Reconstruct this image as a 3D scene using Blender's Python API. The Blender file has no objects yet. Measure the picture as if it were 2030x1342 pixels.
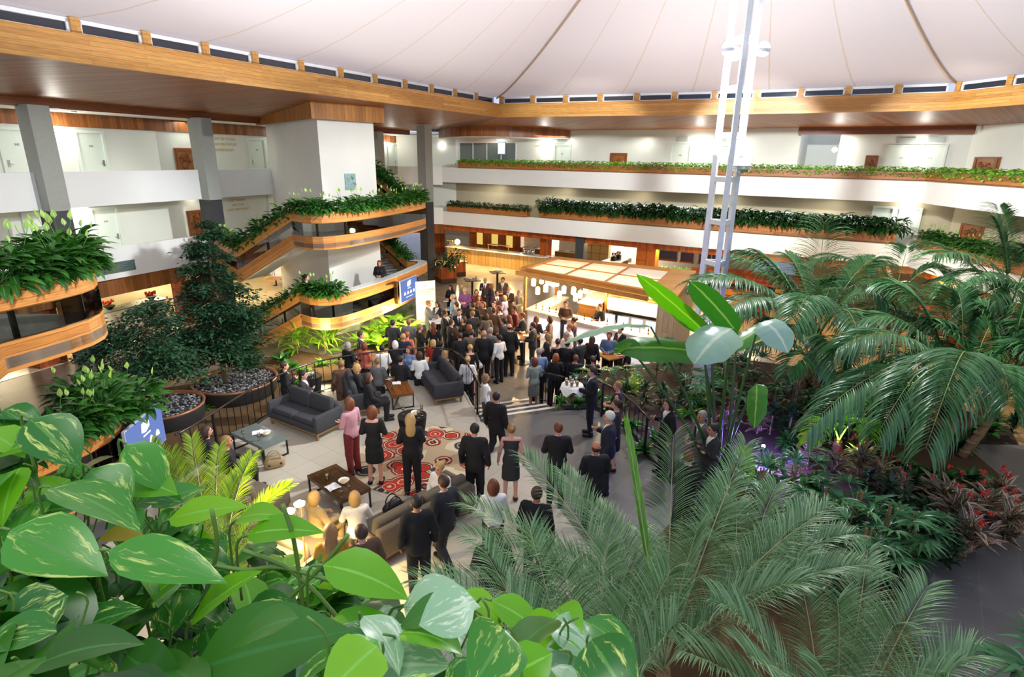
import bpy, math, random
import numpy as np
from mathutils import Vector, Matrix
RN = random.Random(11)
PI = math.pi
COL = bpy.context.scene.collection
# ------------------------------------------------------------ camera
F, CX, CY, HOR = 1130., 1015., 671., 311.
ROLL, CZ = math.radians(0.9), 7.15
PIT = math.atan((CY - HOR) / F)
sP, cP, cR, sR = math.sin(PIT), math.cos(PIT), math.cos(ROLL), math.sin(ROLL)
def ray(px, py):
    u = (px - CX) / F; v = (py - CY) / F
    u, v = u * cR + v * sR, -u * sR + v * cR
    return (u, cP - v * sP, -sP - v * cP)
def at(px, py, z):
    d = ray(px, py); t = (z - CZ) / d[2]
    return Vector((d[0] * t, d[1] * t, z))
def onp(px, py, p0, p1):
    nx, ny = -(p1[1] - p0[1]), p1[0] - p0[0]
    d = ray(px, py); t = (nx * p0[0] + ny * p0[1]) / (nx * d[0] + ny * d[1])
    return Vector((d[0] * t, d[1] * t, CZ + d[2] * t))
def deep(px, py, Y):
    d = ray(px, py); t = Y / d[1]
    return Vector((d[0] * t, Y, CZ + d[2] * t))
cam = bpy.data.cameras.new('camera'); camo = bpy.data.objects.new('camera', cam); COL.objects.link(camo)
cam.sensor_width = 36; cam.lens = F / 2030 * 36; cam.clip_start = .05; cam.clip_end = 300
Xv = Vector((cR, sR * sP, sR * cP)); Uv = Vector((-sR, cR * sP, cR * cP)); Fv = Vector((0, cP, -sP))
camo.matrix_world = Matrix(((Xv.x, Uv.x, -Fv.x, 0), (Xv.y, Uv.y, -Fv.y, 0), (Xv.z, Uv.z, -Fv.z, CZ), (0, 0, 0, 1)))
bpy.context.scene.camera = camo
# ------------------------------------------------------------ mesh builder
class MB:
    def __init__(s): s.v = []; s.f = []; s.m = []; s.u = {}
    def add(s, vs, fs, mi=0, uv=None):
        b = len(s.v); s.v.extend(tuple(p) for p in vs)
        for k, f in enumerate(fs):
            if uv is not None: s.u[len(s.f)] = uv[k]
            s.f.append(tuple(b + i for i in f)); s.m.append(mi)
        return s
    def box(s, c, d, rz=0, mi=0, tilt=None):
        x, y, z = d[0] / 2, d[1] / 2, d[2] / 2
        P = [Vector((a, b, e)) for e in (-z, z) for a, b in ((-x, -y), (x, -y), (x, y), (-x, y))]
        M = Matrix.Rotation(rz, 3, 'Z')
        if tilt is not None: M = M @ tilt
        c = Vector(c)
        return s.add([c + M @ p for p in P], [(3, 2, 1, 0), (4, 5, 6, 7), (0, 1, 5, 4), (1, 2, 6, 5), (2, 3, 7, 6), (3, 0, 4, 7)], mi)
    def beam(s, a, b, w, h, mi=0):          # square bar from a to b, w across, h up
        a, b = Vector(a), Vector(b); d = (b - a).normalized()
        up = Vector((0, 0, 1)) if abs(d.z) < .95 else Vector((1, 0, 0))
        x = d.cross(up).normalized() * w / 2; y = x.cross(d).normalized() * h / 2
        return s.add([a - x - y, a + x - y, a + x + y, a - x + y, b - x - y, b + x - y, b + x + y, b - x + y],
                     [(0, 1, 2, 3), (7, 6, 5, 4), (0, 4, 5, 1), (1, 5, 6, 2), (2, 6, 7, 3), (3, 7, 4, 0)], mi)
    def prism(s, poly, z0, z1, mi=0, mtop=None):
        n = len(poly); V = [(p[0], p[1], z0) for p in poly] + [(p[0], p[1], z1) for p in poly]
        ar = sum(poly[i][0] * poly[(i + 1) % n][1] - poly[(i + 1) % n][0] * poly[i][1] for i in range(n))
        fs = [(i, (i + 1) % n, n + (i + 1) % n, n + i) for i in range(n)]
        bot, top = tuple(range(n - 1, -1, -1)), tuple(range(n, 2 * n))
        if ar < 0: fs = [f[::-1] for f in fs]; bot, top = bot[::-1], top[::-1]
        s.add(V, fs, mi); b = len(s.v) - 2 * n
        s.f.append(tuple(b + i for i in bot)); s.m.append(mi)
        s.f.append(tuple(b + i for i in top)); s.m.append(mi if mtop is None else mtop)
        return s
    def loft(s, rows, mi=0, close=False, uvs=None, flip=False):
        n = len(rows[0]); V = [p for r in rows for p in r]; fs = []; uv = []
        for i in range(len(rows) - 1):
            for j in range(n if close else n - 1):
                k = (j + 1) % n; f = (i * n + j, i * n + k, (i + 1) * n + k, (i + 1) * n + j)
                fs.append(f[::-1] if flip else f)
                if uvs: q = [uvs[i][j], uvs[i][k], uvs[i + 1][k], uvs[i + 1][j]]; uv.append(q[::-1] if flip else q)
        return s.add(V, fs, mi, uv if uvs else None)
    def band(s, path, z0, z1, th, mi=0, ztop=None, u0=0, close=False):   # upright board following a plan path; th to the left of travel; path pts may carry dz
        n = len(path); P = [Vector((p[0], p[1], 0)) for p in path]; dz = [p[2] if len(p) > 2 else 0 for p in path]
        N = []
        for i in range(n):
            a = P[(i - 1) % n] if (i or close) else P[i]; b = P[(i + 1) % n] if (i < n - 1 or close) else P[i]
            t = (b - a).normalized(); N.append(Vector((-t.y, t.x, 0)))
        L = [u0]
        for i in range(1, n): L.append(L[-1] + math.hypot((P[i] - P[i - 1]).length, dz[i] - dz[i - 1]))
        zz = Vector((0, 0, 1)); rows = []; uvs = []; h = z1 - z0
        for i in range(n):
            o, q = P[i], P[i] + N[i] * th; l = zz * (z0 + dz[i]); u = zz * (z1 + dz[i])
            rows.append([o + l, o + u, q + u, q + l, o + l])
            uvs.append([(L[i], 0), (L[i], h), (L[i], h + abs(th)), (L[i], 2 * h + abs(th)), (L[i], 2 * h + 2 * abs(th))])
        s.loft(rows, mi, uvs=uvs, flip=th > 0)
        if not close:
            b = len(s.v) - 5 * n
            for k, fl in ((0, th < 0), (n - 1, th > 0)):
                f = tuple(b + k * 5 + j for j in range(4)); s.f.append(f if fl else f[::-1]); s.m.append(mi)
        return s
    def tube(s, path, r, n=6, mi=0, cap=True, flat=1.):
        P = [Vector(p) for p in path]; m = len(P); r = r if isinstance(r, (list, tuple)) else [r] * m
        up = None; rows = []
        for i in range(m):
            t = (P[min(i + 1, m - 1)] - P[max(i - 1, 0)]).normalized()
            if up is None or abs(up.dot(t)) > .97: up = Vector((0, 0, 1)) if abs(t.z) < .9 else Vector((1, 0, 0))
            x = t.cross(up).normalized(); y = x.cross(t).normalized(); up = y
            rows.append([P[i] + (x * math.cos(2 * PI * k / n) + y * flat * math.sin(2 * PI * k / n)) * r[i] for k in range(n)])
        s.loft(rows, mi, close=True)
        if cap:
            b = len(s.v) - n * m
            s.f.append(tuple(b + k for k in range(n - 1, -1, -1))); s.m.append(mi)
            s.f.append(tuple(b + n * (m - 1) + k for k in range(n))); s.m.append(mi)
        return s
    def lathe(s, prof, c=(0, 0, 0), n=16, mi=0, cap=True):
        c = Vector(c); rows = [[c + Vector((r * math.cos(2 * PI * k / n), r * math.sin(2 * PI * k / n), z)) for k in range(n)] for r, z in prof]
        s.loft(rows, mi, close=True)
        if cap:
            b = len(s.v) - n * len(prof)
            s.f.append(tuple(b + k for k in range(n - 1, -1, -1))); s.m.append(mi)
            s.f.append(tuple(b + n * (len(prof) - 1) + k for k in range(n))); s.m.append(mi)
        return s
    def ball(s, c, r, n=10, k=6, mi=0, sc=(1, 1, 1)):
        c = Vector(c); rows = []
        for i in range(k + 1):
            a = -PI / 2 + PI * i / k; rr = max(math.cos(a), .02)
            rows.append([c + Vector((r * sc[0] * rr * math.cos(2 * PI * j / n), r * sc[1] * rr * math.sin(2 * PI * j / n), r * sc[2] * math.sin(a))) for j in range(n)])
        return s.loft(rows, mi, close=True)
    def mesh(s, name, mats, smooth=False):
        me = bpy.data.meshes.new(name); me.from_pydata(s.v, [], s.f)
        for m in (mats if isinstance(mats, (list, tuple)) else [mats]): me.materials.append(m)
        if len(set(s.m)) > 1 or (s.m and s.m[0]): me.polygons.foreach_set('material_index', s.m)
        if smooth: me.polygons.foreach_set('use_smooth', [True] * len(s.f))
        nl = len(me.loops); co = np.array(s.v, dtype=float).reshape(-1, 3)
        li = np.empty(nl, dtype=np.int32); me.loops.foreach_get('vertex_index', li)
        nf = len(me.polygons); ls = np.empty(nf, dtype=np.int32); me.polygons.foreach_get('loop_start', ls)
        lt = np.empty(nf, dtype=np.int32); me.polygons.foreach_get('loop_total', lt)
        no = np.empty(nf * 3, dtype=np.float32); me.polygons.foreach_get('normal', no); no = no.reshape(-1, 3)
        fi = np.repeat(np.arange(nf), lt); P = co[li]; N = no[fi]
        ln = np.hypot(N[:, 0], N[:, 1]); ln[ln < 1e-6] = 1
        up = np.abs(N[:, 2]) > .75
        U = np.where(up, P[:, 0], -P[:, 0] * N[:, 1] / ln + P[:, 1] * N[:, 0] / ln); V = np.where(up, P[:, 1], P[:, 2])
        uv = np.stack([U, V], 1)
        for k, q in s.u.items(): uv[ls[k]:ls[k] + len(q)] = q
        me.uv_layers.new(name='UVMap').data.foreach_set('uv', uv.astype(np.float32).ravel())
        return me
    def build(s, name, mats, parent=None, smooth=False, loc=None):
        o = bpy.data.objects.new(name, s.mesh(name, mats, smooth)); COL.objects.link(o)
        if parent is not None: o.parent = parent
        if loc is not None: o.location = loc
        return o
def tag(o, label, cat=None, group=None, kind=None):
    if label: o['label'] = label
    if cat: o['category'] = cat
    if group: o['group'] = group
    if kind: o['kind'] = kind
    return o
def empty(name, loc=(0, 0, 0), rz=0, label=None, cat=None, group=None, kind=None):
    o = bpy.data.objects.new(name, None); COL.objects.link(o); o.location = loc; o.rotation_euler = (0, 0, rz); o.empty_display_size = .1
    return tag(o, label, cat, group, kind)
def kids(o): return [c for c in bpy.data.objects if c.parent is o]
KID = {}
def dup(o, loc, rz=0, label=None, group=None, sc=1., rot=None):
    def cp(q, par):
        c = q.copy(); COL.objects.link(c)
        if par is not None: c.parent = par
        if q.name not in KID: KID[q.name] = list(q.children)
        for k in KID[q.name]: cp(k, c)
        return c
    c = cp(o, None); c.location = loc; c.rotation_euler = rot if rot else (0, 0, rz); c.scale = (sc, sc, sc) if not isinstance(sc, tuple) else sc
    if label: c['label'] = label
    if group: c['group'] = group
    return c
# ------------------------------------------------------------ materials
MATS = {}
def srgb(h):
    h = h.lstrip('#'); c = [int(h[i:i + 2], 16) / 255 for i in (0, 2, 4)]
    return tuple(x / 12.92 if x <= .04045 else ((x + .055) / 1.055) ** 2.4 for x in c) + (1,)
class NT:
    def __init__(s, name):
        s.m = bpy.data.materials.new(name); s.m.use_nodes = True; s.t = s.m.node_tree; s.t.nodes.clear()
        s.out = s.n('ShaderNodeOutputMaterial')
    def n(s, t, **k):
        q = s.t.nodes.new(t)
        for a, b in k.items():
            if a[0] == '_': setattr(q, a[1:], b)
            else: q.inputs[a.replace('__', ' ')].default_value = b
        return q
    def l(s, a, b): s.t.links.new(a, b)
def _mix(t, fac, a, b):
    q = t.n('ShaderNodeMix', _data_type='RGBA')
    for i, v in ((0, fac), (6, a), (7, b)):
        if isinstance(v, (float, int, tuple)): q.inputs[i].default_value = v
        else: t.l(v, q.inputs[i])
    return q.outputs[2]
def M(name, col, rough=.5, metal=0., spec=.5, var=.12, scale=6., bump=0.):
    if name in MATS: return MATS[name]
    t = NT(name); c = srgb(col) if isinstance(col, str) else col
    p = t.n('ShaderNodeBsdfPrincipled', Roughness=rough, Metallic=metal); p.inputs['Specular IOR Level'].default_value = spec
    tc = t.n('ShaderNodeTexCoord'); nz = t.n('ShaderNodeTexNoise', Scale=scale, Detail=3.); t.l(tc.outputs['Object'], nz.inputs['Vector'])
    d = tuple(x * (1 - var) for x in c[:3]) + (1,); e = tuple(min(1, x * (1 + var)) for x in c[:3]) + (1,)
    t.l(_mix(t, nz.outputs['Fac'], d, e), p.inputs['Base Color'])
    if bump:
        b = t.n('ShaderNodeBump', Strength=bump, Distance=.02); n2 = t.n('ShaderNodeTexNoise', Scale=scale * 12, Detail=2.)
        t.l(tc.outputs['Object'], n2.inputs['Vector']); t.l(n2.outputs['Fac'], b.inputs['Height']); t.l(b.outputs['Normal'], p.inputs['Normal'])
    t.l(p.outputs[0], t.out.inputs[0]); MATS[name] = t.m; return t.m
def planks(name, c1, c2, row=.11, length=2.4, vert=False, rough=.45, gap=.035, cm=None):
    if name in MATS: return MATS[name]
    t = NT(name); uv = t.n('ShaderNodeTexCoord'); mp = t.n('ShaderNodeMapping')
    if vert: mp.inputs['Rotation'].default_value = (0, 0, PI / 2)
    t.l(uv.outputs['UV'], mp.inputs['Vector'])
    br = t.n('ShaderNodeTexBrick', Scale=1., Mortar__Size=row * gap, Mortar__Smooth=.2, Bias=0., Brick__Width=length, Row__Height=row)
    br.offset = .37; br.inputs['Color1'].default_value = srgb(c1); br.inputs['Color2'].default_value = srgb(c2)
    br.inputs['Mortar'].default_value = srgb(cm) if cm else tuple(x * .35 for x in srgb(c1)[:3]) + (1,)
    t.l(mp.outputs[0], br.inputs['Vector'])
    st = t.n('ShaderNodeMapping'); st.inputs['Scale'].default_value = (1.2, 22, 1); t.l(mp.outputs[0], st.inputs['Vector'])
    nz = t.n('ShaderNodeTexNoise', Scale=2.2, Detail=4.); t.l(st.outputs[0], nz.inputs['Vector'])
    rp = t.n('ShaderNodeMapRange'); rp.inputs[1].default_value = .3; rp.inputs[2].default_value = .7; rp.inputs[3].default_value = .72; rp.inputs[4].default_value = 1.18
    t.l(nz.outputs['Fac'], rp.inputs[0])
    mu = t.n('ShaderNodeVectorMath', _operation='SCALE'); t.l(br.outputs['Color'], mu.inputs[0]); t.l(rp.outputs[0], mu.inputs['Scale'])
    p = t.n('ShaderNodeBsdfPrincipled', Roughness=rough); t.l(mu.outputs[0], p.inputs['Base Color'])
    t.l(p.outputs[0], t.out.inputs[0]); MATS[name] = t.m; return t.m
def tiles(name, c1, c2, w=.6, h=.6, mortar='#777777', rough=.35, rot=0., ms=.008, off=0.):
    if name in MATS: return MATS[name]
    t = NT(name); uv = t.n('ShaderNodeTexCoord'); mp = t.n('ShaderNodeMapping'); mp.inputs['Rotation'].default_value = (0, 0, rot)
    t.l(uv.outputs['Object'], mp.inputs['Vector'])
    br = t.n('ShaderNodeTexBrick', Scale=1., Mortar__Size=ms, Bias=0., Brick__Width=w, Row__Height=h); br.offset = off
    br.inputs['Color1'].default_value = srgb(c1); br.inputs['Color2'].default_value = srgb(c2); br.inputs['Mortar'].default_value = srgb(mortar)
    t.l(mp.outputs[0], br.inputs['Vector'])
    p = t.n('ShaderNodeBsdfPrincipled', Roughness=rough); t.l(br.outputs['Color'], p.inputs['Base Color'])
    t.l(p.outputs[0], t.out.inputs[0]); MATS[name] = t.m; return t.m
def leafm(name, c1, c2, rough=.4, trans=.25, rib=None, var=None, spec=.5):
    """leaf: colour per leaf between c1 and c2; rib = midrib colour; var = variegation colour (margin streaks)"""
    if name in MATS: return MATS[name]
    t = NT(name); g = t.n('ShaderNodeNewGeometry'); c = _mix(t, g.outputs['Random Per Island'], srgb(c1), srgb(c2))
    uv = t.n('ShaderNodeTexCoord')
    if var:
        mp = t.n('ShaderNodeMapping'); mp.inputs['Scale'].default_value = (2.6, 1.3, 1); t.l(uv.outputs['UV'], mp.inputs['Vector'])
        ad = t.n('ShaderNodeVectorMath', _operation='ADD'); t.l(mp.outputs[0], ad.inputs[0])
        sc = t.n('ShaderNodeVectorMath', _operation='SCALE'); t.l(g.outputs['Random Per Island'], sc.inputs['Scale']); sc.inputs[0].default_value = (37, 91, 13); t.l(sc.outputs[0], ad.inputs[1])
        nz = t.n('ShaderNodeTexNoise', Scale=1.6, Detail=4., Roughness=.65); t.l(ad.outputs[0], nz.inputs['Vector'])
        mr = t.n('ShaderNodeMapRange'); mr.inputs[1].default_value = var[1]; mr.inputs[2].default_value = var[1] + (var[2] if len(var) > 2 else .1); t.l(nz.outputs['Fac'], mr.inputs[0])
        c = _mix(t, mr.outputs[0], c, srgb(var[0]))
    if rib:
        sx = t.n('ShaderNodeSeparateXYZ'); t.l(uv.outputs['UV'], sx.inputs[0])
        ab = t.n('ShaderNodeMath', _operation='ABSOLUTE'); t.l(sx.outputs[0], ab.inputs[0])
        mr = t.n('ShaderNodeMapRange'); mr.inputs[1].default_value = rib[1]; mr.inputs[2].default_value = rib[1] + .05; mr.inputs[3].default_value = 1; mr.inputs[4].default_value = 0
        t.l(ab.outputs[0], mr.inputs[0]); c = _mix(t, mr.outputs[0], c, srgb(rib[0]))
    p = t.n('ShaderNodeBsdfPrincipled', Roughness=rough); p.inputs['Specular IOR Level'].default_value = spec; t.l(c, p.inputs['Base Color'])
    tr = t.n('ShaderNodeBsdfTranslucent'); hs = t.n('ShaderNodeHueSaturation', Saturation=1.15, Value=1.5); t.l(c, hs.inputs['Color']); t.l(hs.outputs[0], tr.inputs['Color'])
    ms = t.n('ShaderNodeMixShader'); ms.inputs[0].default_value = trans; t.l(p.outputs[0], ms.inputs[1]); t.l(tr.outputs[0], ms.inputs[2])
    t.l(ms.outputs[0], t.out.inputs[0]); MATS[name] = t.m; return t.m
def glow(name, col, st):
    if name in MATS: return MATS[name]
    t = NT(name); e = t.n('ShaderNodeEmission', Strength=st); e.inputs[0].default_value = srgb(col); t.l(e.outputs[0], t.out.inputs[0]); MATS[name] = t.m; return t.m
def glassm(name, col='#ffffff', alpha=.2, rough=.03):
    if name in MATS: return MATS[name]
    t = NT(name); a = t.n('ShaderNodeBsdfTransparent'); a.inputs[0].default_value = srgb(col); b = t.n('ShaderNodeBsdfGlossy', Roughness=rough)
    f = t.n('ShaderNodeFresnel', IOR=1.45); mx = t.n('ShaderNodeMath', _operation='ADD'); mx.inputs[1].default_value = alpha; t.l(f.outputs[0], mx.inputs[0])
    ms = t.n('ShaderNodeMixShader'); t.l(mx.outputs[0], ms.inputs[0]); t.l(a.outputs[0], ms.inputs[1]); t.l(b.outputs[0], ms.inputs[2]); t.l(ms.outputs[0], t.out.inputs[0]); MATS[name] = t.m; return t.m
WHITE = M('white_render', '#eeeeea', .8, var=.03, scale=2, bump=.08)
WALL = M('painted_block', '#dedfd4', .75, var=.03, scale=2, bump=.1)
TIMBER = planks('oiled_timber', '#c98a48', '#a9692f', .115, 2.6)
TIMBERV = planks('timber_upright_boards', '#a9662f', '#6e3d18', .14, 4., vert=True)
SOFFIT = planks('soffit_boards', '#b56c31', '#8a4c1f', .12, 5., rough=.42)
ORANGE = planks('red_timber_panels', '#bf5f22', '#8f3d14', .14, 4., vert=True, rough=.35)
CONC = M('board_concrete', '#a6a8a0', .8, var=.1, scale=9, bump=.25)
DARKC = M('dark_granite', '#3a3c3f', .5, var=.25, scale=22)
BLACK = M('black_steel', '#1c1b1b', .4, metal=.3)
WHITEM = M('white_steel', '#eef1f2', .35)
DOORM = M('door_paint', '#d4dccf', .5, var=.02)
BRASS = M('brass', '#c8a54a', .3, metal=.9)
CHROME = M('chrome', '#c9c9c9', .15, metal=1.)
def light(kind, loc, power, col=(1, 1, 1), size=.1, rot=None, spot=None, blend=.5, to=None, sy=None, name=None):
    L = bpy.data.lights.new(name or kind.lower() + '_light', kind); o = bpy.data.objects.new(L.name, L); COL.objects.link(o)
    o.location = loc; L.energy = power; L.color = col
    if kind == 'AREA':
        L.size = size
        if sy: L.shape = 'RECTANGLE'; L.size_y = sy
    elif kind != 'SUN': L.shadow_soft_size = size
    if kind == 'SPOT' and spot: L.spot_size = spot; L.spot_blend = blend
    if to is not None: o.rotation_euler = (Vector(to) - Vector(loc)).to_track_quat('-Z', 'Y').to_euler()
    return o
FONT = None
def text(s, parent, loc, size, mat, mw=None, name='lettering', align='CENTER', ext=.002):
    cu = bpy.data.curves.new(name, 'FONT'); cu.body = s; cu.size = size; cu.align_x = align; cu.align_y = 'CENTER'; cu.extrude = ext
    o = bpy.data.objects.new(name, cu); COL.objects.link(o)
    dg = bpy.context.evaluated_depsgraph_get(); me = bpy.data.meshes.new_from_object(o.evaluated_get(dg)); bpy.data.objects.remove(o); bpy.data.curves.remove(cu)
    me.materials.clear(); me.materials.append(mat)
    q = bpy.data.objects.new(name, me); COL.objects.link(q); q.parent = parent
    q.matrix_local = Matrix.Translation(loc) @ (mw.to_4x4() if mw is not None else Matrix.Identity(4))
    return q
# ============================================================ building shell
V2 = lambda x, y: Vector((x, y))
a0, a1 = V2(-14.8, 20.), V2(-11.1, 29.3); ad = (a1 - a0).normalized(); an = V2(-ad.y, ad.x)
b0, b1 = V2(-4.4, 39.4), V2(10.5, 30.4); bd = (b1 - b0).normalized(); bn = V2(-bd.y, bd.x)
c0, c1 = V2(18., 25.86), V2(17.2, 18.5); cd = (c1 - c0).normalized(); cn = V2(-cd.y, cd.x)
Ap = lambda t, o=0.: a0 + ad * t + an * o
Bp = lambda t, o=0.: b0 + bd * t + bn * o
Cp = lambda t, o=0.: c0 + cd * t + cn * o
tB = (c0 - b0).dot(bd)
def offs(poly, d):
    n = len(poly); out = []
    for i in range(n):
        a = poly[max(i - 1, 0)]; b = poly[i]; c = poly[min(i + 1, n - 1)]
        t1 = (b - a).normalized() if i else (c - b).normalized(); t2 = (c - b).normalized() if i < n - 1 else t1
        n1 = V2(-t1.y, t1.x); n2 = V2(-t2.y, t2.x); m = (n1 + n2).normalized()
        out.append(b + m * (d / max(m.dot(n1), .3)))
    return out
RING = [Ap(-21), Ap(21.35), V2(-4.85, 39.67), Bp(.5), c0, Cp(24)]
RA, RB = RING[:3], RING[2:]
st = lambda o, lab, cat='building part': tag(o, lab, cat, kind='structure')
# ---- ground
FLOORM = tiles('grey_stone_tiles', '#8d8273', '#7f7567', .6, .6, '#6d6459', .25, .55, .006)
mb = MB(); mb.prism([(-60, -14), (60, -14), (60, 75), (-60, 75)], -.2, 0)
st(mb.build('floor', FLOORM), 'brown grey stone tiled floor of the whole ground level', 'floor')
# ---- balcony slabs, parapets, inner walls
def ringslab(path, w, z0, z1, name, mat, lab):
    q = offs(path, w); m = MB()
    for i in range(len(path) - 1): m.prism([path[i], path[i + 1], q[i + 1], q[i]], z0, z1)
    return st(m.build(name, mat), lab, 'floor')
SLABM = M('slab_plaster', '#d9d5c8', .8, var=.04)
IN = offs(RING, 2.25)
ringslab(offs(RING, .05), 14, 2.67, 2.84, 'floor_first_gallery', SLABM, 'white slab of the first gallery around the atrium')
ringslab(offs(RING, .05), 6.5, 5.5, 5.66, 'floor_upper_gallery', SLABM, 'white slab of the top gallery around the atrium')
m = MB(); m.band(RA, 5.28, 6.45, .16); st(m.build('wall_top_parapet_left', WHITE), 'white solid parapet of the top gallery on the long side with room doors', 'parapet')
m = MB(); m.band(RB, 5.47, 6.42, .16); st(m.build('wall_top_parapet_rear', WHITE), 'white parapet band below the long ivy planter of the top gallery', 'parapet')
m = MB(); m.band(RA, 2.67, 3.8, .16); st(m.build('wall_first_parapet_left', WHITE), 'white solid first floor parapet above the dark boarded valance', 'parapet')
m = MB(); m.band(RB, 2.65, 3.58, .16); st(m.build('wall_first_parapet_rear', WHITE), 'white first floor parapet above the red timber counter wall', 'parapet')
m = MB(); m.band(offs(RA, .3), 2.0, 2.67, .06); st(m.build('trim_valance_left', TIMBERV), 'dark upright timber valance above the lobby', 'valance')
m = MB(); m.band(offs(RING[1:], .5), 2.25, 2.67, .06); st(m.build('trim_valance_rear', ORANGE), 'red brown timber valance under the rear first floor parapet', 'valance')
m = MB(); m.band(IN[:3], 2.84, 8.7, .2); st(m.build('wall_left', WALL), 'pale painted wall of the galleries with numbered room doors', 'wall')
tr0 = (onp(1583, 300, IN[3], IN[4]).xy - IN[3]).dot(bd); tr1 = (onp(1662, 300, IN[3], IN[4]).xy - IN[3]).dot(bd)
I3 = IN[3]
m = MB(); m.band([IN[2], I3, I3 + bd * tr0, I3 + bd * tr0 + bn * 4], 5.66, 8.8, .2)
m.band([I3 + bd * tr0 + bn * 4, I3 + bd * tr1 + bn * 4, I3 + bd * tr1 + V2(0, .01)], 5.66, 8.8, .2)
m.band([I3 + bd * tr1, IN[4], IN[5]], 5.66, 8.8, .2)
st(m.build('wall_rear_upper', WALL), 'white painted block wall along the rear top gallery', 'wall')
LOWLIT = M('low_light_wall', '#b9ad92', .8, var=.04, scale=2, bump=.1)  # low light of this gallery put into a darker beige
m = MB(); m.band([IN[2], I3, IN[4], IN[5]], 2.84, 5.5, .2); st(m.build('wall_rear_lower', LOWLIT), 'rear first floor gallery wall, low light put into its beige', 'wall')
m = MB(); m.band([Bp(21, 8.), Bp(33, 8.), Cp(9, 8), Cp(26, 8)], 0, 2.68, .2)
st(m.build('wall_right_lower', M('restaurant_wall', '#d9c7a4', .7, var=.05)), 'tan back wall of the restaurant', 'wall')
# ---- roof edge
FP = [V2(-15.2, 3.2), V2(-10.4, 12.7), V2(-7.5, 18.35), V2(-.8, 30.1), V2(9.95, 25.6), V2(15.75, 22.4), V2(16.9, 17.), V2(17.6, 2.)]
m = MB(); m.band(FP, 9.0, 9.62, .12); st(m.build('trim_roof_fascia', planks('fascia_boards', '#d6a055', '#b9803c', .1, 3.4)), 'broad honey timber fascia running round the roof opening', 'fascia')
m = MB()
sof = [(FP[0], Ap(-17)), (FP[1], Ap(-8)), (FP[2], Ap(0)), (V2(-3.3, 25.7), Ap(11.5)), (FP[3], RING[1] + an * .2)]
sofr = [(FP[3], IN[2]), (FP[4], I3 + bd * 12), (FP[5], IN[4]), (FP[6], IN[4] + cd * 7), (FP[7], IN[5])]
def soff(ps, zo):
    L = 0; R1 = []; R2 = []; U1 = []; U2 = []
    for i, (f, s) in enumerate(ps):
        if i: L += (f - ps[i - 1][0]).length
        R1.append((f.x, f.y, 9.01)); R2.append((s.x, s.y, zo)); w = (s - f).length; U1.append((0, L)); U2.append((w, L))
    m.loft([R1, R2], uvs=[U1, U2], flip=True)
soff(sof, 8.68); soff([sof[-1], (FP[3], V2(-4.85, 39.67) + V2(-1, 2)), sofr[0]], 8.7); soff(sofr, 8.75)
st(m.build('ceiling_soffit', SOFFIT), 'dark boarded timber soffit between the roof fascia and the gallery walls', 'soffit')
m = MB(); m.band([Ap(-17), Ap(21.3)], 8.42, 8.7, .1)
st(m.build('trim_soffit_left', planks('soffit_edge', '#8a4f2c', '#74401f', .09, 4.)), 'brown timber edge board at the back of the soffit', 'trim')
m = MB(); a = offs(RING[:3], .1); b = offs(RING[:3], 2.3)
for i in range(2): m.prism([a[i], a[i + 1], b[i + 1], b[i]], 8.44, 8.5)
st(m.build('ceiling_corridor_left', WHITE), 'white corridor ceiling of the top gallery', 'ceiling')
m = MB(); m.band([IN[0] - an * .06, IN[1] - an * .06], 7.96, 8.44, .05)
st(m.build('trim_left_boards', TIMBERV), 'dark upright boards above the room doors of the top gallery', 'trim')
t0 = tr0 - .1; m = MB(); m.band([I3 + bd * t0 - bn * .5, IN[4] - bn * .5], 8.42, 8.78, .1)
st(m.build('trim_soffit_rear', planks('soffit_edge', '', '')), 'brown timber beam crossing the recessed corridor of the top gallery', 'trim')
m = MB(); arc = [V2(-5.2, 41.2) + V2(8.6 * k / 14, -3.9 * k / 14) + V2(-.5, -.9) * 3.2 * math.sin(PI * k / 14) ** .8 for k in range(15)]
m.band(arc, 8.28, 8.95, .1)
st(m.build('trim_curved_drum', planks('drum_boards', '#a8652f', '#7f4619', .16, 4., vert=True)), 'curved drum of upright boards below the soffit at the far corner', 'trim')
m = MB(); m.prism(arc, 8.26, 8.3); st(m.build('ceiling_corner', WHITE), 'white ceiling with downlights inside the curved drum', 'ceiling')
# ---- clerestory: posts, window frames, glass
NIGHT = M('night_glass', '#1c2432', .08, spec=.8)
k = 0; segs = [(FP[i], FP[i + 1]) for i in range(len(FP) - 1)]
for (p, q) in segs:
    L = (q - p).length; n = max(1, round(L / 1.62)); d = (q - p) / n; u = d.normalized(); nn = V2(-u.y, u.x); rz = math.atan2(u.y, u.x)
    for i in range(n):
        k += 1; c = p + d * (i + .5) + nn * .3; w = d.length - .2
        wo = empty(f'window_{k}', (c.x, c.y, 9.6), rz); tag(wo, 'narrow white framed clerestory window above the timber fascia', 'window', 'clerestory windows under the tent roof', 'structure')
        f = MB()
        for z, hh in ((.05, .04), (.3, .09)): f.box((0, 0, z), (w, .08, hh))
        for s in (-1, 1): f.box((s * (w / 2 - .03), 0, .18), (.06, .08, .3))
        f.build('frame', WHITEM, wo); g = MB(); g.box((0, .02, .17), (w - .1, .02, .25)); g.build('pane', NIGHT, wo)
        po = MB(); po.box((0, 0, 0), (.2, .18, .36)); pc = p + d * i + nn * .28
        po = po.build('trim_post', planks('fascia_boards', '', '')); po.location = (pc.x, pc.y, 9.79); po.rotation_euler = (0, 0, rz)
        tag(po, 'short timber post between clerestory windows', 'post', 'posts between clerestory windows', 'structure')
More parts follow.
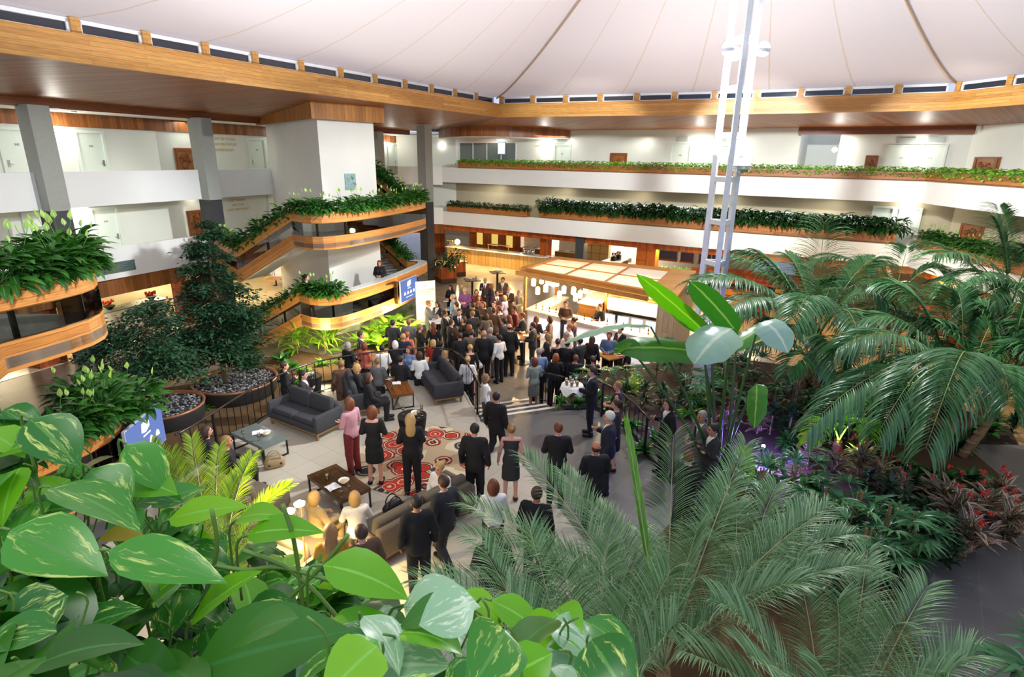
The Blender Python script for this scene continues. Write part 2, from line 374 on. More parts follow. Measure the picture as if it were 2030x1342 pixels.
# ---- tent roof
t = NT('tent_fabric'); uv = t.n('ShaderNodeTexCoord'); sx = t.n('ShaderNodeSeparateXYZ'); t.l(uv.outputs['UV'], sx.inputs[0])
fr = t.n('ShaderNodeMath', _operation='FRACT'); t.l(sx.outputs[0], fr.inputs[0])
sb = t.n('ShaderNodeMath', _operation='SUBTRACT'); sb.inputs[1].default_value = .5; t.l(fr.outputs[0], sb.inputs[0])
ab = t.n('ShaderNodeMath', _operation='ABSOLUTE'); t.l(sb.outputs[0], ab.inputs[0])
mr = t.n('ShaderNodeMapRange'); mr.inputs[1].default_value = .485; mr.inputs[2].default_value = .497; t.l(ab.outputs[0], mr.inputs[0])
cc = _mix(t, mr.outputs[0], srgb('#efe6e2'), srgb('#e2d0b8'))
df = t.n('ShaderNodeBsdfDiffuse'); t.l(cc, df.inputs[0]); tl = t.n('ShaderNodeBsdfTranslucent'); t.l(cc, tl.inputs[0])
ms = t.n('ShaderNodeMixShader'); ms.inputs[0].default_value = .3; t.l(df.outputs[0], ms.inputs[1]); t.l(tl.outputs[0], ms.inputs[2]); t.l(ms.outputs[0], t.out.inputs[0])
TENT = t.m
PK = Vector((5.65, 15.83, 16.8))
per = offs(FP, .35); full = []
per = [V2(-17.5, -9)] + per + [V2(18.5, -9)]
for i in range(len(per) - 1):
    L = (per[i + 1] - per[i]).length; n = max(2, round(L / .8))
    for j in range(n): full.append(per[i] + (per[i + 1] - per[i]) * j / n)
full.append(per[-1])
rows = []; uvs = []; NR = 14; s_ = 0
for i, p in enumerate(full):
    if i: s_ += (p - full[i - 1]).length
    r = []; u = []
    for j in range(NR + 1):
        q = j / NR; z = 9.95 + (PK.z - 9.95) * (q ** 1.3)
        r.append((p.x + (PK.x - p.x) * q * .985, p.y + (PK.y - p.y) * q * .985, z)); u.append((s_ / 3.1, q))
    rows.append(r); uvs.append(u)
m = MB(); m.loft(rows, uvs=uvs, flip=True)
st(m.build('ceiling_tent', TENT, smooth=True), 'pale stretched tent fabric roof with radial seams', 'tent roof')
cab = 0
for j, tx in ((3, 'from the far corner'), (5, 'from the corner beside the mast')):
    p = offs(FP, .35)[j]; m = MB()
    m.tube([(p.x + (PK.x - p.x) * q, p.y + (PK.y - p.y) * q, 9.9 + (PK.z - 9.95) * q ** 1.3) for q in [i / 16 for i in range(16)]], .035, 5)
    tag(m.build('roof_cable', M('cable', '#b59b80', .6)), 'steel edge cable under the tent roof rising ' + tx, 'cable', kind='structure')
# ---- columns
def column(c, rz, w, ztop, zs, lab):
    e = empty('column', (c.x, c.y, 0), rz); tag(e, lab, 'column', kind='structure')
    a = MB(); a.box((0, 0, (zs + ztop) / 2), (w, w, ztop - zs)); a.build('upper_shaft', CONC, e)
    a = MB(); a.box((0, 0, zs / 2), (w * .98, w * .98, zs)); a.build('lower_shaft', DARKC, e)
azr = math.atan2(ad.y, ad.x)
for t, lab in ((-1.0, 'grey concrete column beside the nearer wall light on the door gallery'), (5.05, 'grey concrete column in front of the carved timber panel'), (17.3, 'grey concrete column just behind the white stair tower')):
    column(Ap(t, -.12), azr, .62, 8.46, 5.25, lab)
column(V2(-5.1, 33.9), azr - .2, .6, 8.75, 4.6, 'grey brown concrete column where the two galleries meet')
# ---- doors, sconces, panels and signs on the gallery walls
SC = M('sconce_white', '#ffffff', .4)
DN = [0]
def door(p, d, z, w, h, num, lab, hs=1, mat=None, lou=False):
    """p: plan point on the wall face, d: along-wall direction; the atrium is to the right of d"""
    DN[0] += 1; e = empty(f'door_{DN[0]}', (p.x, p.y, z), math.atan2(d.y, d.x)); tag(e, lab, 'door', kind='structure')
    f = MB()
    for s in (-1, 1): f.box((s * (w / 2 + .05), -.02, h / 2), (.1, .12, h))
    f.box((0, -.02, h + .05), (w + .2, .12, .1)); f.build('door_frame', DOORM, e)
    g = MB(); g.box((0, .01, h / 2), (w, .05, h)); lf_ = g.build('leaf', mat or DOORM, e)
    hd = MB(); hd.box((hs * w * .4, -.03, 1.02), (.07, .02, .22)); hd.tube([(hs * w * .4, -.05, 1.0), (hs * w * .27, -.06, 1.0)], .013, 6); hd.build('handle', CHROME, lf_)
    if num: text(num, lf_, (0, -.025, h * .78), .11, M('sign_grey', '#6d7a80', .5), Matrix.Rotation(PI / 2, 3, 'X'), 'number')
    if lou:
        v = MB(); v.box((0, -.02, h + .4), (.62, .05, .24))
        for q in range(4): v.box((0, -.05, h + .31 + q * .055), (.54, .03, .02))
        tag(v.build('vent_grille', M('vent_grey', '#c3c7c0', .5), None), None); o = bpy.context.scene.objects[-1] if False else None
    return e
def sconce(p, d, z, lab, pw=14, col=(1, .97, .9)):
    e = empty('wall_lamp', (p.x, p.y, z), math.atan2(d.y, d.x)); tag(e, lab, 'wall lamp')
    b = MB(); b.box((0, -.03, 0), (.12, .05, .2)); b.build('back_plate', WHITEM, e)
    b = MB(); b.ball((0, -.13, 0), .12, 12, 8); b.build('globe', glow('sconce_glow', '#fff7ea', 14), e, True)
    n = V2(d.y, -d.x); light('POINT', (p.x + n.x * .42, p.y + n.y * .42, z + .05), pw, col, .14)
def wallpt(px, py, line): return onp(px, py, line[0], line[1])
LA = (IN[0], IN[1]); LB = (I3, IN[4]); LC = (IN[4], IN[5])
for px, py, z, num, lab, hs in ((27, 262, 5.66, '342', 'pale green room door partly behind the first column on the top gallery', -1),
        (174, 264, 5.66, '344', 'pale green room door with chrome lock beside the bright wall light', 1),
        (506, 273, 5.66, '346', 'pale room door tucked beside the white stair tower', -1),
        (75, 425, 2.84, '241', 'beige first floor room door behind the peace lilies', -1),
        (205, 420, 2.84, '244', 'beige first floor room door just past the lower wall light', 1),
        (545, 395, 2.84, '246', 'beige first floor door behind the stair planting', 1),
        (776, 285, 5.66, '', 'white room door seen past the stair tower', 1), (742, 285, 5.66, '', 'white room door half hidden by the stair tower', 1)):
    p = wallpt(px, py, LA); door(p.xy, ad, z, .92, 2.1, num, lab, hs)
for px, z, num, lab in ((1115, 5.66, '301', 'white door below a vent at the end of the glazed function room'), (1350, 5.66, '303', 'white door on the near side of the wall light by the mast'),
        (1425, 5.66, '305', 'white door seen through the white mast'), (1790, 5.66, '312', 'white room door before the far right wall light'), (1846, 5.66, '314', 'white room door just after the far right wall light'),
        (1783, 2.84, '212', 'beige first floor door beside the lower right wall light'), (1825, 2.84, '214', 'beige first floor door after the lower right wall light'), (866, 5.66, '', 'white door close to the far corner column')):
    p = wallpt(px, 300, LB); door(p.xy, bd, z, 1.0, 2.2, num, lab)
def vent(px, py):
    p = wallpt(px, py, LB); v = MB(); v.box((0, -.03, 0), (.66, .05, .26))
    for q in range(4): v.box((0, -.06, -.09 + q * .06), (.56, .03, .022))
    v = v.build('vent_grille', M('vent_grey', '#b7bdb4', .5)); v.location = p; v.rotation_euler = (0, 0, math.atan2(bd.y, bd.x)); return v
for px, py, lab in ((1115, 276, 'wall vent above the door by the function room'), (1352, 276, 'wall vent above the door on the near side of the mast light'), (1428, 276, 'wall vent behind the white mast'), (1798, 279, 'wall vent above the door before the far right light'), (1856, 277, 'wall vent above the door after the far right light')):
    tag(vent(px, py), lab, 'vent')
for px, py, ln, lab in ((112, 268, LA, 'glaring wall lamp beside the first column on the top gallery'), (150, 430, LA, 'glaring wall lamp below it on the first floor gallery'), (768, 286, LA, 'wall lamp between the doors past the stair tower')):
    p = wallpt(px, py, ln); sconce(p.xy, ad, p.z, lab, 26)
for px, py, lab in ((884, 290, 'wall lamp near the far corner door'), (1083, 293, 'wall lamp beside the function room door'), (1386, 295, 'wall lamp between two doors close to the mast'), (1655, 297, 'wall lamp at the mouth of the recessed corridor'), (1820, 299, 'wall lamp between the two doors far right on the top gallery'), (1799, 410, 'wall lamp at the end of the dark planter on the first floor')):
    p = wallpt(px, py, LB); sconce(p.xy, bd, p.z, lab, 30)
CARVE = planks('carved_timber', '#9c5f2e', '#8a5024', .6, .9, gap=.02)
def carved(px0, py0, px1, py1, ln, d, lab):
    p = wallpt(px0, py0, ln); q = wallpt(px1, py1, ln); w = (q.xy - p.xy).length; h = p.z - q.z; c = (p + q) / 2
    e = empty('carved_panel', c, math.atan2(d.y, d.x)); tag(e, lab, 'wall panel')
    b = MB(); b.box((0, -.05, 0), (w, .08, h)); b.build('board', CARVE, e)
    b = MB(); R2 = random.Random(int(px0))
    for s in (-1, 1): b.box((s * w * .42, -.1, 0), (w * .1, .05, h * .94)); b.box((0, -.1, s * h * .44), (w * .8, .05, h * .09))
    for q_ in range(26):
        a = R2.uniform(0, 6.3); r = R2.uniform(.05, .3); x, z = math.cos(a) * r * w, math.sin(a) * r * h * 1.1
        b.tube([(x, -.1, z), (x + R2.uniform(-.1, .1) * w, -.12, z + R2.uniform(-.08, .08) * h), (x + R2.uniform(-.2, .2) * w, -.1, z + R2.uniform(-.14, .14) * h)], [.03, .025, .01], 5)
    b.build('relief', M('carving', '#7a4520', .5, var=.25, scale=14), e)
carved(343, 293, 388, 345, LA, ad, 'carved timber panel behind the second column on the top gallery')
carved(368, 418, 402, 466, LA, ad, 'carved red brown timber panel on the first floor behind the dark column')
carved(1211, 303, 1241, 345, LB, bd, 'carved timber panel above the ivy planter midway along the rear wall')
carved(1717, 308, 1735, 345, LB, bd, 'small carved timber panel after the recessed corridor')
carved(1937, 311, 1976, 352, LC, cd, 'carved timber panel at the far right end of the top gallery')
carved(1910, 442, 1946, 480, LC, cd, 'carved timber panel above the lilies far right on the first floor')
GOLD = M('gold_letters', '#e0b43c', .35, metal=.3)
RX = Matrix.Rotation(PI / 2, 3, 'X')
def sign(px, py, ln, d, lines, size, lab, name='wall_sign', mat=GOLD):
    p = wallpt(px, py, ln); e = empty(name, p, math.atan2(d.y, d.x)); tag(e, lab, 'sign')
    for i, s in enumerate(lines): text(s, e, (0, -.02, -i * size * 1.45), size, mat, RX)
sign(430, 275, LA, ad, ['GUEST ROOMS 300 TO 340', 'CHAPEL ROOM PENTHOUSE', 'FOUR SEASONS ROOM'], .17, 'gold lettered direction sign on the top gallery wall')
sign(470, 397, LA, ad, ['GUEST ROOMS', '200 TO 240', 'GUEST APARTMENTS'], .15, 'gold lettered direction sign on the first floor wall')
sign(953, 277, LB, bd, ['THE FOUR SEASONS ROOM'], .2, 'small gold room name above the glazed function room doors')
sign(1071, 290, LB, bd, ['ROOMS 301'], .13, 'tiny gold room sign beside the wall lamp by the function room')
# function-room glazing on the far left of the rear wall
p = wallpt(912, 283, LB); q = wallpt(1024, 283, LB); e = empty('window_100', ((p + q) / 2).xy.to_3d() + Vector((0, 0, 5.66)), math.atan2(bd.y, bd.x)); tag(e, 'grey glazed doors of the function room at the far end', 'glazed doors', kind='structure')
w = (q - p).length; b = MB(); b.box((0, -.04, 1.18), (w, .03, 2.36)); b.build('pane', M('smoked_glass', '#6f7a76', .12, spec=.8), e)
b = MB()
for k in range(5): b.box((-w / 2 + w * k / 4, -.07, 1.18), (.05, .05, 2.36))
b.box((0, -.07, 2.38), (w, .06, .06)); b.build('frame', WHITEM, e)
p = wallpt(996, 294, LB) - bn.to_3d() * .1; b = MB(); b.box((0, 0, 0), (.62, .05, .8)); b = b.build('notice_screen', M('screen_frame', '#93a7c4', .4)); b.location = p; b.rotation_euler = (0, 0, math.atan2(bd.y, bd.x)); tag(b, 'lit white notice screen on the grey function room glazing', 'screen')
c = MB(); c.box((0, -.03, 0), (.5, .02, .68)); c.build('display', glow('notice_glow', '#ffffff', 1.5), b)
# strip windows behind the dark planter
for k, (x0, x1) in enumerate(((1083, 1148), (1158, 1293), (1303, 1440), (1474, 1656), (1668, 1725))):
    p = wallpt(x0, 392, LB); q = wallpt(x1, 392 + (x1 - x0) * .04, LB); w = (q.xy - p.xy).length
    e = empty(f'window_{101 + k}', ((p.x + q.x) / 2, (p.y + q.y) / 2, 3.5), math.atan2(bd.y, bd.x)); tag(e, 'lit strip window with fine grid behind the dark planter on the first floor', 'window', 'lit strip windows behind the dark planter', 'structure')
    b = MB(); b.box((0, -.02, .55), (w, .04, 1.1)); b.build('pane', glow('strip_window_glow', '#e8f0ee', .9), e)
    b = MB(); [b.box((-w / 2 + .35 * i, -.05, .55), (.02, .03, 1.1)) for i in range(int(w / .35) + 1)]; [b.box((0, -.05, z), (w, .03, .02)) for z in (1.1, .85, .6)]; b.build('frame', M('win_bar', '#b9bdb4', .5), e)
# ============================================================ stair tower and the two curved stairs
TOW = [V2(-7.33, 22.45), V2(-5.72, 24.45), V2(-7.75, 26.3), V2(-9.9, 29.2), V2(-11.65, 28.25)]
m = MB(); m.prism(TOW, 0, 8.62); st(m.build('wall_stair_tower', M('tower_render', '#e6e4da', .8, var=.04, scale=1.5, bump=.12)), 'tall white faceted stair tower standing between the galleries', 'tower')
big = offs(TOW[-1:] + TOW + TOW[:1], -.32)[1:-1]
m = MB(); pp = [big[4], big[0], big[1], big[2]]; m.band(pp, 8.36, 9.0, .1)
st(m.build('trim_tower_frieze', planks('frieze_boards', '#c08240', '#96602c', .16, 4., vert=True)), 'box of upright timber boards where the tower meets the soffit', 'trim')
def artplate(px, py, p0, p1, w, h, lab, cols):
    p = onp(px, py, p0, p1); d = (V2(*p1) - V2(*p0)).normalized(); e = empty('wall_artwork', p, math.atan2(d.y, d.x)); tag(e, lab, 'artwork')
    b = MB(); b.box((0, -.02, 0), (w, .04, h)); b.build('panel', M('art_' + cols[0], cols[0], .5, var=.5, scale=9), e)
    b = MB(); R2 = random.Random(int(px))
    for k in range(14):
        x, z = R2.uniform(-.42, .42) * w, R2.uniform(-.4, .4) * h
        b.tube([(x, -.045, z), (x + R2.uniform(-.15, .15) * w, -.045, z + R2.uniform(-.3, .3) * h * .6)], .012, 4, mi=k % 2)
    b.build('line_pattern', [M('art_' + cols[1], cols[1], .5), M('art_' + cols[2], cols[2], .5)], e)
artplate(694, 360, TOW[0], TOW[1], .5, .62, 'square blue green artwork on the white tower above the lilies', ('#8fb0ae', '#3f6f7c', '#c9b37a'))
artplate(225, 531, a0, a1, 1.6, .38, 'long dark green artwork on the first floor parapet', ('#566a64', '#8a7a4a', '#3f5a7a'))
artplate(778, 337, a0, a1, 1.1, .5, 'grey green artwork on the top parapet past the tower', ('#a3aca0', '#6f7f7c', '#c9c4b0'))
artplate(832, 351, a0, a1, 1.1, .4, 'brown and grey artwork on the parapet beside the far column', ('#8c7f6c', '#b08d62', '#5f7078'))
BAND = planks('curved_band_timber', '#cf8b45', '#b06f30', .13, 2.8)
STONE = M('landing_stone', '#8d8b85', .5, var=.1)
CG = glassm('balustrade_glass', '#e6e9e6', .02)
SOIL = M('soil', '#3a281b', .95, var=.4, scale=30, bump=.5)
def seg_pts(path, step):
    out = []; acc = 0; nxt = step / 2
    for i in range(1, len(path)):
        a, b = path[i - 1], path[i]; L = math.hypot(b[0] - a[0], b[1] - a[1])
        while nxt <= acc + L:
            q = (nxt - acc) / L; dz = [(p[2] if len(p) > 2 else 0) for p in (a, b)]
            out.append((a[0] + (b[0] - a[0]) * q, a[1] + (b[1] - a[1]) * q, dz[0] + (dz[1] - dz[0]) * q, math.atan2(b[1] - a[1], b[0] - a[0]))); nxt += step
        acc += L
    return out
def staircase(lab, OUT, zl, f0, bk, inner, th=1.55, extra=None, soil=True, rise=1.42):
    """OUT: landing edge in plan; f0: foot of the front flight; bk: head of the rear flight"""
    e = empty('staircase', (OUT[len(OUT) // 2][0], OUT[len(OUT) // 2][1], 0)); tag(e, lab, 'staircase'); e.location = (0, 0, 0)
    path = [(f0[0], f0[1], -rise)] + [(p[0], p[1], 0) for p in OUT]
    if extra: path = [(extra[0], extra[1], -rise)] + path
    if bk: path += [(bk[0], bk[1], rise)]
    b = MB(); b.band(path, zl - .2, zl + .25, .07); b.build('lower_fascia', BAND, e)
    b = MB(); b.band(path, zl + .68, zl + 1.06, .07); b.build('upper_fascia', BAND, e)
    b = MB(); b.band(path, zl + .24, zl + .7, .015); q = b.build('glass_panel', CG, e); 
    inn = [Vector((p.x, p.y, path[i][2])) for i, p in enumerate(offs([V2(p[0], p[1]) for p in path], .42))]
    if soil:
        rows = [[Vector((p[0], p[1], p[2] + zl + .98)) for p in path], [Vector((p.x, p.y, p.z + zl + .98)) for p in inn]]
        b = MB(); b.loft(rows, flip=True); b.build('planter_soil', SOIL, e)
        b = MB(); b.band([tuple(p) for p in inn], zl + .68, zl + 1.02, -.05); b.build('planter_liner', BAND, e)
    for x, y, dz, r in seg_pts(path, 1.15):
        b = MB(); b.box((0, 0, .46), (.07, .05, .5)); o = b.build('post', BLACK, e); o.location = (x - math.sin(r) * .1, y + math.cos(r) * .1, zl + dz); o.rotation_euler = (0, 0, r)
    b = MB(); b.prism([(p[0], p[1]) for p in OUT] + [(p[0], p[1]) for p in inner], zl - .14, zl + .02); b.build('landing', STONE, e)
    def flight(a, d, z0, dirn, n=8):
        a = V2(*a); d = V2(*d); u = d - a; nn = V2(-u.y, u.x).normalized()
        b = MB(); s = MB()
        for k in range(n):
            p = a + u * (k + .5) / n; z = z0 + dirn * rise * (k + (1 if dirn > 0 else 0)) / n
            c = p + nn * (th / 2 + .05); b.box((c.x, c.y, z - .02), (u.length / n + .04, th, .05), math.atan2(u.y, u.x))
        b.build('treads', STONE, e)
        i, j = a + nn * .05, a + nn * (th + .05); k, l = d + nn * .05, d + nn * (th + .05)
        s.add([(i.x, i.y, z0 - .2), (j.x, j.y, z0 - .2), (l.x, l.y, z0 - .2 + dirn * rise), (k.x, k.y, z0 - .2 + dirn * rise)], [(0, 1, 2, 3)])
        s.build('soffit', WHITE, e)
    # the flights lie left of their travel direction (towards the tower)
    a = V2(*f0); d = V2(*OUT[0]); u = d - a; flight(f0, OUT[0], zl - rise, 1)
    if bk: flight(OUT[-1], bk, zl, 1)
    return e, path
OUT1 = [(-7.6, 19.75), (-7.1, 19.35), (-6.75, 19.22), (-6.4, 19.25), (-6.05, 19.5), (-5.75, 19.95), (-5.4, 20.65), (-5.05, 21.5), (-4.7, 22.5), (-4.4, 23.5), (-4.15, 24.5), (-3.97, 25.3), (-3.92, 25.8), (-4.0, 26.2), (-4.25, 26.5), (-4.7, 26.65)]
INN1 = [(-6.2, 27.0), (-5.64, 24.44), (-7.31, 22.34), (-8.6, 22.2)]
S1, P1 = staircase('lower curved timber stair landing winding round the white tower', OUT1, 1.42, (-10.0, 20.4), (-7.1, 29.1), INN1)
S2, P2 = staircase('upper curved timber stair landing winding round the white tower', OUT1, 4.25, (-10.0, 20.4), (-7.1, 29.1), INN1, extra=(-12.3, 23.45))
OUT2 = [(-7.3, 7.7), (-7.15, 8.15), (-7.03, 8.6), (-6.98, 9.0), (-7.03, 9.35), (-7.18, 9.65), (-7.42, 9.88), (-7.8, 10.05), (-8.3, 10.1)]
INN2 = [(-9.9, 10.0), (-9.9, 7.7)]
S3, P3 = staircase('upper curved timber stair landing close by at the left edge', OUT2, 4.25, (-8.3, 5.3), None, INN2)
OUT2b = [(x - .25, y + .2) for x, y in OUT2]
S4, P4 = staircase('lower curved timber stair landing close by behind the ivy leaves', OUT2b, 1.45, (-8.5, 5.4), None, INN2)
# handrail along the open part of the lower landing
def run(path, zl, i0, i1, off, dz): return [Vector((q.x, q.y, zl + dz)) for q in offs([V2(p[0], p[1]) for p in path], off)[i0:i1]]
m = MB(); m.band([(p.x, p.y) for p in run(P1, 1.42, 5, 17, .01, 0)], 2.48, 2.5, .4); m.build('ledge_top', M('pale_stone_ledge', '#d8dad6', .25), S1)
# ============================================================ white mast
e = empty('mast', (5.65, 15.83, 0)); tag(e, 'tall white lattice mast carrying the roof lights', 'mast')
legs = [(.34 * math.cos(a), .34 * math.sin(a)) for a in (math.radians(-100), math.radians(20), math.radians(140))]
b = MB(); b.lathe([(.42, 0), (.42, .5), (.34, .55), (.27, .65), (.25, 2.5), (.3, 2.6), (.36, 2.75), (.4, 2.8)], n=24); b.build('pedestal', M('pedestal_white', '#e9e6de', .5), e, True)
for x, y in legs:
    b = MB(); b.box((x, y, 9.7), (.13, .13, 14.0), math.atan2(y, x)); b.build('leg', WHITEM, e)
for k in range(12):
    z = 3.3 + k * 1.12; b = MB()
    for i in range(3):
        p, q = legs[i], legs[(i + 1) % 3]; b.beam((p[0], p[1], z), (q[0], q[1], z), .06, .13)
    b.build('rung', WHITEM, e)
LAMPG = glow('mast_lamp_glow', '#fffaf2', 60)
for k, a in enumerate((-150, -30, 90)):
    a = math.radians(a); h = empty('floodlight', (5.65 + .5 * math.cos(a), 15.83 + .5 * math.sin(a), 9.75), a)
    tag(h, ('round floodlight high on the mast, turned left', 'round floodlight high on the mast, turned right', 'round floodlight on the far face of the mast')[k], 'floodlight')
    b = MB(); b.lathe([(.05, -.14), (.13, -.1), (.17, .03)], n=14); b.build('housing', WHITEM, h, True); b = MB(); b.ball((0, 0, .05), .15, 12, 6); b.build('lens', LAMPG, h, True)
    b = MB(); b.tube([(0, 0, -.08), (-.2, 0, -.1)], .025); b.build('bracket', WHITEM, h)
h = empty('dome_lamp', (5.98, 15.75, 7.0)); tag(h, 'clear dome lamp hung on the side of the white mast', 'lamp')
b = MB(); b.lathe([(.06, .2), (.1, .12), (.14, .08), (.26, .04), (.27, 0)], n=18); b.build('housing', WHITEM, h, True); b = MB(); b.lathe([(.26, 0), (.22, -.12), (.1, -.18), (.02, -.19)], n=18); b.build('shade', glassm('dome_glass', '#ffffff', .3), h, True)
b = MB(); b.tube([(0, 0, .15), (-.12, 0, .15)], .03); b.build('bracket', WHITEM, h)
# ============================================================ lobby behind the long side
MARB = tiles('lobby_marble', '#efe0bd', '#e6d3a8', 1.2, 1.2, '#cdbb92', .12, azr if False else .4, .004)
m = MB(); m.prism([Ap(-14, .4), Ap(20, .4), Ap(20, 13), Ap(-14, 13)], 0, .012); st(m.build('floor_lobby', MARB), 'glossy cream marble floor of the lobby', 'floor')
m = MB(); m.band([Ap(-14, 12), Ap(20, 12)], 0, 2.67, .2); st(m.build('wall_lobby', M('lobby_wall', '#efe6cf', .6, var=.03)), 'pale back wall of the lobby', 'wall')
m = MB()
for t0, t1 in ((-2.2, -1.3), (3.6, 6.2), (11.3, 13.2)):
    m = MB(); p, q, r, s = Ap(t0, .5), Ap(t1, .5), Ap(t1, 1.2), Ap(t0, 1.2); m.prism([p, q, r, s], 0.01, 2.68)
    st(m.build('wall_timber_pier', ORANGE), {-2.2: 'red timber pier at the near end of the lobby opening', 3.6: 'broad red timber pier behind the tall tree', 11.3: 'red timber pier beside the stair tower'}[t0], 'pier')
for k, (t0, o) in enumerate(((-1.5, 11.8), (1.5, 11.8), (4.5, 11.8), (8, 11.8), (11.5, 11.8))):
    e = empty(f'window_{120 + k}', (*Ap(t0, o), 0), azr); tag(e, 'white framed lobby glazing', 'glazed doors', 'white framed glazing at the back of the lobby', 'structure')
    b = MB(); [b.box((x, -.05, 1.25), (.1, .08, 2.5)) for x in (-1.3, 0, 1.3)]; b.box((0, -.05, 2.45), (2.7, .08, .12)); b.box((0, -.05, .1), (2.7, .08, .2)); b.build('frame', WHITEM, e)
    b = MB(); b.box((0, 0, 1.25), (2.6, .03, 2.4)); b.build('pane', M('lobby_glass', '#b9c0b4', .08, spec=.8), e)
def armchair(loc, rz, lab, mat):
    e = empty('lobby_armchair', loc, rz); tag(e, lab, 'armchair')
    b = MB(); b.box((0, 0, .36), (.62, .62, .14)); b.build('seat', mat, e)
    b = MB(); R_ = [[(.34 * math.cos(a) * (1.05 + .1 * k), .02 + .34 * math.sin(a) * (1.05 + .1 * k), .35 + .28 * k) for a in [PI * .02 + PI * .96 * j / 10 for j in range(11)]] for k in range(3)]
    b.loft(R_); R2 = [[(p[0] * 1.12, p[1] * 1.12 + .01, p[2]) for p in r] for r in R_]; b.loft(R2, flip=True); b.loft([R_[2], R2[2]]); b.build('backrest', mat, e, True)
    for x in (-1, 1):
        for y in (-1, 1): b = MB(); b.tube([(x * .24, y * .24, .3), (x * .28, y * .28, 0)], .018); b.build('leg', BLACK, e)
PATF = M('patterned_fabric', '#b98a55', .8, var=.6, scale=30)
p = at(533, 545, .0); armchair((p.x, p.y, .012), 2.2, 'tan patterned armchair in the lobby beside the stair tower', PATF)
p = at(575, 560, 0); armchair((p.x + .2, p.y + 1.2, .012), -.6, 'tan patterned armchair facing it near the red pier', PATF)
def lowtable(loc, lab, mat, w=.8):
    e = empty('lobby_table', loc); tag(e, lab, 'table'); b = MB(); b.box((0, 0, .4), (w, w, .05)); b.build('table_top', mat, e)
    b = MB(); b.lathe([(.2, 0), (.04, .03), (.04, .38)], n=10); b.build('pedestal', BLACK, e)
p = at(548, 566, 0); lowtable((p.x, p.y, .012), 'low orange topped table beside the patterned armchairs', M('orange_top', '#e09a45', .3))
# white lobby desk with two red flower bowls
p = at(290, 660, 0); e = empty('lobby_counter', (p.x - .8, p.y + .6, .012), azr); tag(e, 'long white lobby counter carrying two red flower bowls', 'counter')
b = MB(); b.box((0, 0, .5), (2.6, .6, 1.0)); b.build('body', M('desk_white', '#e9e2cf', .4), e); b = MB(); b.box((0, 0, 1.02), (2.8, .75, .05)); b.build('worktop', M('desk_top', '#7d8a85', .15), e)
for k, (dx, lab) in enumerate(((-.9, 'bowl of red flowers at the near end of the lobby counter'), (.9, 'bowl of red flowers at the far end of the lobby counter'))):
    q = V2(p.x - .8, p.y + .6) + ad * dx; f = empty('flower_bowl', (q.x, q.y, 1.057)); tag(f, lab, 'flowers')
    b = MB(); b.lathe([(.08, 0), (.2, .12), (.22, .14), (.19, .13)], n=14); b.build('bowl', BLACK, f, True); b = MB(); R2 = random.Random(k)
    for i in range(30): a, r = R2.uniform(0, 6.3), R2.uniform(0, .2); b.ball((r * math.cos(a), r * math.sin(a), .2 + R2.uniform(0, .14)), .05, 6, 4)
    b.build('blossoms', M('red_blossom', '#c8401f', .6, var=.5, scale=20), f)
for t_, o_ in ((0, 3), (0, 8), (8, 3), (8, 8), (15, 5)):
    q = Ap(t_, o_); light('AREA', (q.x, q.y, 2.6), 115, (1, .84, .55), 2.2)
for t_ in (4.0, 5.6): q = Ap(t_, .1); light('SPOT', (q.x, q.y, 2.6), 90, (1, .7, .35), .05, spot=1.6, to=(q.x - an.x * .2, q.y - an.y * .2, 0))
# ============================================================ rear ground floor: counter wall and cafe
bz = math.atan2(bd.y, bd.x)
def BQ(px, o): # plan point at pixel column px on the line offset o from the rear parapet line
    p = onp(px, 500, b0 + bn * o, b1 + bn * o); return V2(p.x, p.y)
def wallseg(px0, px1, o, z0, z1, mat, name, lab, th=.12, cat='wall'):
    p, q = BQ(px0, o), BQ(px1, o); m = MB(); m.band([p, q], z0, z1, th); return st(m.build(name, mat), lab, cat)
m = MB()
for x0, x1 in ((862, 882), (931, 944), (957, 973), (987, 1002), (1016, 1030)): m.band([BQ(x0, 3.4), BQ(x1, 3.4)], 0, 2.68, .12)
for x0, x1 in ((944, 957), (973, 987), (1002, 1016)): m.band([BQ(x0, 3.4), BQ(x1, 3.4)], 0, .95, .12); m.band([BQ(x0, 3.4), BQ(x1, 3.4)], 2.3, 2.68, .12)
st(m.build('wall_counter_back', ORANGE), 'red timber panelled wall with three narrow slots behind the long counter', 'wall')
for k, (x0, x1) in enumerate(((944, 957), (973, 987), (1002, 1016))):
    p, q = BQ(x0, 3.5), BQ(x1, 3.5); m = MB(); m.band([p, q], .95, 2.3, .03); st(m.build(f'window_{130 + k}', glow('slot_glow', '#f3cf6a', .75)), ('narrow lit slot window nearest the bright opening', 'middle narrow lit slot window in the red panelling', 'narrow lit slot window nearest the kitchen hatch')[k], 'slot window')
wallseg(862, 1500, 7.5, 0, 2.68, M('cafe_wall', '#efe9dc', .6, var=.03), 'wall_cafe_back', 'white back wall of the servery rooms')
wallseg(1070, 1082, 1.2, 0, 2.68, ORANGE, 'wall_pier_servery', 'red timber pier between the two servery hatches', .8, 'pier')
wallseg(1262, 1300, 1.0, 0, 2.68, planks('bright_timber_panel', '#d97a2c', '#c4641f', .6, 4., vert=True), 'wall_pier_cafe', 'broad orange timber pier beside the cafe windows', .7, 'pier')
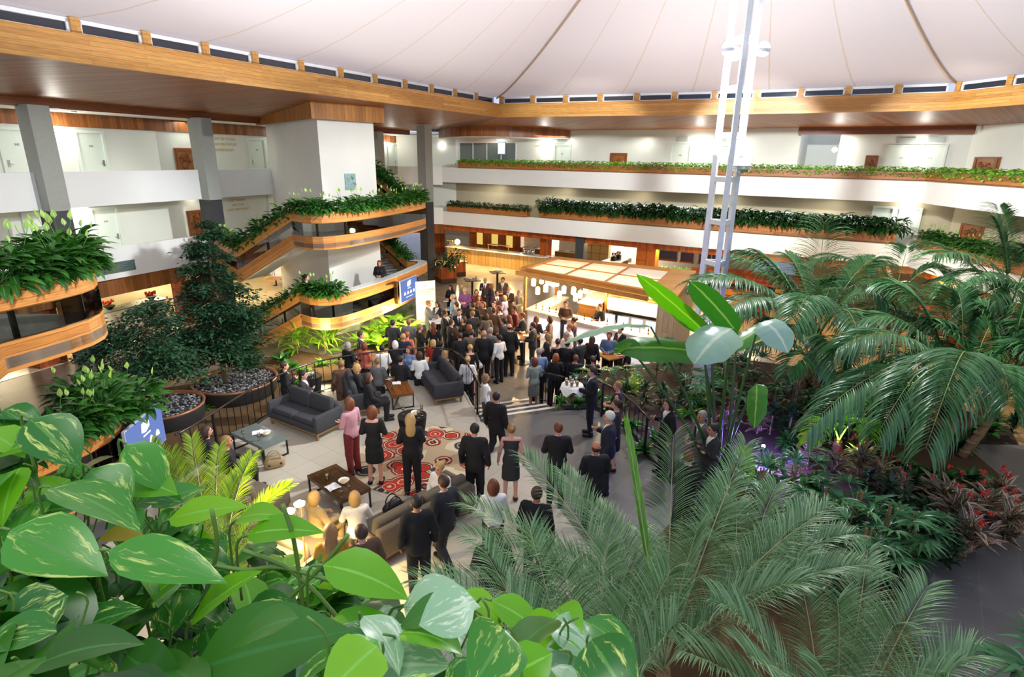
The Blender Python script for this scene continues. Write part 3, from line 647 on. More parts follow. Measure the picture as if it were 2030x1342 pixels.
for x0, x1, lab in ((1030, 1070, 'white tiled servery back bar, first hatch'), (1100, 1143, 'white tiled servery back bar, second hatch')):
    p, q = BQ(x0, 3.6), BQ(x1, 3.6); e = empty('servery_bench', ((p.x + q.x) / 2, (p.y + q.y) / 2, 0), bz); tag(e, lab, 'bench'); w = (q - p).length
    b = MB(); b.box((0, .3, .5), (w, .6, 1.0)); b.build('cabinet', planks('oak_front', '#a9793f', '#93662f', .5, 3., vert=True), e); b = MB(); b.box((0, .3, 1.02), (w, .64, .05)); b.build('worktop', WHITEM, e)
    b = MB(); b.box((0, .62, 1.7), (w, .03, 1.3)); b.build('splashback', M('white_tile', '#f3f1ec', .2), e)
    for k in (-.25, .25): b = MB(); b.box((k * w, .25, 1.055), (.4, .3, .02)); b.build('hotplate', M('plate_brown', '#a37b58', .4), e)
def canister(p, lab):
    e = empty('canister', p); tag(e, lab, 'canister', 'steel canisters below the servery hatch'); b = MB(); b.lathe([(.13, 0), (.13, .28), (.1, .3)], n=12); b.build('drum', CHROME, e, True); b = MB(); b.lathe([(.14, .3), (.14, .34)], n=12); b.build('lid', CHROME, e)
LONGC = BQ(896, 1.0)
e = empty('counter', (0, 0, 0)); tag(e, 'long pale timber fronted counter in front of the red panelled wall', 'counter')
p, q = BQ(886, .75), BQ(1082, .75)
b = MB(); b.band([p, q], 0.0, 1.0, .55); b.build('front_panel', planks('pale_boards', '#d2a45c', '#bb8843', .3, 4., vert=True), e)
b = MB(); b.band([p + bd * -.05 - bn * .1, q - bn * .1], 1.0, 1.06, .85); b.build('worktop', M('counter_white', '#f2eee2', .25), e)
u = BQ(968, .95); b = MB(); v = BQ(1008, .95)
b.beam((u.x, u.y, 1.48), (v.x, v.y, 1.48), .3, .04); [b.beam((w_.x, w_.y, 1.06), (w_.x, w_.y, 1.5), .05, .05) for w_ in (u, v)]; b.build('gantry_shelf', M('pale_timber', '#c99a5a', .4), e)
u = BQ(980, 1.15); [canister((*(BQ(1040 + 8 * k, 1.1)), 1.063), f'steel canister on the counter below the hatch') for k in range(3)]
p = BQ(907, 1.15); e = empty('table_lamp', (p.x, p.y, 1.063)); tag(e, 'glowing round lamp on the far left end of the counter', 'lamp')
b = MB(); b.lathe([(.1, 0), (.12, .02), (.04, .05), (.04, .14)], n=10); b.build('base', BRASS, e); b = MB(); b.ball((0, 0, .3), .2, 12, 8); b.build('shade', glow('counter_lamp', '#ffdc8a', 6), e, True)
p = BQ(895, 1.2); e = empty('coffee_machine', (p.x, p.y, 1.063), bz); tag(e, 'small dark coffee machine beside the glowing counter lamp', 'machine'); b = MB(); b.box((0, 0, .04), (.5, .4, .08)); b.box((0, .15, .22), (.5, .12, .3)); b.box((0, 0, .36), (.5, .4, .1)); b.build('body', CHROME, e); b = MB(); [b.tube([(x, -.1, .3), (x, -.2, .28)], .03) for x in (-.12, .12)]; b.build('group_heads', BLACK, e)
m = MB(); p = BQ(1152, .6); m.box((p.x, p.y, 1.33), (.55, .55, 2.66), bz); st(m.build('column_servery', DARKC), 'dark square column beside the servery', 'column')
# cafe beyond: cabinet with coffee grinders, shelf unit, chairs
p = BQ(1180, 4.6); e = empty('shelf_unit', (p.x, p.y, 0), bz); tag(e, 'pale timber wall cabinet in the lit room behind the servery', 'cabinet'); b = MB(); b.box((0, .2, 1.0), (1.9, .4, 2.0)); b.build('carcass', M('light_oak', '#cbb27c', .5), e); b = MB(); [b.box((0, -.01, z), (1.86, .02, .02)) for z in (.5, 1.0, 1.5)]; [b.box((x, -.01, 1.0), (.02, .02, 1.96)) for x in (-.3, .35)]; b.build('door_gaps', M('gap', '#7d683f', .7), e)
p = BQ(1222, 2.6); e = empty('coffee_bench', (p.x, p.y, 0), bz); tag(e, 'timber coffee bench with white top carrying two grinders', 'bench'); b = MB(); b.box((0, 0, .5), (1.1, 1.5, 1.0)); b.build('cabinet', planks('oak_front', '', ''), e); b = MB(); b.box((0, 0, 1.02), (1.2, 1.6, .05)); b.build('worktop', WHITEM, e)
for dx, dy, lab in ((-.2, -.3, 'black coffee grinder at the front of the coffee bench'), (.2, .3, 'chrome trimmed coffee grinder at the back of the coffee bench')):
    g = empty('coffee_grinder', (p.x + dx, p.y + dy, 1.045), bz); tag(g, lab, 'grinder'); b = MB(); b.box((0, 0, .13), (.28, .3, .26)); b.box((0, -.2, .05), (.22, .2, .06)); b.build('body', BLACK, g); b = MB(); b.lathe([(.06, .26), (.14, .3), (.15, .5), (.12, .52)], n=12); b.build('hopper', CHROME, g, True)
for k, (x0, x1) in enumerate(((1306, 1345), (1350, 1378), (1386, 1412), (1412, 1440))):
    p, q = BQ(x0, 5.2), BQ(x1, 5.2); e = empty(f'window_{140 + k}', ((p.x + q.x) / 2, (p.y + q.y) / 2, 0), bz); tag(e, 'cafe window showing blue dusk above an orange sill', 'window', 'dusk windows of the cafe', 'structure'); w = (q - p).length
    b = MB(); b.box((0, 0, 1.7), (w, .03, 1.5)); b.build('pane', M('dusk_glass', '#5a679c', .1, spec=.8), e); b = MB(); b.box((0, -.08, .95), (w, .2, .1)); b.build('sill', M('sill_orange', '#cf7b35', .4), e); b = MB(); [b.box((x, -.04, 1.7), (.07, .08, 1.5)) for x in (-w / 2, w / 2)]; b.build('frame', WHITEM, e)
def cafechair(p, rz, lab, mat, grp=None):
    e = empty('cafe_chair', p, rz); tag(e, lab, 'chair', grp); b = MB(); b.box((0, 0, .46), (.42, .42, .04)); b.build('seat', mat, e); b = MB(); b.box((0, .2, .72), (.4, .03, .28)); b.build('backrest', mat, e)
    for x in (-1, 1):
        for y in (-1, 1): b = MB(); b.tube([(x * .18, y * .18, .45), (x * .21, y * .21, 0)], .015, 5); b.build('leg', mat, e)
        b = MB(); b.tube([(x * .18, .19, .45), (x * .18, .21, .85)], .014, 5); b.build('back_post', mat, e)
    return e
def cafetable(p, rz, lab, mat):
    e = empty('cafe_table', p, rz); tag(e, lab, 'table'); b = MB(); b.box((0, 0, .74), (.8, .8, .035)); b.build('table_top', mat, e); b = MB(); b.lathe([(.25, 0), (.25, .015), (.035, .03), (.035, .72)], n=12); b.build('pedestal', BLACK, e)
WHC = M('white_chair', '#dcdad6', .5); ORC = M('orange_chair', '#d4842f', .45)
p = BQ(1252, 4.6); cafechair((p.x, p.y, 0), .5, 'pale chair in the doorway beside the broad orange pier', WHC)
# ============================================================ lounge platform, steps, railings
PZ = .6
rail = [V2(*p) for p in ((-6.9, 10.55), (-6.75, 11.1), (-6.6, 12.1), (-6.3, 13.5), (-5.7, 14.75), (-4.85, 15.5), (-3.65, 16.1), (-2.55, 16.4), (-2.15, 16.38), (-1.8, 16.2), (-1.55, 15.85), (-1.32, 15.3), (-1.02, 14.3), (-.78, 13.4))]
edge = [V2(-7.6, 9.0)] + [V2(p.x - .1, p.y + .1) for p in rail]
DARKT = tiles('charcoal_floor_tiles', '#686765', '#5e5d5c', .6, .6, '#6f6e6c', .3, .62, .008)
CREAM = tiles('cream_floor_tiles', '#c3bbaa', '#bab19f', .6, .6, '#a39b8b', .22, .62, .005)
m = MB(); m.prism([(p.x, p.y) for p in edge] + [(-.7, 13.38), (1.42, 14.2), (2.3, 14.28), (2.85, 13.35), (3.12, 12.3), (3.4, 10.6), (9, 12.6), (18, 12.6), (18, -6), (-8, -6)], 0.002, PZ)
st(m.build('floor_dark_terrace', DARKT), 'raised charcoal tiled terrace beside the lounge', 'floor')
m = MB(); m.prism([(p.x, p.y) for p in rail] + [(-.72, 13.36), (-.34, 12.75), (.83, 9.94), (2.5, 5.9), (1.5, -2), (-7.6, -2)], PZ, PZ + .008)
st(m.build('floor_lounge', CREAM), 'pale cream tiled lounge floor', 'floor')
PZ = .609
NOSE = M('step_nosing', '#d9d4c8', .6); STEP = tiles('step_tile', '#57504a', '#4e4842', .6, .6, '#6f6e6c', .4)
e = empty('steps', (0, 0, 0)); tag(e, 'short flight of dark steps with pale nosings down from the terrace', 'steps')
A_, B_ = V2(-.7, 13.42), V2(1.42, 14.24); u = (B_ - A_).normalized(); n = V2(-u.y, u.x)
for k in range(4):
    p, q = A_ + n * (.56 * k), B_ + n * (.56 * k); z = .6 - .15 * k
    m = MB(); m.prism([p + n * .0, q, q + n * .56, p + n * .56], .002, z - .15 + .002 * 0 if k < 3 else .01); m.build('tread', STEP, e)
    m = MB(); zz = z - .15 if k < 3 else .012
    m.prism([p + n * .45, q + n * .45, q + n * .565, p + n * .565], zz, zz + .008); m.build('nosing', NOSE, e)
def railing(path, lab, z0=PZ, h=.98, step=.24, posts=()):
    e = empty('railing', (path[0].x, path[0].y, z0)); tag(e, lab, 'railing'); P = [Vector((p.x - path[0].x, p.y - path[0].y, (p.z if len(p) > 2 else 0))) for p in path]
    m = MB(); m.tube([p + Vector((0, 0, h)) for p in P], .024, 8); m.build('handrail', M('dark_handrail', '#4a4543', .22, metal=.7), e, True)
    m = MB(); m.tube([p + Vector((0, 0, .09)) for p in P], .014, 6); m.build('bottom_rail', BLACK, e)
    pts = seg_pts([tuple(p) for p in P], step); pm = 0
    for i, (x, y, dz, r) in enumerate(pts):
        big = i % 9 == 4
        m = MB(); m.box((0, 0, h / 2 + (.0 if big else .04)), (.045, .045, h) if big else (.014, .014, h - .1), r); o = m.build('post' if big else 'baluster', BLACK, e); o.location = (x, y, dz)
    return e
def smooth_path(P, n=4):
    out = []
    for i in range(len(P) - 1):
        p0, p1, p2, p3 = P[max(i - 1, 0)], P[i], P[i + 1], P[min(i + 2, len(P) - 1)]
        for k in range(n):
            t = k / n; out.append(.5 * ((2 * p1) + (p2 - p0) * t + (2 * p0 - 5 * p1 + 4 * p2 - p3) * t * t + (3 * p1 - p0 - 3 * p2 + p3) * t ** 3))
    return out + [P[-1]]
railing(smooth_path(rail[:8], 3), 'long dark baluster railing behind the lounge sofas')
railing(smooth_path([rail[7] + V2(.12, 0)] + rail[8:], 3), 'curved dark railing sweeping from the right hand sofa down to the steps')
g = [B_ + V2(-.02, -.02), B_ + n * 1.9 + V2(-.05, 0)]
railing([Vector((g[0].x, g[0].y, 0)), Vector((g[1].x, g[1].y, -.5))], 'short sloping railing on the garden side of the steps', PZ, .95, .2)
railing([V2(1.5, 14.1), V2(2.2, 14.15), V2(2.7, 13.4), V2(2.98, 12.5), V2(3.15, 11.6)], 'dark railing along the curved garden kerb', PZ, .95, .24)
m = MB(); m.band([(1.44, 14.24), (1.9, 14.36), (2.32, 14.25), (2.66, 13.85), (2.9, 13.2), (3.08, 12.5), (3.2, 11.6), (3.42, 10.6)], .6, .72, .1)
st(m.build('trim_garden_kerb', M('kerb_metal', '#3d3b3a', .4)), 'curved dark kerb between terrace and garden', 'kerb')
# ============================================================ lounge furniture
SOFA = M('charcoal_wool', '#37373a', .9, var=.35, scale=90); TAUPE = M('taupe_wool', '#6d6252', .9, var=.35, scale=90); WOODL = M('sofa_oak', '#8a6740', .45, var=.2)
def rbox(m, c, d, r=.05, mi=0, rz=0, tilt=0):
    """soft edged box: rounded in all three axes by a superellipse of rings"""
    rows = []; K = 10; x, y, z = d[0] / 2, d[1] / 2, d[2] / 2; Mx = Matrix.Rotation(rz, 3, 'Z') @ Matrix.Rotation(tilt, 3, 'X'); c = Vector(c)
    prof = [(-z, r * .999), (-z + r * .3, r * .3), (-z + r, 0), (z - r, 0), (z - r * .3, r * .3), (z, r * .999)]
    cor = [(1, 1), (-1, 1), (-1, -1), (1, -1)]
    for zz, ins in prof:
        row = []
        for k, (sx_, sy_) in enumerate(cor):
            for j in range(4):
                a = PI / 2 * k + PI / 2 * j / 3
                row.append(c + Mx @ Vector((sx_ * (x - r) + (r - ins) * math.cos(a), sy_ * (y - r) + (r - ins) * math.sin(a), zz)))
        rows.append(row)
    m.loft(rows, mi, close=True); b = len(m.v) - 16 * 6
    m.f.append(tuple(b + k for k in range(15, -1, -1))); m.m.append(mi); m.f.append(tuple(b + 80 + k for k in range(16))); m.m.append(mi)
    return m
def sofa(loc, rz, lab, mat, w=1.75, d=.86, wood=True):
    """front faces local -y"""
    e = empty('sofa', loc, rz); tag(e, lab, 'sofa')
    b = MB(); b.box((0, 0, .16), (w - .06, d - .08, .05)); b.build('plinth', WOODL, e)
    for x in (-1, 1):
        for y in (-1, 1): b = MB(); b.box((x * (w / 2 - .07), y * (d / 2 - .08), .07), (.05, .05, .14)); b.build('leg', WOODL, e)
        b = MB(); rbox(b, (x * (w / 2 - .06), 0, .41), (.12, d, .44), .04); b.build('armrest', mat, e, True)
    b = MB(); rbox(b, (0, d / 2 - .07, .46), (w - .22, .14, .56), .05); b.build('back_frame', mat, e, True)
    b = MB(); rbox(b, (0, -.03, .26), (w - .25, d - .1, .16), .03); b.build('seat_base', mat, e, True)
    for x in (-1, 1):
        b = MB(); rbox(b, (x * (w - .26) / 4, -.08, .4), ((w - .27) / 2, d - .26, .15), .05); b.build('seat_cushion', mat, e, True)
        b = MB(); rbox(b, (x * (w - .26) / 4, d / 2 - .2, .66), ((w - .28) / 2, .17, .42), .07, tilt=-.16); b.build('back_cushion', mat, e, True)
    return e
sofa((-5.14, 12.97, PZ), math.atan2(-.9, 1.5), 'charcoal two seat sofa with its back to the railing, nobody on it', SOFA, 1.8)
sofa((-2.06, 15.3, PZ), math.radians(-67), 'empty charcoal sofa end-on beside the curved railing', SOFA, 1.85)
sofa((-4.1, 14.35, PZ), math.radians(112), 'charcoal sofa with two seated women, seen from behind', SOFA, 1.6)
SF = sofa((-1.72, 8.85, PZ), math.radians(228), 'long taupe sofa nearest the viewer, backed by standing men', TAUPE, 2.3, .86)
sofa((-3.7, 7.9, PZ), math.radians(152), 'taupe sofa behind the twin floor lamps', TAUPE, 1.9)
sofa((-5.1, 9.4, PZ), math.radians(152), 'taupe sofa half covered by the golden palm', TAUPE, 1.7)
WALN = planks('walnut_top', '#8a5426', '#6e3f1a', .18, 2., rough=.25); DKT = planks('dark_walnut_top', '#5a3f22', '#473018', .22, 2., rough=.25)
def coffee(loc, rz, lab, top, w, d, h=.43):
    e = empty('coffee_table', loc, rz); tag(e, lab, 'coffee table')
    b = MB(); b.box((0, 0, h - .035), (w, d, .07)); b.build('table_top', top, e)
    for x in (-1, 1):
        for y in (-1, 1): b = MB(); b.box((x * (w / 2 - .02), y * (d / 2 - .02), (h - .07) / 2), (.03, .03, h - .07)); b.build('leg', BLACK, e)
        b = MB(); b.box((x * (w / 2 - .02), 0, .015), (.03, d - .07, .03)); b.build('floor_rail', BLACK, e)
    b = MB(); b.beam((-w / 2 + .02, d / 2 - .02, .015), (w / 2 - .02, -d / 2 + .02, .015), .025, .025); b.build('cross_rail', BLACK, e)
    return e
TL = coffee((-5.72, 11.67, PZ), math.atan2(-.67, 1.0), 'coffee table with a grey glass top in front of the left sofa', [M('grey_glass_top', '#6c7570', .12, spec=.8)], 1.2, .62)
TM = coffee((-3.18, 14.79, PZ), math.atan2(-1.32, .54), 'walnut coffee table between the two rear sofas', WALN, 1.45, .6)
TF = coffee((-3.36, 9.78, PZ), math.atan2(-.85, .9), 'dark walnut coffee table in front of the seated blonde women', DKT, 1.28, .64)
# round rug
t = NT('patterned_rug'); tc = t.n('ShaderNodeTexCoord'); vo = t.n('ShaderNodeTexVoronoi', Scale=2.0); t.l(tc.outputs['Object'], vo.inputs['Vector']); vo.inputs['Randomness'].default_value = .9
rp = t.n('ShaderNodeValToRGB'); rp.color_ramp.interpolation = 'CONSTANT'; cr = rp.color_ramp
cr.elements[0].color = srgb('#cdbb9c'); cr.elements[1].position = .1; cr.elements[1].color = srgb('#a02a18')
for pz, c in ((.16, '#c23a20'), (.24, '#e2d4ba'), (.265, '#b5301b'), (.36, '#c8391f'), (.41, '#3a2524'), (.45, '#d8c6a6'), (.49, '#8a261b'), (.56, '#b9a27f')): q = cr.elements.new(pz); q.color = srgb(c)
nz = t.n('ShaderNodeTexNoise', Scale=9., Detail=2.); t.l(tc.outputs['Object'], nz.inputs['Vector']); ma = t.n('ShaderNodeMath', _operation='MULTIPLY_ADD'); ma.inputs[1].default_value = .12; t.l(nz.outputs['Fac'], ma.inputs[0])
sb = t.n('ShaderNodeMath', _operation='SUBTRACT'); sb.inputs[1].default_value = .06; t.l(vo.outputs['Distance'], ma.inputs[2]); t.l(ma.outputs[0], sb.inputs[0]); t.l(sb.outputs[0], rp.inputs[0])
sc2 = t.n('ShaderNodeSeparateColor'); t.l(vo.outputs['Color'], sc2.inputs[0]); gt = t.n('ShaderNodeMath', _operation='GREATER_THAN'); gt.inputs[1].default_value = .7; t.l(sc2.outputs[0], gt.inputs[0])
rp2 = t.n('ShaderNodeValToRGB'); rp2.color_ramp.interpolation = 'CONSTANT'; cr = rp2.color_ramp; cr.elements[0].color = srgb('#5d5248'); cr.elements[1].position = .12; cr.elements[1].color = srgb('#2c2b30')
for pz, c in ((.3, '#c4b291'), (.34, '#45403f'), (.46, '#d8c6a6')): q = cr.elements.new(pz); q.color = srgb(c)
t.l(sb.outputs[0], rp2.inputs[0]); col = _mix(t, gt.outputs[0], rp.outputs[0], rp2.outputs[0])
p = t.n('ShaderNodeBsdfPrincipled', Roughness=.95); t.l(col, p.inputs['Base Color']); t.l(p.outputs[0], t.out.inputs[0])
m = MB(); m.lathe([(1.55, 0), (1.55, .012), (1.5, .015), (.01, .015)], n=48); o = m.build('round_rug', t.m, loc=(-2.02, 11.52, PZ + .001)); tag(o, 'round red, black and cream floral rug in the lounge', 'rug')
# ============================================================ tableware
GLS = glassm('clear_glass', '#f4f4f0', .16); BEER = M('beer', '#d9a032', .15, spec=.8); FOAM = M('beer_foam', '#f6f0e2', .8); CHINA = M('white_china', '#f3f1ec', .25); NAPK = M('paper_napkin', '#f2efe8', .9)
def wineglass():
    e = empty('wine_glass'); b = MB(); b.lathe([(.035, 0), (.006, .008), (.005, .08), (.03, .1), (.038, .14), (.03, .19)], n=10, cap=False); b.build('bowl', GLS, e, True); b = MB(); b.lathe([(.002, .095), (.028, .103), (.034, .13)], n=10); b.build('wine', M('white_wine', '#d8cf94', .1), e, True); return e
def beerglass():
    e = empty('beer_glass'); b = MB(); b.lathe([(.03, 0), (.038, .15)], n=10, cap=False); b.build('tumbler', GLS, e, True); b = MB(); b.lathe([(.027, .006), (.033, .1)], n=10); b.build('beer', BEER, e, True); b = MB(); b.lathe([(.033, .1), (.035, .125)], n=10); b.build('foam', FOAM, e, True); return e
def bowl():
    e = empty('snack_bowl'); b = MB(); b.lathe([(.04, 0), (.05, .01), (.11, .08), (.1, .078), (.04, .02)], n=16); b.build('dish', CHINA, e, True); b = MB(); b.ball((0, 0, .055), .07, 10, 5, sc=(1, 1, .3)); b.build('nuts', M('nuts', '#d8b98a', .8, var=.5, scale=40), e, True); return e
def napkin():
    e = empty('napkin'); b = MB(); R2 = random.Random(3)
    rows = [[(x * .06, y * .06, .004 + .03 * abs(R2.gauss(0, .5))) for x in range(-2, 3)] for y in range(-2, 3)]; b.loft(rows); b.build('sheet', NAPK, e); return e
PROTO = {'w': (wineglass(), 'wine glass', 'wine glasses'), 'b': (beerglass(), 'beer glass', 'beer glasses'), 'o': (bowl(), 'bowl', 'snack bowls'), 'n': (napkin(), 'napkin', 'paper napkins')}
USED = set()
def place(k, x, y, z, lab, rz=0, grp=None, sc_=1.):
    pr, cat, g = PROTO[k]
    o = pr if k not in USED else dup(pr, (0, 0, 0)); USED.add(k)
    o.location = (x, y, z + .001); o.rotation_euler = (0, 0, rz); o.scale = (sc_,) * 3; tag(o, lab, cat, grp or g); return o
zt = PZ + .43
def onT(px, py, z=zt): p = at(px, py, z); return p.x, p.y, z
place('w', *onT(483, 868), 'wine glass at the far corner of the grey glass table'); place('w', *onT(514, 873), 'half full wine glass in the middle of the grey glass table')
place('n', *onT(511, 858), 'crumpled white napkin on the grey glass table', .4); place('o', *onT(528, 862), 'white conical bowl on the grey glass table')
place('w', *onT(768, 757), 'wine glass at the far end of the walnut table'); place('w', *onT(776, 764), 'wine glass beside the napkins on the walnut table'); place('w', *onT(777, 774), 'wine glass at the near end of the walnut table')
place('n', *onT(786, 760), 'white napkin spread on the walnut table', .2); place('n', *onT(772, 752), 'small folded napkin at the far end of the walnut table', 1.2, sc_=.7)
place('b', *onT(649, 952), 'half drunk beer glass on the dark walnut table'); place('n', *onT(660, 966), 'crumpled white napkin on the dark walnut table', .8); place('o', *onT(682, 958), 'white bowl on the dark walnut table')
place('w', *onT(678, 985), 'wine glass nearest the seated blonde women'); place('w', *onT(693, 975), 'wine glass by the elbow of the woman in white')
def barrel(px, py, lab, z0=PZ, h=1.05, r=.32, col=BLACK, cloth=True):
    p = at(px, py, z0 + h); e = empty('cocktail_table', (p.x, p.y, z0)); tag(e, lab, 'cocktail table')
    b = MB(); b.lathe([(r, h - .03), (r, h)], n=28); b.build('table_top', col, e)
    if cloth:
        b = MB(); rows = [[(r * (1.005 - .45 * (k / 6) + .03 * math.sin(8 * 2 * PI * j / 32) * k / 6) * math.cos(2 * PI * j / 32), r * (1.005 - .45 * (k / 6) + .03 * math.sin(8 * 2 * PI * j / 32) * k / 6) * math.sin(2 * PI * j / 32), h - .02 - (h - .1) * k / 6) for j in range(32)] for k in range(7)]
        b.loft(rows, close=True, flip=True); b.build('cover', M('black_cloth', '#17161a', .9), e, True)
    b = MB(); b.lathe([(.22, 0), (.22, .02), (.03, .03), (.03, h - .03)], n=16); b.build('pedestal', BLACK, e)
    return e, p
_, p = barrel(817, 823, 'round black clothed cocktail table on the rug edge', PZ + .017)
place('o', p.x + .08, p.y - .02, p.z + .018, 'white bowl on the black cocktail table', sc_=.95)
for k, (dx, dy) in enumerate(((-.2, .02), (.2, .1), (.22, -.04), (.17, -.16))): place('w', p.x + dx, p.y + dy, p.z + .018, ('wine glass on the near left rim of the black cocktail table', 'empty wine glass at the back of the black cocktail table', 'wine glass right of the bowl on the black cocktail table', 'wine glass nearest the rug on the black cocktail table')[k])
_, p = barrel(615, 745, 'dark cocktail table cluttered with glasses behind the railing', .003, 1.05)
for k in range(5): place('w', p.x + .2 * math.cos(k * 1.3), p.y + .2 * math.sin(k * 1.3), 1.055, 'glass on the cocktail table behind the railing', grp='glasses on the cocktail table behind the railing')
place('o', p.x, p.y, 1.055, 'white bowl on the cocktail table behind the railing')
def hightable(px, py, lab, w=.75, rz=.3, top=WALN, z=1.07):
    p = at(px, py, z); e = empty('bar_table', (p.x, p.y, .003), rz); tag(e, lab, 'high table')
    b = MB(); b.box((0, 0, z - .025), (w, w, .04)); b.build('table_top', top, e); b = MB(); b.box((0, 0, .53), (.1, .1, 1.03)); b.build('post', BLACK, e); b = MB(); b.box((0, 0, .01), (.5, .5, .02)); b.build('foot_plate', BLACK, e); return p
OAKT = planks('oak_table_top', '#c98d42', '#b57a34', .2, 2., rough=.3)
p = hightable(936, 554, 'square high table with bowls nearest the potted plants', top=DKT); place('o', p.x - .1, p.y, 1.075, 'white bowl on the high table nearest the potted plants'); place('b', p.x + .2, p.y + .1, 1.075, 'glass on the high table nearest the potted plants')
p = hightable(986, 539, 'square high table with a white bowl close to the long counter', top=DKT); place('o', p.x, p.y, 1.075, 'white bowl on the high table close to the long counter')
p = hightable(1038, 664, 'oak high table beside the bald man in black', .9, .75, OAKT)
place('o', p.x - .05, p.y + .15, 1.075, 'bowl on the oak table beside the bald man'); place('b', p.x + .12, p.y + .2, 1.075, 'beer on the oak table beside the bald man'); place('n', p.x + .1, p.y - .12, 1.075, 'napkin on the oak table beside the bald man')
p = hightable(1212, 700, 'oak high table beside the woman in a sleeveless black dress', .95, .5, OAKT)
place('o', p.x - .02, p.y, 1.075, 'white bowl on the oak table beside the sleeveless woman'); place('b', p.x - .05, p.y + .25, 1.075, 'full beer on the oak table beside the sleeveless woman'); place('w', p.x + .12, p.y + .22, 1.075, 'wine glass on the oak table beside the sleeveless woman'); place('n', p.x + .25, p.y + .0, 1.075, 'napkin on the oak table beside the sleeveless woman')
# handbag on the floor, bag on the near sofa, coat
def handbag(loc, rz, lab, mat, s=1., name='handbag'):
    e = empty(name, loc, rz); tag(e, lab, 'bag')
    b = MB(); rows = []
    for k, (z, w, d) in enumerate(((0, .3, .16), (.03, .42, .22), (.12, .46, .22), (.2, .38, .14), (.25, .28, .05))): rows.append([(s * w / 2 * math.copysign(abs(math.cos(a)) ** .6, math.cos(a)), s * d / 2 * math.copysign(abs(math.sin(a)) ** .6, math.sin(a)), s * z) for a in [2 * PI * j / 16 for j in range(16)]])
    b.loft(rows, close=True); n0 = len(b.v); b.f.append(tuple(range(n0 - 16, n0))); b.m.append(0); b.f.append(tuple(range(15, -1, -1))); b.m.append(0); b.build('body', mat, e, True)
    for y in (-.04, .04): b = MB(); b.tube([(s * .13 * math.cos(a), s * y * 1.6, s * (.2 + .16 * math.sin(a))) for a in [PI * j / 10 for j in range(11)]], .012 * s, 6); b.build('strap', mat, e)
    for x in (-.12, .12): b = MB(); b.ball((x * s, -.105 * s, .1 * s), .03 * s, 8, 5, sc=(1, .4, 1)); b.build('stud', M('bag_stud', '#3a3228', .4), e)
    return e
p = at(545, 925, PZ); handbag((p.x, p.y, PZ), .55, 'tan slouchy handbag on the floor by the grey glass table', M('tan_leather', '#a08a63', .55, var=.25), 1.0)
p = at(780, 1012, PZ + .5); handbag((p.x, p.y, PZ + .485), .8, 'black studded handbag on the near taupe sofa', M('black_leather', '#211d1c', .35), .9)
# ============================================================ twin floor lamps, screens, banner
def floorlamp(px, py, hz, lab):
    p = at(px, py, PZ + hz); e = empty('floor_lamp', (p.x, p.y, PZ)); tag(e, lab, 'floor lamp')
    b = MB(); b.lathe([(.17, 0), (.17, .015), (.02, .03)], n=20); b.build('base', BLACK, e); b = MB(); b.tube([(0, 0, .02), (0, 0, hz - .1)], .012, 8); b.build('pole', BRASS, e)
    b = MB(); b.lathe([(.05, -.18), (.09, .02)], n=14, cap=False); b.lathe([(.02, -.19), (.05, -.18)], n=14); b.build('lamp_shade', CHROME, e, True, (0, 0, hz)); b = MB(); b.ball((0, 0, 0), .07, 10, 6); b.build('bulb', glow('floor_lamp_glow', '#ffd98a', 70), e, True, (0, 0, hz))
    light('POINT', (p.x, p.y, PZ + hz + .12), 60, (1, .78, .38), .08); light('SPOT', (p.x, p.y, PZ + hz - .25), 260, (1, .76, .36), .06, spot=2.2, blend=.6, to=(p.x, p.y, 0))
floorlamp(574, 1016, 1.72, 'floor lamp with a glaring head behind the ivy, nearer of the pair'); floorlamp(594, 1001, 1.72, 'floor lamp with a glaring head, farther of the pair')
BLUES = M('screen_blue', '#6f86c8', .4)
def screen(c, rz, w, h, lab, stand=0):
    e = empty('display_screen', c, rz); tag(e, lab, 'screen')
    b = MB(); b.box((0, .03, 0), (w, .05, h)); b.build('casing', M('screen_casing', '#b9bccb', .4), e)
    b = MB(); b.box((0, 0, 0), (w * .97, .012, h * .95)); b.build('display', glow('screen_blue_glow', '#6e84c4', .9), e)
    g = glow('screen_white', '#ffffff', 1.1); b = MB()
    b.prism([(-.13 * w, .16 * h), (-.1 * w, .36 * h), (.1 * w, .42 * h), (.1 * w, .2 * h), (-.02 * w, .12 * h)], -.002, .002); b.box((0, .06 * h, 0), (.2 * w, .035 * h, .004))
    for k in range(4): x = (-.27 + .18 * k) * w; b.prism([(x - .06 * w, -.2 * h), (x + .06 * w, -.2 * h), (x + .05 * w, -.1 * h), (x, -.04 * h), (x - .04 * w, -.1 * h)], -.002, .002)
    b.box((0, -.32 * h, 0), (.42 * w, .03 * h, .004)); o = b.build('slide_graphics', g, e); o.rotation_euler = (PI / 2, 0, 0); o.location = (0, -.012, 0)
    b = MB(); b.tube([(-w * .2, .05, -h * .1), (-w * .2, .16, -h * .1)], .02); b.tube([(w * .2, .05, -h * .1), (w * .2, .16, -h * .1)], .02); b.build('bracket', BLACK, e)
    if stand: b = MB(); b.box((0, .1, -stand / 2), (.08, .06, stand)); b.box((0, .1, -stand + .02), (.7, .5, .03)); b.build('stand', BLACK, e)
p, q = V2(-4.8, 22.3), V2(-4.35, 23.75)
c = onp(802, 572, p, q); screen((c.x + .2, c.y - .06, c.z), math.atan2(q.y - p.y, q.x - p.x), 1.45, .92, 'blue presentation screen fixed to the curved stair landing')
c = (at(240, 866, 2.28) + at(293, 793, 2.4) + at(303, 870, 1.6) + at(262, 932, 1.5)) / 4
screen((c.x + .15, c.y, c.z), math.radians(97), 1.35, .84, 'blue presentation screen seen edge-on behind the ivy', c.z - .006)
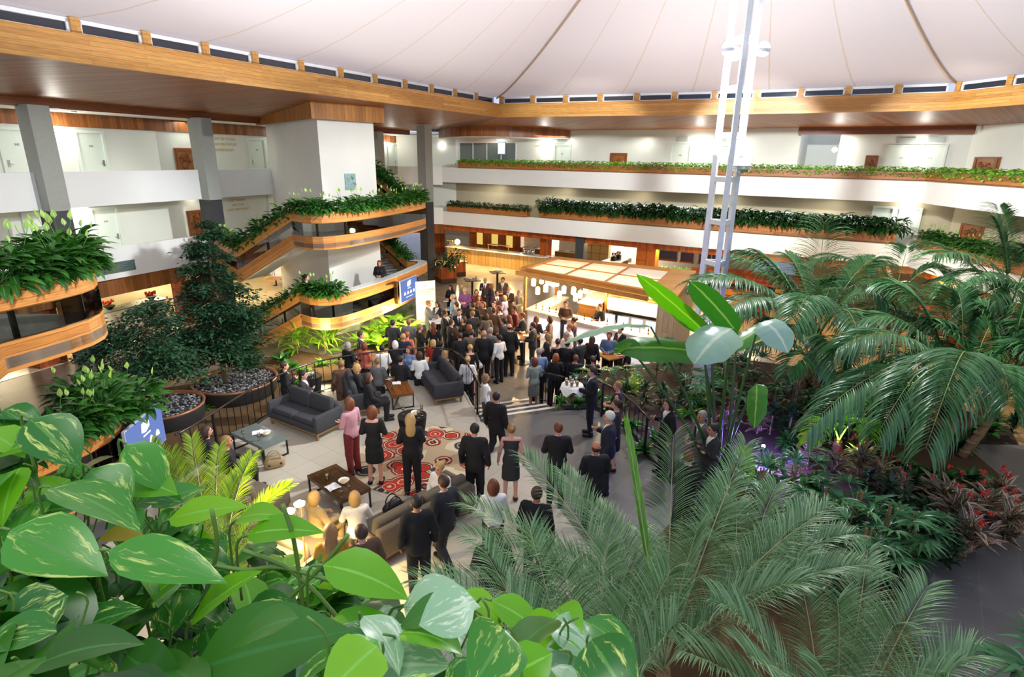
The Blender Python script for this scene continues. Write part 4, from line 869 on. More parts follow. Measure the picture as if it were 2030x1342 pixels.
p = at(846, 655, 0); e = empty('banner_stand', (p.x, p.y, .003), math.radians(28)); tag(e, 'tall white roll-up banner with gold print beside the stair', 'banner')
b = MB(); b.box((0, 0, .03), (.9, .25, .06)); b.build('base', CHROME, e)
b = MB(); b.box((0, 0, 1.1), (.86, .01, 2.1)); b.build('sheet', [M('banner_white', '#dfdad2', .6)], e)
b = MB(); b.prism([(-.43, -1.03), (.43, -1.03), (.43, -.55), (-.43, -.9)], -.001, .001); o = b.build('photo_strip', M('banner_photo', '#4f6a96', .6, var=.6, scale=6), e); o.rotation_euler = (PI / 2, 0, 0); o.location = (0, -.008, 1.1)
GP = M('gold_print', '#8f6f3c', .6)
text('CONSTITUTIONAL', e, (0, -.008, 1.78), .095, GP, RX, 'print'); text('EDUCATION', e, (0, -.008, 1.68), .085, GP, RX, 'print'); text('FUND', e, (0, -.008, 1.58), .07, GP, RX, 'print'); text('2013', e, (0, -.008, 1.36), .07, GP, RX, 'print'); text('CANBERRA', e, (0, -.008, 1.26), .13, GP, RX, 'print')
b = MB(); b.tube([(-.03, 0, 1.88), (0, 0, 1.98), (.03, 0, 1.88)], .008, 4); b.tube([(0, 0, 1.98), (0, 0, 2.03)], .006, 4); o = b.build('emblem', GP, e); o.location = (0, -.008, 0)
# ============================================================ bar pavilion
RQ = [V2(.3, 23.25), V2(5.5, 18.55), V2(7.5, 23.1), V2(1.95, 26.15)]     # front-left, front-right, back-right, back-left
def RP(u, v): return (RQ[0] * (1 - u) + RQ[1] * u) * (1 - v) + (RQ[3] * (1 - u) + RQ[2] * u) * v
e = empty('bar_pavilion', (0, 0, 0)); tag(e, 'timber framed bar pavilion with a translucent panelled roof', 'bar pavilion')
OKB = planks('pavilion_timber', '#cb8f45', '#b97d38', .16, 3.); 
def rq(m, u0, u1, v0, v1, z0, z1, mi=0): return m.prism([RP(u0, v0), RP(u1, v0), RP(u1, v1), RP(u0, v1)], z0, z1, mi)
for (u0, u1, v0, v1, nm) in ((0, 1, 0, .05, 'front'), (0, 1, .93, 1, 'rear'), (0, .035, .05, .93, 'left'), (.84, 1, .05, .93, 'right')):
    b = MB(); rq(b, u0, u1, v0, v1, 2.6, 2.82); b.build('roof_beam', OKB, e)
PANELM = leafm('roof_panel', '#fdf9f0', '#f8f2e6', .5, .5)
for i in range(3):
    for j in range(2):
        b = MB(); rq(b, .04 + .268 * i, .295 + .268 * i, .06 + .435 * j, .485 + .435 * j, 2.72, 2.74); b.build('roof_panel', PANELM, e)
b = MB()
for i in (1, 2): rq(b, .295 + .268 * (i - 1), .308 + .268 * (i - 1), .05, .93, 2.64, 2.78)
rq(b, .035, .84, .485, .495, 2.64, 2.78); b.build('roof_rafter', OKB, e)
b = MB(); [rq(b, .06 + .2 * k, .065 + .2 * k, -.1, 0, 2.62, 2.72) for k in range(4)]; rq(b, 0, .86, -.12, -.09, 2.58, 2.74); b.build('front_louvre', OKB, e)
for u, v in ((.03, .04), (.51, .48), (.03, .95), (.97, .95)):
    c = RP(u, v); b = MB(); b.box((c.x, c.y, 1.3), (.1, .1, 2.6), -.74); b.build('post', OKB, e)
# right end block and lit back wall with bottle shelf and fridges
b = MB(); rq(b, .9, 1, .0, 1, .0, 2.58); b.build('end_wall', planks('pale_end_boards', '#c9b190', '#bda484', .2, 4., vert=True), e)
b = MB(); rq(b, .5, .9, .55, .62, 0, 2.6); b.build('back_wall', M('bar_back_white', '#f4ead6', .4), e)
BW = lambda u: RP(u, .53)
bw = (BW(.9) - BW(.5)); bwr = math.atan2(bw.y, bw.x)
def bpart(u, z, d, name, mat, off=0.): p = BW(u); b = MB(); nn = V2(bw.y, -bw.x).normalized(); b.box((p.x + nn.x * off, p.y + nn.y * off, z), d, bwr); return b.build(name, mat, e)
bpart(.7, 1.9, (2.2, .3, .03), 'bottle_shelf', OKB, .15); bpart(.7, 2.36, (2.2, .3, .04), 'bottle_shelf', OKB, .15); bpart(.7, 1.55, (2.25, .32, .5), 'white_cabinet', M('lit_cabinet', '#fbf6ea', .3), .16)
bpart(.7, .62, (2.3, .5, 1.2), 'fridge_body', CHROME, .25)
for k in range(4): bpart(.565 + .09 * k, .62, (.46, .02, 1.1), 'fridge_door', glow('fridge_glow', '#e9f3ff', 1.1), .52)
R2 = random.Random(5); BM = [M('bottle_amber', '#8a4a12', .1), M('bottle_green', '#3b4f1e', .1), M('bottle_clear', '#d8cdb0', .1), M('bottle_gold', '#c08a24', .12), M('bottle_dark', '#2a1a12', .1)]
def bottleproto(m): e2 = empty('bottle'); b = MB(); b.lathe([(.036, 0), (.037, .18), (.03, .21), (.013, .24), (.013, .3)], n=8); b.build('glass', m, e2, True); b = MB(); b.lathe([(.038, .06), (.038, .14)], n=8, cap=False); b.build('paper_band', M('bottle_band', '#e9dfc8', .7), e2); b = MB(); b.lathe([(.015, .295), (.015, .32)], n=8); b.build('cap', BLACK, e2); return e2
bp = [bottleproto(m_) for m_ in BM]; nn = V2(bw.y, -bw.x).normalized(); used = set()
SH = ('amber', 'green', 'clear', 'gold', 'dark')
for k in range(26):
    j = R2.randrange(5); p = BW(.515 + .365 * k / 25) + nn * (.14 + R2.uniform(-.04, .06)); o = bp[j] if j not in used else dup(bp[j], (0, 0, 0)); used.add(j)
    o.location = (p.x, p.y, 1.917); s_ = R2.uniform(.85, 1.1); o.scale = (s_, s_, s_); tag(o, SH[j] + ' spirit bottle on the lit shelf of the bar', 'bottle', 'bottles on the lit bar shelf, ' + SH[j])
for k in range(16):
    j = (k * 3) % 5; p = BW(.55 + .28 * k / 15) + nn * .58; o = dup(bp[j], (p.x, p.y, .3 + .42 * (k % 2) - .29), 0); o.location.z = .003; o.location = (*(RP(.1 + .05 * k, .1)), 1.128); o.scale = (.8,) * 3; tag(o, SH[j] + ' bottle standing on the inner edge of the bar counter', 'bottle', 'bottles on the bar counter, ' + SH[j])
# counter: front run and left return
c = empty('bar_counter', (0, 0, 0)); tag(c, 'white stone topped bar counter with a glowing front', 'bar counter')
BTOP = M('bar_stone', '#efe6d4', .3, var=.06); BFR = M('bar_front_white', '#eef0f4', .35)
b = MB(); rq(b, .055, .885, .03, .13, .003, 1.06); b.build('front_panel', BFR, c); b = MB(); rq(b, .045, .885, -.01, .2, 1.06, 1.12); b.build('worktop', BTOP, c)
b = MB(); rq(b, .055, .13, .2, .85, .003, 1.06); b.build('side_panel', BFR, c); b = MB(); rq(b, .045, .15, .2, .87, 1.06, 1.12); b.build('worktop', BTOP, c)
c = empty('back_bar_unit', (0, 0, 0)); tag(c, 'timber island unit with framed glass doors inside the bar', 'cabinet'); b = MB(); rq(b, .36, .48, .3, .9, .003, 1.5); b.build('carcass', OKB, c); b = MB(); rq(b, .35, .49, .29, .9, 1.5, 1.55); b.build('worktop', BTOP, c)
for k in range(3): b = MB(); rq(b, .482, .487, .34 + .19 * k, .5 + .19 * k, .5, 1.4); b.build('door', M('unit_glass', '#b89a6c', .15), c)
# pendant lanterns
PLG = glow('lantern_glow', '#ffdf9a', 9)
def lantern(): e2 = empty('pendant_lantern'); b = MB(); b.lathe([(.02, .2), (.07, .17), (.1, .12), (.1, -.12), (.07, -.15)], n=14); b.build('lamp_shade', PLG, e2, True); b = MB(); b.tube([(0, 0, .2), (0, 0, .5)], .008, 5); b.build('cord', BLACK, e2); return e2
lp = lantern(); LL = [(1058, 560), (1074, 549), (1086, 556), (1097, 562), (1066, 577), (1104, 558), (1118, 575), (1109, 585), (1137, 577), (1150, 584), (1161, 574), (1141, 590), (1082, 572), (1092, 548)]
for k, (x, y) in enumerate(LL):
    v = .32 + .1 * ((k * 5) % 4); a_, b_ = RP(0, v), RP(1, v); p = onp(x, y, a_, b_)
    o = lp if k == 0 else dup(lp, (0, 0, 0)); o.location = (p.x, p.y, min(p.z, 2.08)); o.scale = (1, 1, max(.4, (2.6 - o.location.z) / .75)) if False else (1, 1, 1)
    tag(o, 'glowing glass lantern hanging in the bar', 'pendant lamp', 'lanterns hanging over the bar counter')
for u, v, pw in ((.2, .4, 150), (.42, .3, 110), (.7, .35, 150)): q = RP(u, v); light('POINT', (q.x, q.y, 2.0), pw, (1, .72, .34), .25)
q = RP(.7, .3); light('AREA', (q.x, q.y, 2.5), 60, (1, .88, .7), 1.6)
for k in range(3):
    q = RP(.2 + .28 * k, -.06); light('AREA', (q.x, q.y, 1.0), 16, (.95, .93, 1), 1.8, sy=.08, to=(q.x - .2, q.y - .25, 0), name='counter_strip')
p = RP(1.02, .45); e = empty('speaker', (p.x + .15, p.y - .15, 2.45)); tag(e, 'small black loudspeaker on the end of the bar pavilion', 'speaker'); b = MB(); b.ball((0, 0, 0), .15, 12, 8, sc=(1.2, 1, .9)); b.build('housing', BLACK, e, True); b = MB(); b.tube([(-.1, .05, 0), (-.28, .2, .02)], .02); b.build('bracket', BLACK, e)
# ============================================================ restaurant side behind the palms
REDC = M('red_chair', '#b5431d', .5); YLW = tiles('restaurant_floor', '#d9b27a', '#c99f66', .9, .9, '#b08a58', .3)
m = MB(); m.prism([(10.5, 31.5), (9.6, 18), (12, 14), (18, 13), (24, 20), (26, 33), (14, 36)], .002, .014); st(m.build('floor_restaurant', YLW), 'warm tan restaurant floor behind the palms', 'floor')
k = 0
for x, y, rz in ((11.3, 29.5, .2), (13.2, 28.0, .5), (15.4, 24.6, .2), (13.6, 21.5, .8), (17.4, 21.8, .3), (18.5, 25.0, .6), (11.6, 25.5, .4)):
    k += 1; wh = ('beyond the bar pavilion', 'under the rear parapet', 'behind the tall palms', 'glimpsed through the drooping frond', 'at the far right behind the palms', 'deep in the restaurant', 'behind the banana leaves')[k - 1]
    cafetable((x, y, .016), rz, 'dark restaurant table ' + wh, DKT)
    for j in range(3): a = rz + j * PI / 2 + .1; cafechair((x + .75 * math.sin(a), y + .75 * math.cos(a), .016), -a, ('orange' if k < 3 else 'red') + ' restaurant chair at the table ' + wh, ORC if k < 3 else REDC, 'chairs at the table ' + wh)
e = empty('banquette', (0, 0, .016)); tag(e, 'curved red timber banquette beside the cafe windows', 'banquette'); bb = [V2(10.6, 33.6), V2(12, 33.2), V2(13.5, 33.0), V2(15, 32.2), V2(16.3, 31.2)]
b = MB(); b.band(bb, 0, 1.05, -.15); b.build('back_panel', ORANGE, e); b = MB(); b.band(offs(bb, -.2), .35, .5, -.55); b.build('seat', REDC, e); b = MB(); b.band(offs(bb, -.3), 0.02, .34, -.3); b.build('seat_base', BLACK, e)
e = empty('counter_planter', (0, 0, .003)); tag(e, 'white topped planter box of bright leafy plants near the broad orange pier', 'planter'); p0, p1 = BQ(1308, .9), BQ(1365, 1.2)
b = MB(); b.band([p0, p1], 0, 1.0, .6); b.build('box', ORANGE, e); b = MB(); b.band([p0 - bn * .1, p1 - bn * .1], 1.0, 1.05, .16); b.build('rim', WHITEM, e)
PLANTER_C = (p0, p1)
# ============================================================ planting
UP = Vector((0, 0, 1))
def P_lance(t): return math.sin(PI * min(1, t) ** .75) ** .9 if 0 < t < 1 else 0
def P_heart(t): return (0, .62, .95, 1.0, .93, .78, .55, .28, 0)[round(t * 8)]
def P_strap(t): return min(1, t * 6, (1 - t) * 2.2)
def P_banana(t): return min(1, (t * 5) ** .6, ((1 - t) * 3.5) ** .6) if 0 < t < 1 else 0
def leaf(m, p, d, L, W, droop=.6, fold=.25, n=4, prof=P_lance, mi=0, roll=0., wave=0., up=UP):
    p = Vector(p); d = Vector(d).normalized(); rows = []; uvs = []
    s = d.cross(up); s = s.normalized() if s.length > 1e-3 else Vector((1, 0, 0))
    if roll: s = Matrix.Rotation(roll, 3, d) @ s
    q = Matrix.Rotation(-droop / n, 3, s)
    for i in range(n + 1):
        t = i / n; w = W * .5 * prof(t); nn = s.cross(d)
        e = nn * (fold * w); wv = nn * (wave * math.sin(t * 9)) if wave else Vector()
        rows.append([p - s * w + e + wv, p, p + s * w + e - wv]); uvs.append([(-1, t), (0, t), (1, t)])
        p = p + d * (L / n); d = (q @ d).normalized()
    m.loft(rows, mi, uvs=uvs); return p
def rdir(az, el): return Vector((math.cos(az) * math.cos(el), math.sin(az) * math.cos(el), math.sin(el)))
def stem(m, a, d, L, r, bend=.5, n=4, mi=0, k=5, taper=.6):
    d = Vector(d).normalized(); p = Vector(a); s = d.cross(UP); s = s.normalized() if s.length > 1e-3 else Vector((1, 0, 0)); q = Matrix.Rotation(-bend / n, 3, s); pts = [p.copy()]
    for i in range(n): p = p + d * (L / n); d = (q @ d).normalized(); pts.append(p.copy())
    m.tube(pts, [r * (1 - (1 - taper) * i / n) for i in range(n + 1)], k, mi); return p, d
LILY = leafm('lily_leaf', '#1f4a1c', '#3f7a2c', .3, .2, rib=('#5d9040', .06)); LILYD = leafm('dark_lily_leaf', '#143012', '#27521f', .5, .12, spec=.2); SPATHE = leafm('lily_spathe', '#e9f0d0', '#a9cf62', .5, .35)
STEMM = M('green_stem', '#4d7a33', .5)
LSTEM = leafm('lily_stem', '#3c6a28', '#4f8034', .5, .1)
def lily(seed, nleaf=46, L=.3, W=.1, mat=LILY, flowers=4, spread=1., droop=1.2, name='peace_lily', h=.28):
    R = random.Random(seed); e = empty(name); m = MB()
    for i in range(nleaf):
        az = R.uniform(0, 2 * PI); el = R.uniform(.35, 1.4); l = R.uniform(.6, 1.15) * h * (1.25 if el > .9 else 1)
        p, d = stem(m, (R.uniform(-.05, .05), R.uniform(-.05, .05), 0), rdir(az, el), l * spread, .005, .5, 2, 0, 3)
        leaf(m, p, d, L * R.uniform(.75, 1.15), W * R.uniform(.8, 1.15), droop * R.uniform(.5, 1.3), .25, 4, P_lance, 0, R.uniform(-.4, .4))
    m.build('foliage', [mat], e, True)
    for i in range(flowers):
        az = R.uniform(0, 2 * PI); f = MB(); p, d = stem(f, (0, 0, .05), rdir(az, R.uniform(1.0, 1.4)), h * R.uniform(1.7, 2.3), .005, .25, 3, 1, 4)
        leaf(f, p, rdir(az, 1.2), .13, .075, -.5, .6, 4, P_lance, 0); f.tube([p, p + Vector((0, 0, .07))], .009, 5, 0); f.build('flower', [SPATHE, LSTEM], e, True)
    return e
class Pool:
    def __init__(s, protos): s.p = protos; s.used = set(); s.i = 0
    def put(s, loc, rz, label, cat, group=None, sc=1., k=None, rot=None):
        k = s.i % len(s.p) if k is None else k; s.i += 1; pr = s.p[k]
        o = pr if k not in s.used else dup(pr, (0, 0, 0)); s.used.add(k); o.location = loc; o.rotation_euler = rot or (0, 0, rz); o.scale = (sc,) * 3
        return tag(o, label, cat, group)
    def clean(s):
        for k, pr in enumerate(s.p):
            if k not in s.used:
                for c in list(pr.children): bpy.data.objects.remove(c)
                bpy.data.objects.remove(pr)
LP = Pool([lily(k, 50, flowers=(3, 0, 1, 0)[k]) for k in range(4)]); LPD = Pool([lily(20 + k, 60, .34, .1, LILYD, 0, 1.1, 2.0, 'aspidistra', .3) for k in range(3)])
def along(path, z, step, off, pool, lab, cat, grp, sc=1., jit=.06, zj=0.):
    R = random.Random(len(lab))
    for x, y, dz, r in seg_pts(path, step):
        nx, ny = -math.sin(r), math.cos(r); o = off + R.uniform(-jit, jit)
        pool.put((x + nx * o, y + ny * o, z + dz + R.uniform(0, zj)), R.uniform(0, 6.3), lab, cat, grp, sc * R.uniform(.85, 1.15))
# stair planters
along(P2[1:12], 4.25 + .99, .2, .2, LP, 'peace lily in the packed trough along the upper stair landing', 'peace lily', 'peace lilies along the upper stair landing')
along(P2[11:-1], 4.25 + .99, .22, .2, LP, 'peace lily in the packed trough at the far bend of the upper stair landing', 'peace lily', 'peace lilies at the far bend of the upper landing')
along(P2[-2:], 4.25 + .99, .24, .2, LP, 'peace lily on the band climbing behind the tower to the top gallery', 'peace lily', 'peace lilies climbing to the top gallery')
along(P2[:2], 4.25 + .99, .3, .2, LP, 'peace lily on the low band beside the dark column', 'peace lily', 'peace lilies by the dark column', .9)
along(P1[:2], 1.42 + .99, .24, .2, LP, 'peace lily on the sloping band of the lower stair flight', 'peace lily', 'peace lilies on the lower flight', .85)
along(P1[1:6], 1.42 + .99, .17, .2, LP, 'peace lily clump spilling over the bend of the lower stair landing', 'peace lily', 'peace lilies on the bend of the lower landing', 1.05)
along(P1[-2:], 1.42 + .99, .24, .2, LP, 'peace lily on the band climbing behind the tower to the first floor', 'peace lily', 'peace lilies climbing to the first floor', .95)
along(P3[1:], 4.25 + .99, .15, .22, LP, 'large flowering peace lily in the curved trough at the left edge', 'peace lily', 'flowering peace lilies at the left edge', 1.2, .13)
along(P4[1:], 1.45 + .99, .2, .22, LP, 'glossy peace lily in the lower curved trough behind the ivy', 'peace lily', 'glossy peace lilies behind the ivy', 1.2, .13)
for k in range(9): LP.put((-8.5 + .16 * k, 10.2 + .1 * ((k * 3) % 4), 2.3), k, 'glossy peace lily in a pot beyond the lower curved trough', 'peace lily', 'potted peace lilies beyond the lower trough', 1.25)
# rear planters
BOXT = planks('planter_timber', '#b9783c', '#95592a', .15, 2.4)
def planterbox(path, z0, z1, w, lab):
    e = empty('planter_box', (0, 0, 0)); tag(e, lab, 'planter'); m = MB(); m.band(path, z0, z1, .04); m.build('front_board', BOXT, e)
    q = [tuple(p) for p in offs([V2(p[0], p[1]) for p in path], w)]; m = MB(); m.band(q, z0, z1, -.04); m.build('rear_board', BOXT, e)
    m = MB(); m.loft([[(p[0], p[1], z1 - .05) for p in path], [(p[0], p[1], z1 - .05) for p in q]], flip=True); m.build('soil', SOIL, e)
    m = MB(); [m.prism([path[i], path[i + 1], q[i + 1], q[i]], z0, z0 + .03) for i in range(len(path) - 1)]; m.build('base', BOXT, e)
pb = offs([Bp(.9), c0, Cp(20)], -.14); planterbox([tuple(p) for p in pb], 6.425, 6.78, .42, 'very long timber ivy planter on top of the rear upper parapet')
sB = lambda px, z: (onp(px, 420, b0, b1).xy - b0).dot(bd)
d0, d1 = sB(1064, 0), sB(1788, 0)
planterbox([tuple(Bp(d0, .25)), tuple(Bp(d1, .25))], 3.585, 4.08, .45, 'long timber planter with dark drooping leaves on the first floor parapet')
d2, d3 = sB(888, 0), sB(1046, 0); planterbox([tuple(Bp(d2, -.1)), tuple(Bp(d3, -.1))], 3.585, 3.98, .45, 'shorter timber planter of upright lilies at the left end of the rear first floor parapet')
cp0, cp1 = Cp(.4, -.1), Cp(9, -.1); planterbox([tuple(cp0), tuple(cp1)], 3.585, 3.98, .45, 'timber planter of flowering lilies far right on the first floor parapet')
along([tuple(Bp(d0 + .1, .45)), tuple(Bp(d1 + .1, .45))], 4.05, .27, 0, LPD, 'dark drooping aspidistra in the long first floor planter', 'aspidistra', 'dark aspidistras on the first floor', 1.35, .1)
along([tuple(Bp(d2, .1)), tuple(Bp(d3, .1))], 3.95, .3, 0, LPD, 'upright dark lily in the short planter at the left of the first floor', 'lily', 'dark lilies at the left of the first floor', .7)
along([tuple(Cp(.4, .1)), tuple(Cp(9, .1))], 3.95, .28, 0, LP, 'flowering peace lily in the far right first floor planter', 'peace lily', 'flowering lilies far right on the first floor', 1.0)
IVYS = leafm('ivy_leaf', '#5f9c30', '#abd457', .4, .3)
def ivyclump(seed):
    R = random.Random(seed); e = empty('ivy'); m = MB()
    for i in range(75):
        a = R.uniform(0, 2 * PI); x, y = R.uniform(-.32, .32), R.uniform(-.24, .2); z = R.uniform(.0, .2) if R.random() < .9 else -R.uniform(.03, .16)
        if z < 0: y = -.24 - R.uniform(0, .05)
        leaf(m, (x, y, z), rdir(R.uniform(-2.6, -.5), R.uniform(-.6, .7)), R.uniform(.09, .15), R.uniform(.08, .12), .6, .2, 3, P_lance, 0, R.uniform(-.5, .5))
    m.build('foliage', IVYS, e, True)
    m = MB(); [m.tube([(R.uniform(-.3, .3), -.1, 0), (R.uniform(-.3, .3), -.22, .08), (R.uniform(-.3, .3), -.27, -R.uniform(.05, .2))], .006, 4) for i in range(5)]; m.build('vine', STEMM, e); return e
IV = Pool([ivyclump(k) for k in range(5)])
for i, (x, y, dz, r) in enumerate(seg_pts([tuple(p) for p in pb], .42)): IV.put((x - math.sin(r) * .22, y + math.cos(r) * .26, 6.76), r, 'pale ivy clump trailing from the long planter of the top gallery', 'ivy', 'ivy along the top gallery planter', 1.05)
# ---- palms
def frond(m, base, tip, arch, n=44, LL=.55, lw=.034, mi=0, mr=1, r0=.022, drp=1.3, stalk=.3, R=RN, vee=.5, taper=.35, back=.5):
    """pinnate frond from base to tip; arch lifts the middle"""
    a, c = Vector(base), Vector(tip); b = (a + c) / 2 + Vector((0, 0, arch)); N = 12
    pt = lambda t: a * (1 - t) ** 2 + b * 2 * t * (1 - t) + c * t * t
    m.tube([pt(i / N) for i in range(N + 1)], [r0 * (1 - .85 * i / N) for i in range(N + 1)], 5, mr)
    for i in range(n):
        t = stalk + (1 - stalk) * (i + .5) / n; p = pt(t); d = (pt(min(1, t + .02)) - pt(t - .02)).normalized()
        s = d.cross(UP); s = s.normalized() if s.length > .05 else Vector((1, 0, 0)); up = s.cross(d)
        l = LL * (taper + (1 - taper) * math.sin(PI * (.12 + .82 * (i + .5) / n)) ** .8) * R.uniform(.92, 1.06)
        f = back + .5 * t
        for sg in (-1, 1):
            leaf(m, p, s * sg * (1 - .25 * t) + d * f + up * vee * R.uniform(.7, 1.2), l, lw, drp * R.uniform(.75, 1.25), .35, 4, P_strap, mi, R.uniform(-.25, .25))
KENT = leafm('kentia_leaf', '#2f5e36', '#568450', .32, .2); KRIB = M('kentia_rib', '#7f9a4c', .45)
KENTL = leafm('kentia_leaf_spotlit', '#4f8a20', '#7db03a', .35, .3)  # the spotlight's green is put into these brighter leaf colours
TRUNK = M('palm_trunk', '#9a7a4c', .9, var=.45, scale=14, bump=.5)
def palm(base, crown, tips, lab, mat=KENT, **k):
    e = empty('kentia_palm', base); tag(e, lab, 'palm'); B = Vector(base); C_ = Vector(crown) - B
    m = MB(); m.tube([(0, 0, 0), C_ * .5 + Vector((.04, 0, 0)), C_], [.11, .085, .06], 10)
    for q in range(5): m.lathe([(.1 - .008 * q, 0), (.125 - .008 * q, .03), (.1 - .008 * q, .07)], C_ * (.1 + .2 * q), 10)
    m.build('trunk', TRUNK, e, True)
    for i, tp in enumerate(tips):
        tip = Vector(tp[:3]) - B; m = MB(); frond(m, C_, tip, tp[3], R=random.Random(i + int(B.x * 10)), **k); m.build('frond', [mat, KRIB], e, True)
    return e
D = lambda px, py, Y, arch: (*deep(px, py, Y), arch)
PA = at(1590, 800, .65); kk = dict(n=58, LL=1.0, lw=.046, drp=1.25, vee=.12)
palm(PA, (PA.x, PA.y, 2.3), [D(1368, 560, 13.4, 1.6), D(1400, 640, 12.0, 1.9), D(1634, 440, 14.0, .2), D(1500, 500, 15.4, .9), D(1735, 510, 15.5, 1.0), D(1760, 600, 13.2, 1.9), D(1570, 650, 11.6, 2.1), D(1470, 500, 15.4, 1.1), D(1700, 660, 11.8, 1.6), D(1650, 560, 15.8, .8), D(1660, 740, 12.4, 1.2)],
     'tall kentia palm right behind the banana plant, one frond standing straight up', **kk)
PB = at(1862, 900, .65)
palm(PB, (PB.x + .15, PB.y, 1.6), [D(1600, 850, 9.8, 2.4), D(1835, 890, 8.4, 3.3), D(2000, 800, 9.2, 2.0), D(1690, 640, 12.2, 1.9), D(1970, 640, 12.4, 1.3), D(1760, 560, 13.0, 1.5), D(1660, 690, 11.0, 2.0), D(2030, 690, 11.5, 1.6), D(1740, 860, 9.0, 2.8), D(1900, 580, 13, 1.0)],
     'kentia palm with a stout pale trunk and a huge drooping yellowish frond', n=66, LL=1.1, lw=.044, drp=1.3, vee=.05)
PC = at(1905, 905, .65)
palm(PC, (PC.x + .5, PC.y, 1.8), [D(2040, 560, 12.0, 1.1), D(2050, 700, 10.8, 1.2), D(1940, 610, 12.4, .9), D(2090, 640, 11.6, 1.0), D(1830, 640, 12.6, .9), D(2060, 800, 10, 1.3)],
     'slender kentia palm beside the stout one, reaching to the right edge', n=48, LL=.8, lw=.042, drp=1.5)
palm((13.0, 19.0, .02), (13.0, 19.0, 2.4), [D(1600, 520, 19.0, 1.6), D(1720, 530, 18.6, 1.4), D(1870, 545, 18.5, 1.4), D(1800, 490, 20.0, 1.0), D(1930, 590, 17.8, 1.5), D(1660, 600, 17.0, 1.8), D(1770, 620, 16.6, 1.9), D(1560, 590, 18, 1.6)],
     'kentia palm standing farther back among the restaurant tables', n=50, LL=1.1, lw=.05, drp=1.2, vee=.15)
palm((13.8, 15.4, .02), (13.8, 15.4, 3.2), [D(1850, 505, 14.2, 1.2), D(1830, 480, 16.6, .8), D(1975, 440, 16.0, .6), D(2050, 500, 15.0, 1.0), D(1880, 580, 13.2, 1.6), D(2010, 620, 13.6, 1.5), D(1980, 410, 17.2, .6), D(1920, 640, 13, 1.9)],
     'tall kentia palm rising against the first floor lilies at the right', n=52, LL=1.0, lw=.046, drp=1.2, vee=.15)
palm((9.1, 16.3, .65), (9.1, 16.3, 2.0), [D(1385, 545, 16.4, 1.3), D(1450, 510, 17, 1.0), D(1560, 505, 17.4, .9), D(1660, 560, 16.0, 1.2), D(1470, 620, 14.6, 1.6), D(1600, 600, 15.4, 1.2), D(1530, 540, 17.6, .8)],
     'kentia palm close behind the mast with fronds crossing it', n=48, LL=.95, lw=.046, drp=1.2, vee=.15)
palm((11.0, 13.6, .65), (11.0, 13.6, 1.7), [D(1700, 620, 13.6, 1.5), D(1800, 660, 12.6, 1.7), D(1870, 600, 14.4, 1.2), D(1760, 740, 12.0, 1.8), D(1900, 740, 12.2, 1.6), D(1660, 760, 12.4, 1.5)],
     'kentia palm in the thick of the bed between the two largest palms', n=46, LL=.9, lw=.048, drp=1.5)
palm((8.4, 14.6, .6), (8.4, 14.6, 1.5), [D(1480, 690, 13.6, 1.2), D(1560, 740, 12.6, 1.2), D(1640, 690, 13.6, 1.1), D(1520, 640, 14.6, 1.0), D(1590, 650, 15.2, .8), D(1470, 620, 15.4, .9)],
     'shorter kentia palm low between the mast and the tall palm', n=44, LL=.8, lw=.045, drp=1.2, vee=.15)
palm((15.6, 12.9, .02), (15.6, 12.9, 2.4), [D(2040, 620, 12.6, 1.2), D(1950, 700, 12, 1.4), D(2060, 740, 11.6, 1.2), D(1980, 560, 13.6, .8), D(2080, 560, 13.0, .9)],
     'kentia palm half cut off by the right edge', n=44, LL=.8, lw=.045, drp=1.4)
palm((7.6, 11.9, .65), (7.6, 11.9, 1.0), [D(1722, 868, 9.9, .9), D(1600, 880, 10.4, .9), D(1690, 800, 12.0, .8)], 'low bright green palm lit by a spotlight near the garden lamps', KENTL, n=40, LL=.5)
# ---- feathery date palms in front
DATE = leafm('date_palm_leaf', '#446f3a', '#8cb07a', .35, .18); DRIB = M('date_rib', '#a9ad7e', .45)
def datepalm(base, crown, tips, lab, mat=DATE, name='date_palm', rib=DRIB, **k):
    e = empty(name, base); tag(e, lab, 'palm'); B = Vector(base); C_ = Vector(crown) - B
    m = MB(); m.tube([(0, 0, 0), C_ * .6, C_], [.1, .1, .07], 9); m.build('trunk', TRUNK, e, True)
    for i, tp in enumerate(tips):
        m = MB(); frond(m, C_, Vector(tp[:3]) - B, tp[3], R=random.Random(i * 7 + 1), **k); m.build('frond', [mat, rib], e, True)
    return e
SPEARM = leafm('spear_leaf', '#5f9a2c', '#8fc048', .4, .3)
kw = dict(n=92, LL=.46, lw=.0125, drp=.9, stalk=.12, vee=.55, r0=.014, taper=.45, back=.7)
DP = datepalm((1.75, 4.7, .62), (1.7, 4.8, 1.9), [D(925, 1000, 5.6, .5), D(925, 1062, 5.2, .5), D(1040, 905, 6.4, .45), D(1115, 935, 6.6, .4), D(1335, 862, 6.2, .1), D(1450, 955, 5.8, .3), D(825, 1150, 4.7, .55), D(930, 1215, 4.2, .45),
    D(1640, 1010, 5.6, .5), D(1700, 1120, 5.0, .6), D(1480, 880, 6.8, .4), D(1180, 1000, 6.6, .5), D(1060, 1080, 5.6, .6), D(1380, 1060, 4.6, .6), D(1000, 1290, 3.7, .4), D(1270, 1050, 6.4, .4), D(1580, 1160, 4.3, .6)],
    'large feathery date palm filling the front centre, one new spear upright', **kw)
m = MB(); frond(m, Vector((-.05, .1, 1.28)), Vector(deep(1243, 845, 6.0)) - DP.location, .05, n=70, LL=.34, lw=.016, drp=-.1, stalk=.3, r0=.018, vee=.1, taper=.4, back=4.5); m.build('new_spear', [SPEARM, DRIB], DP, True)
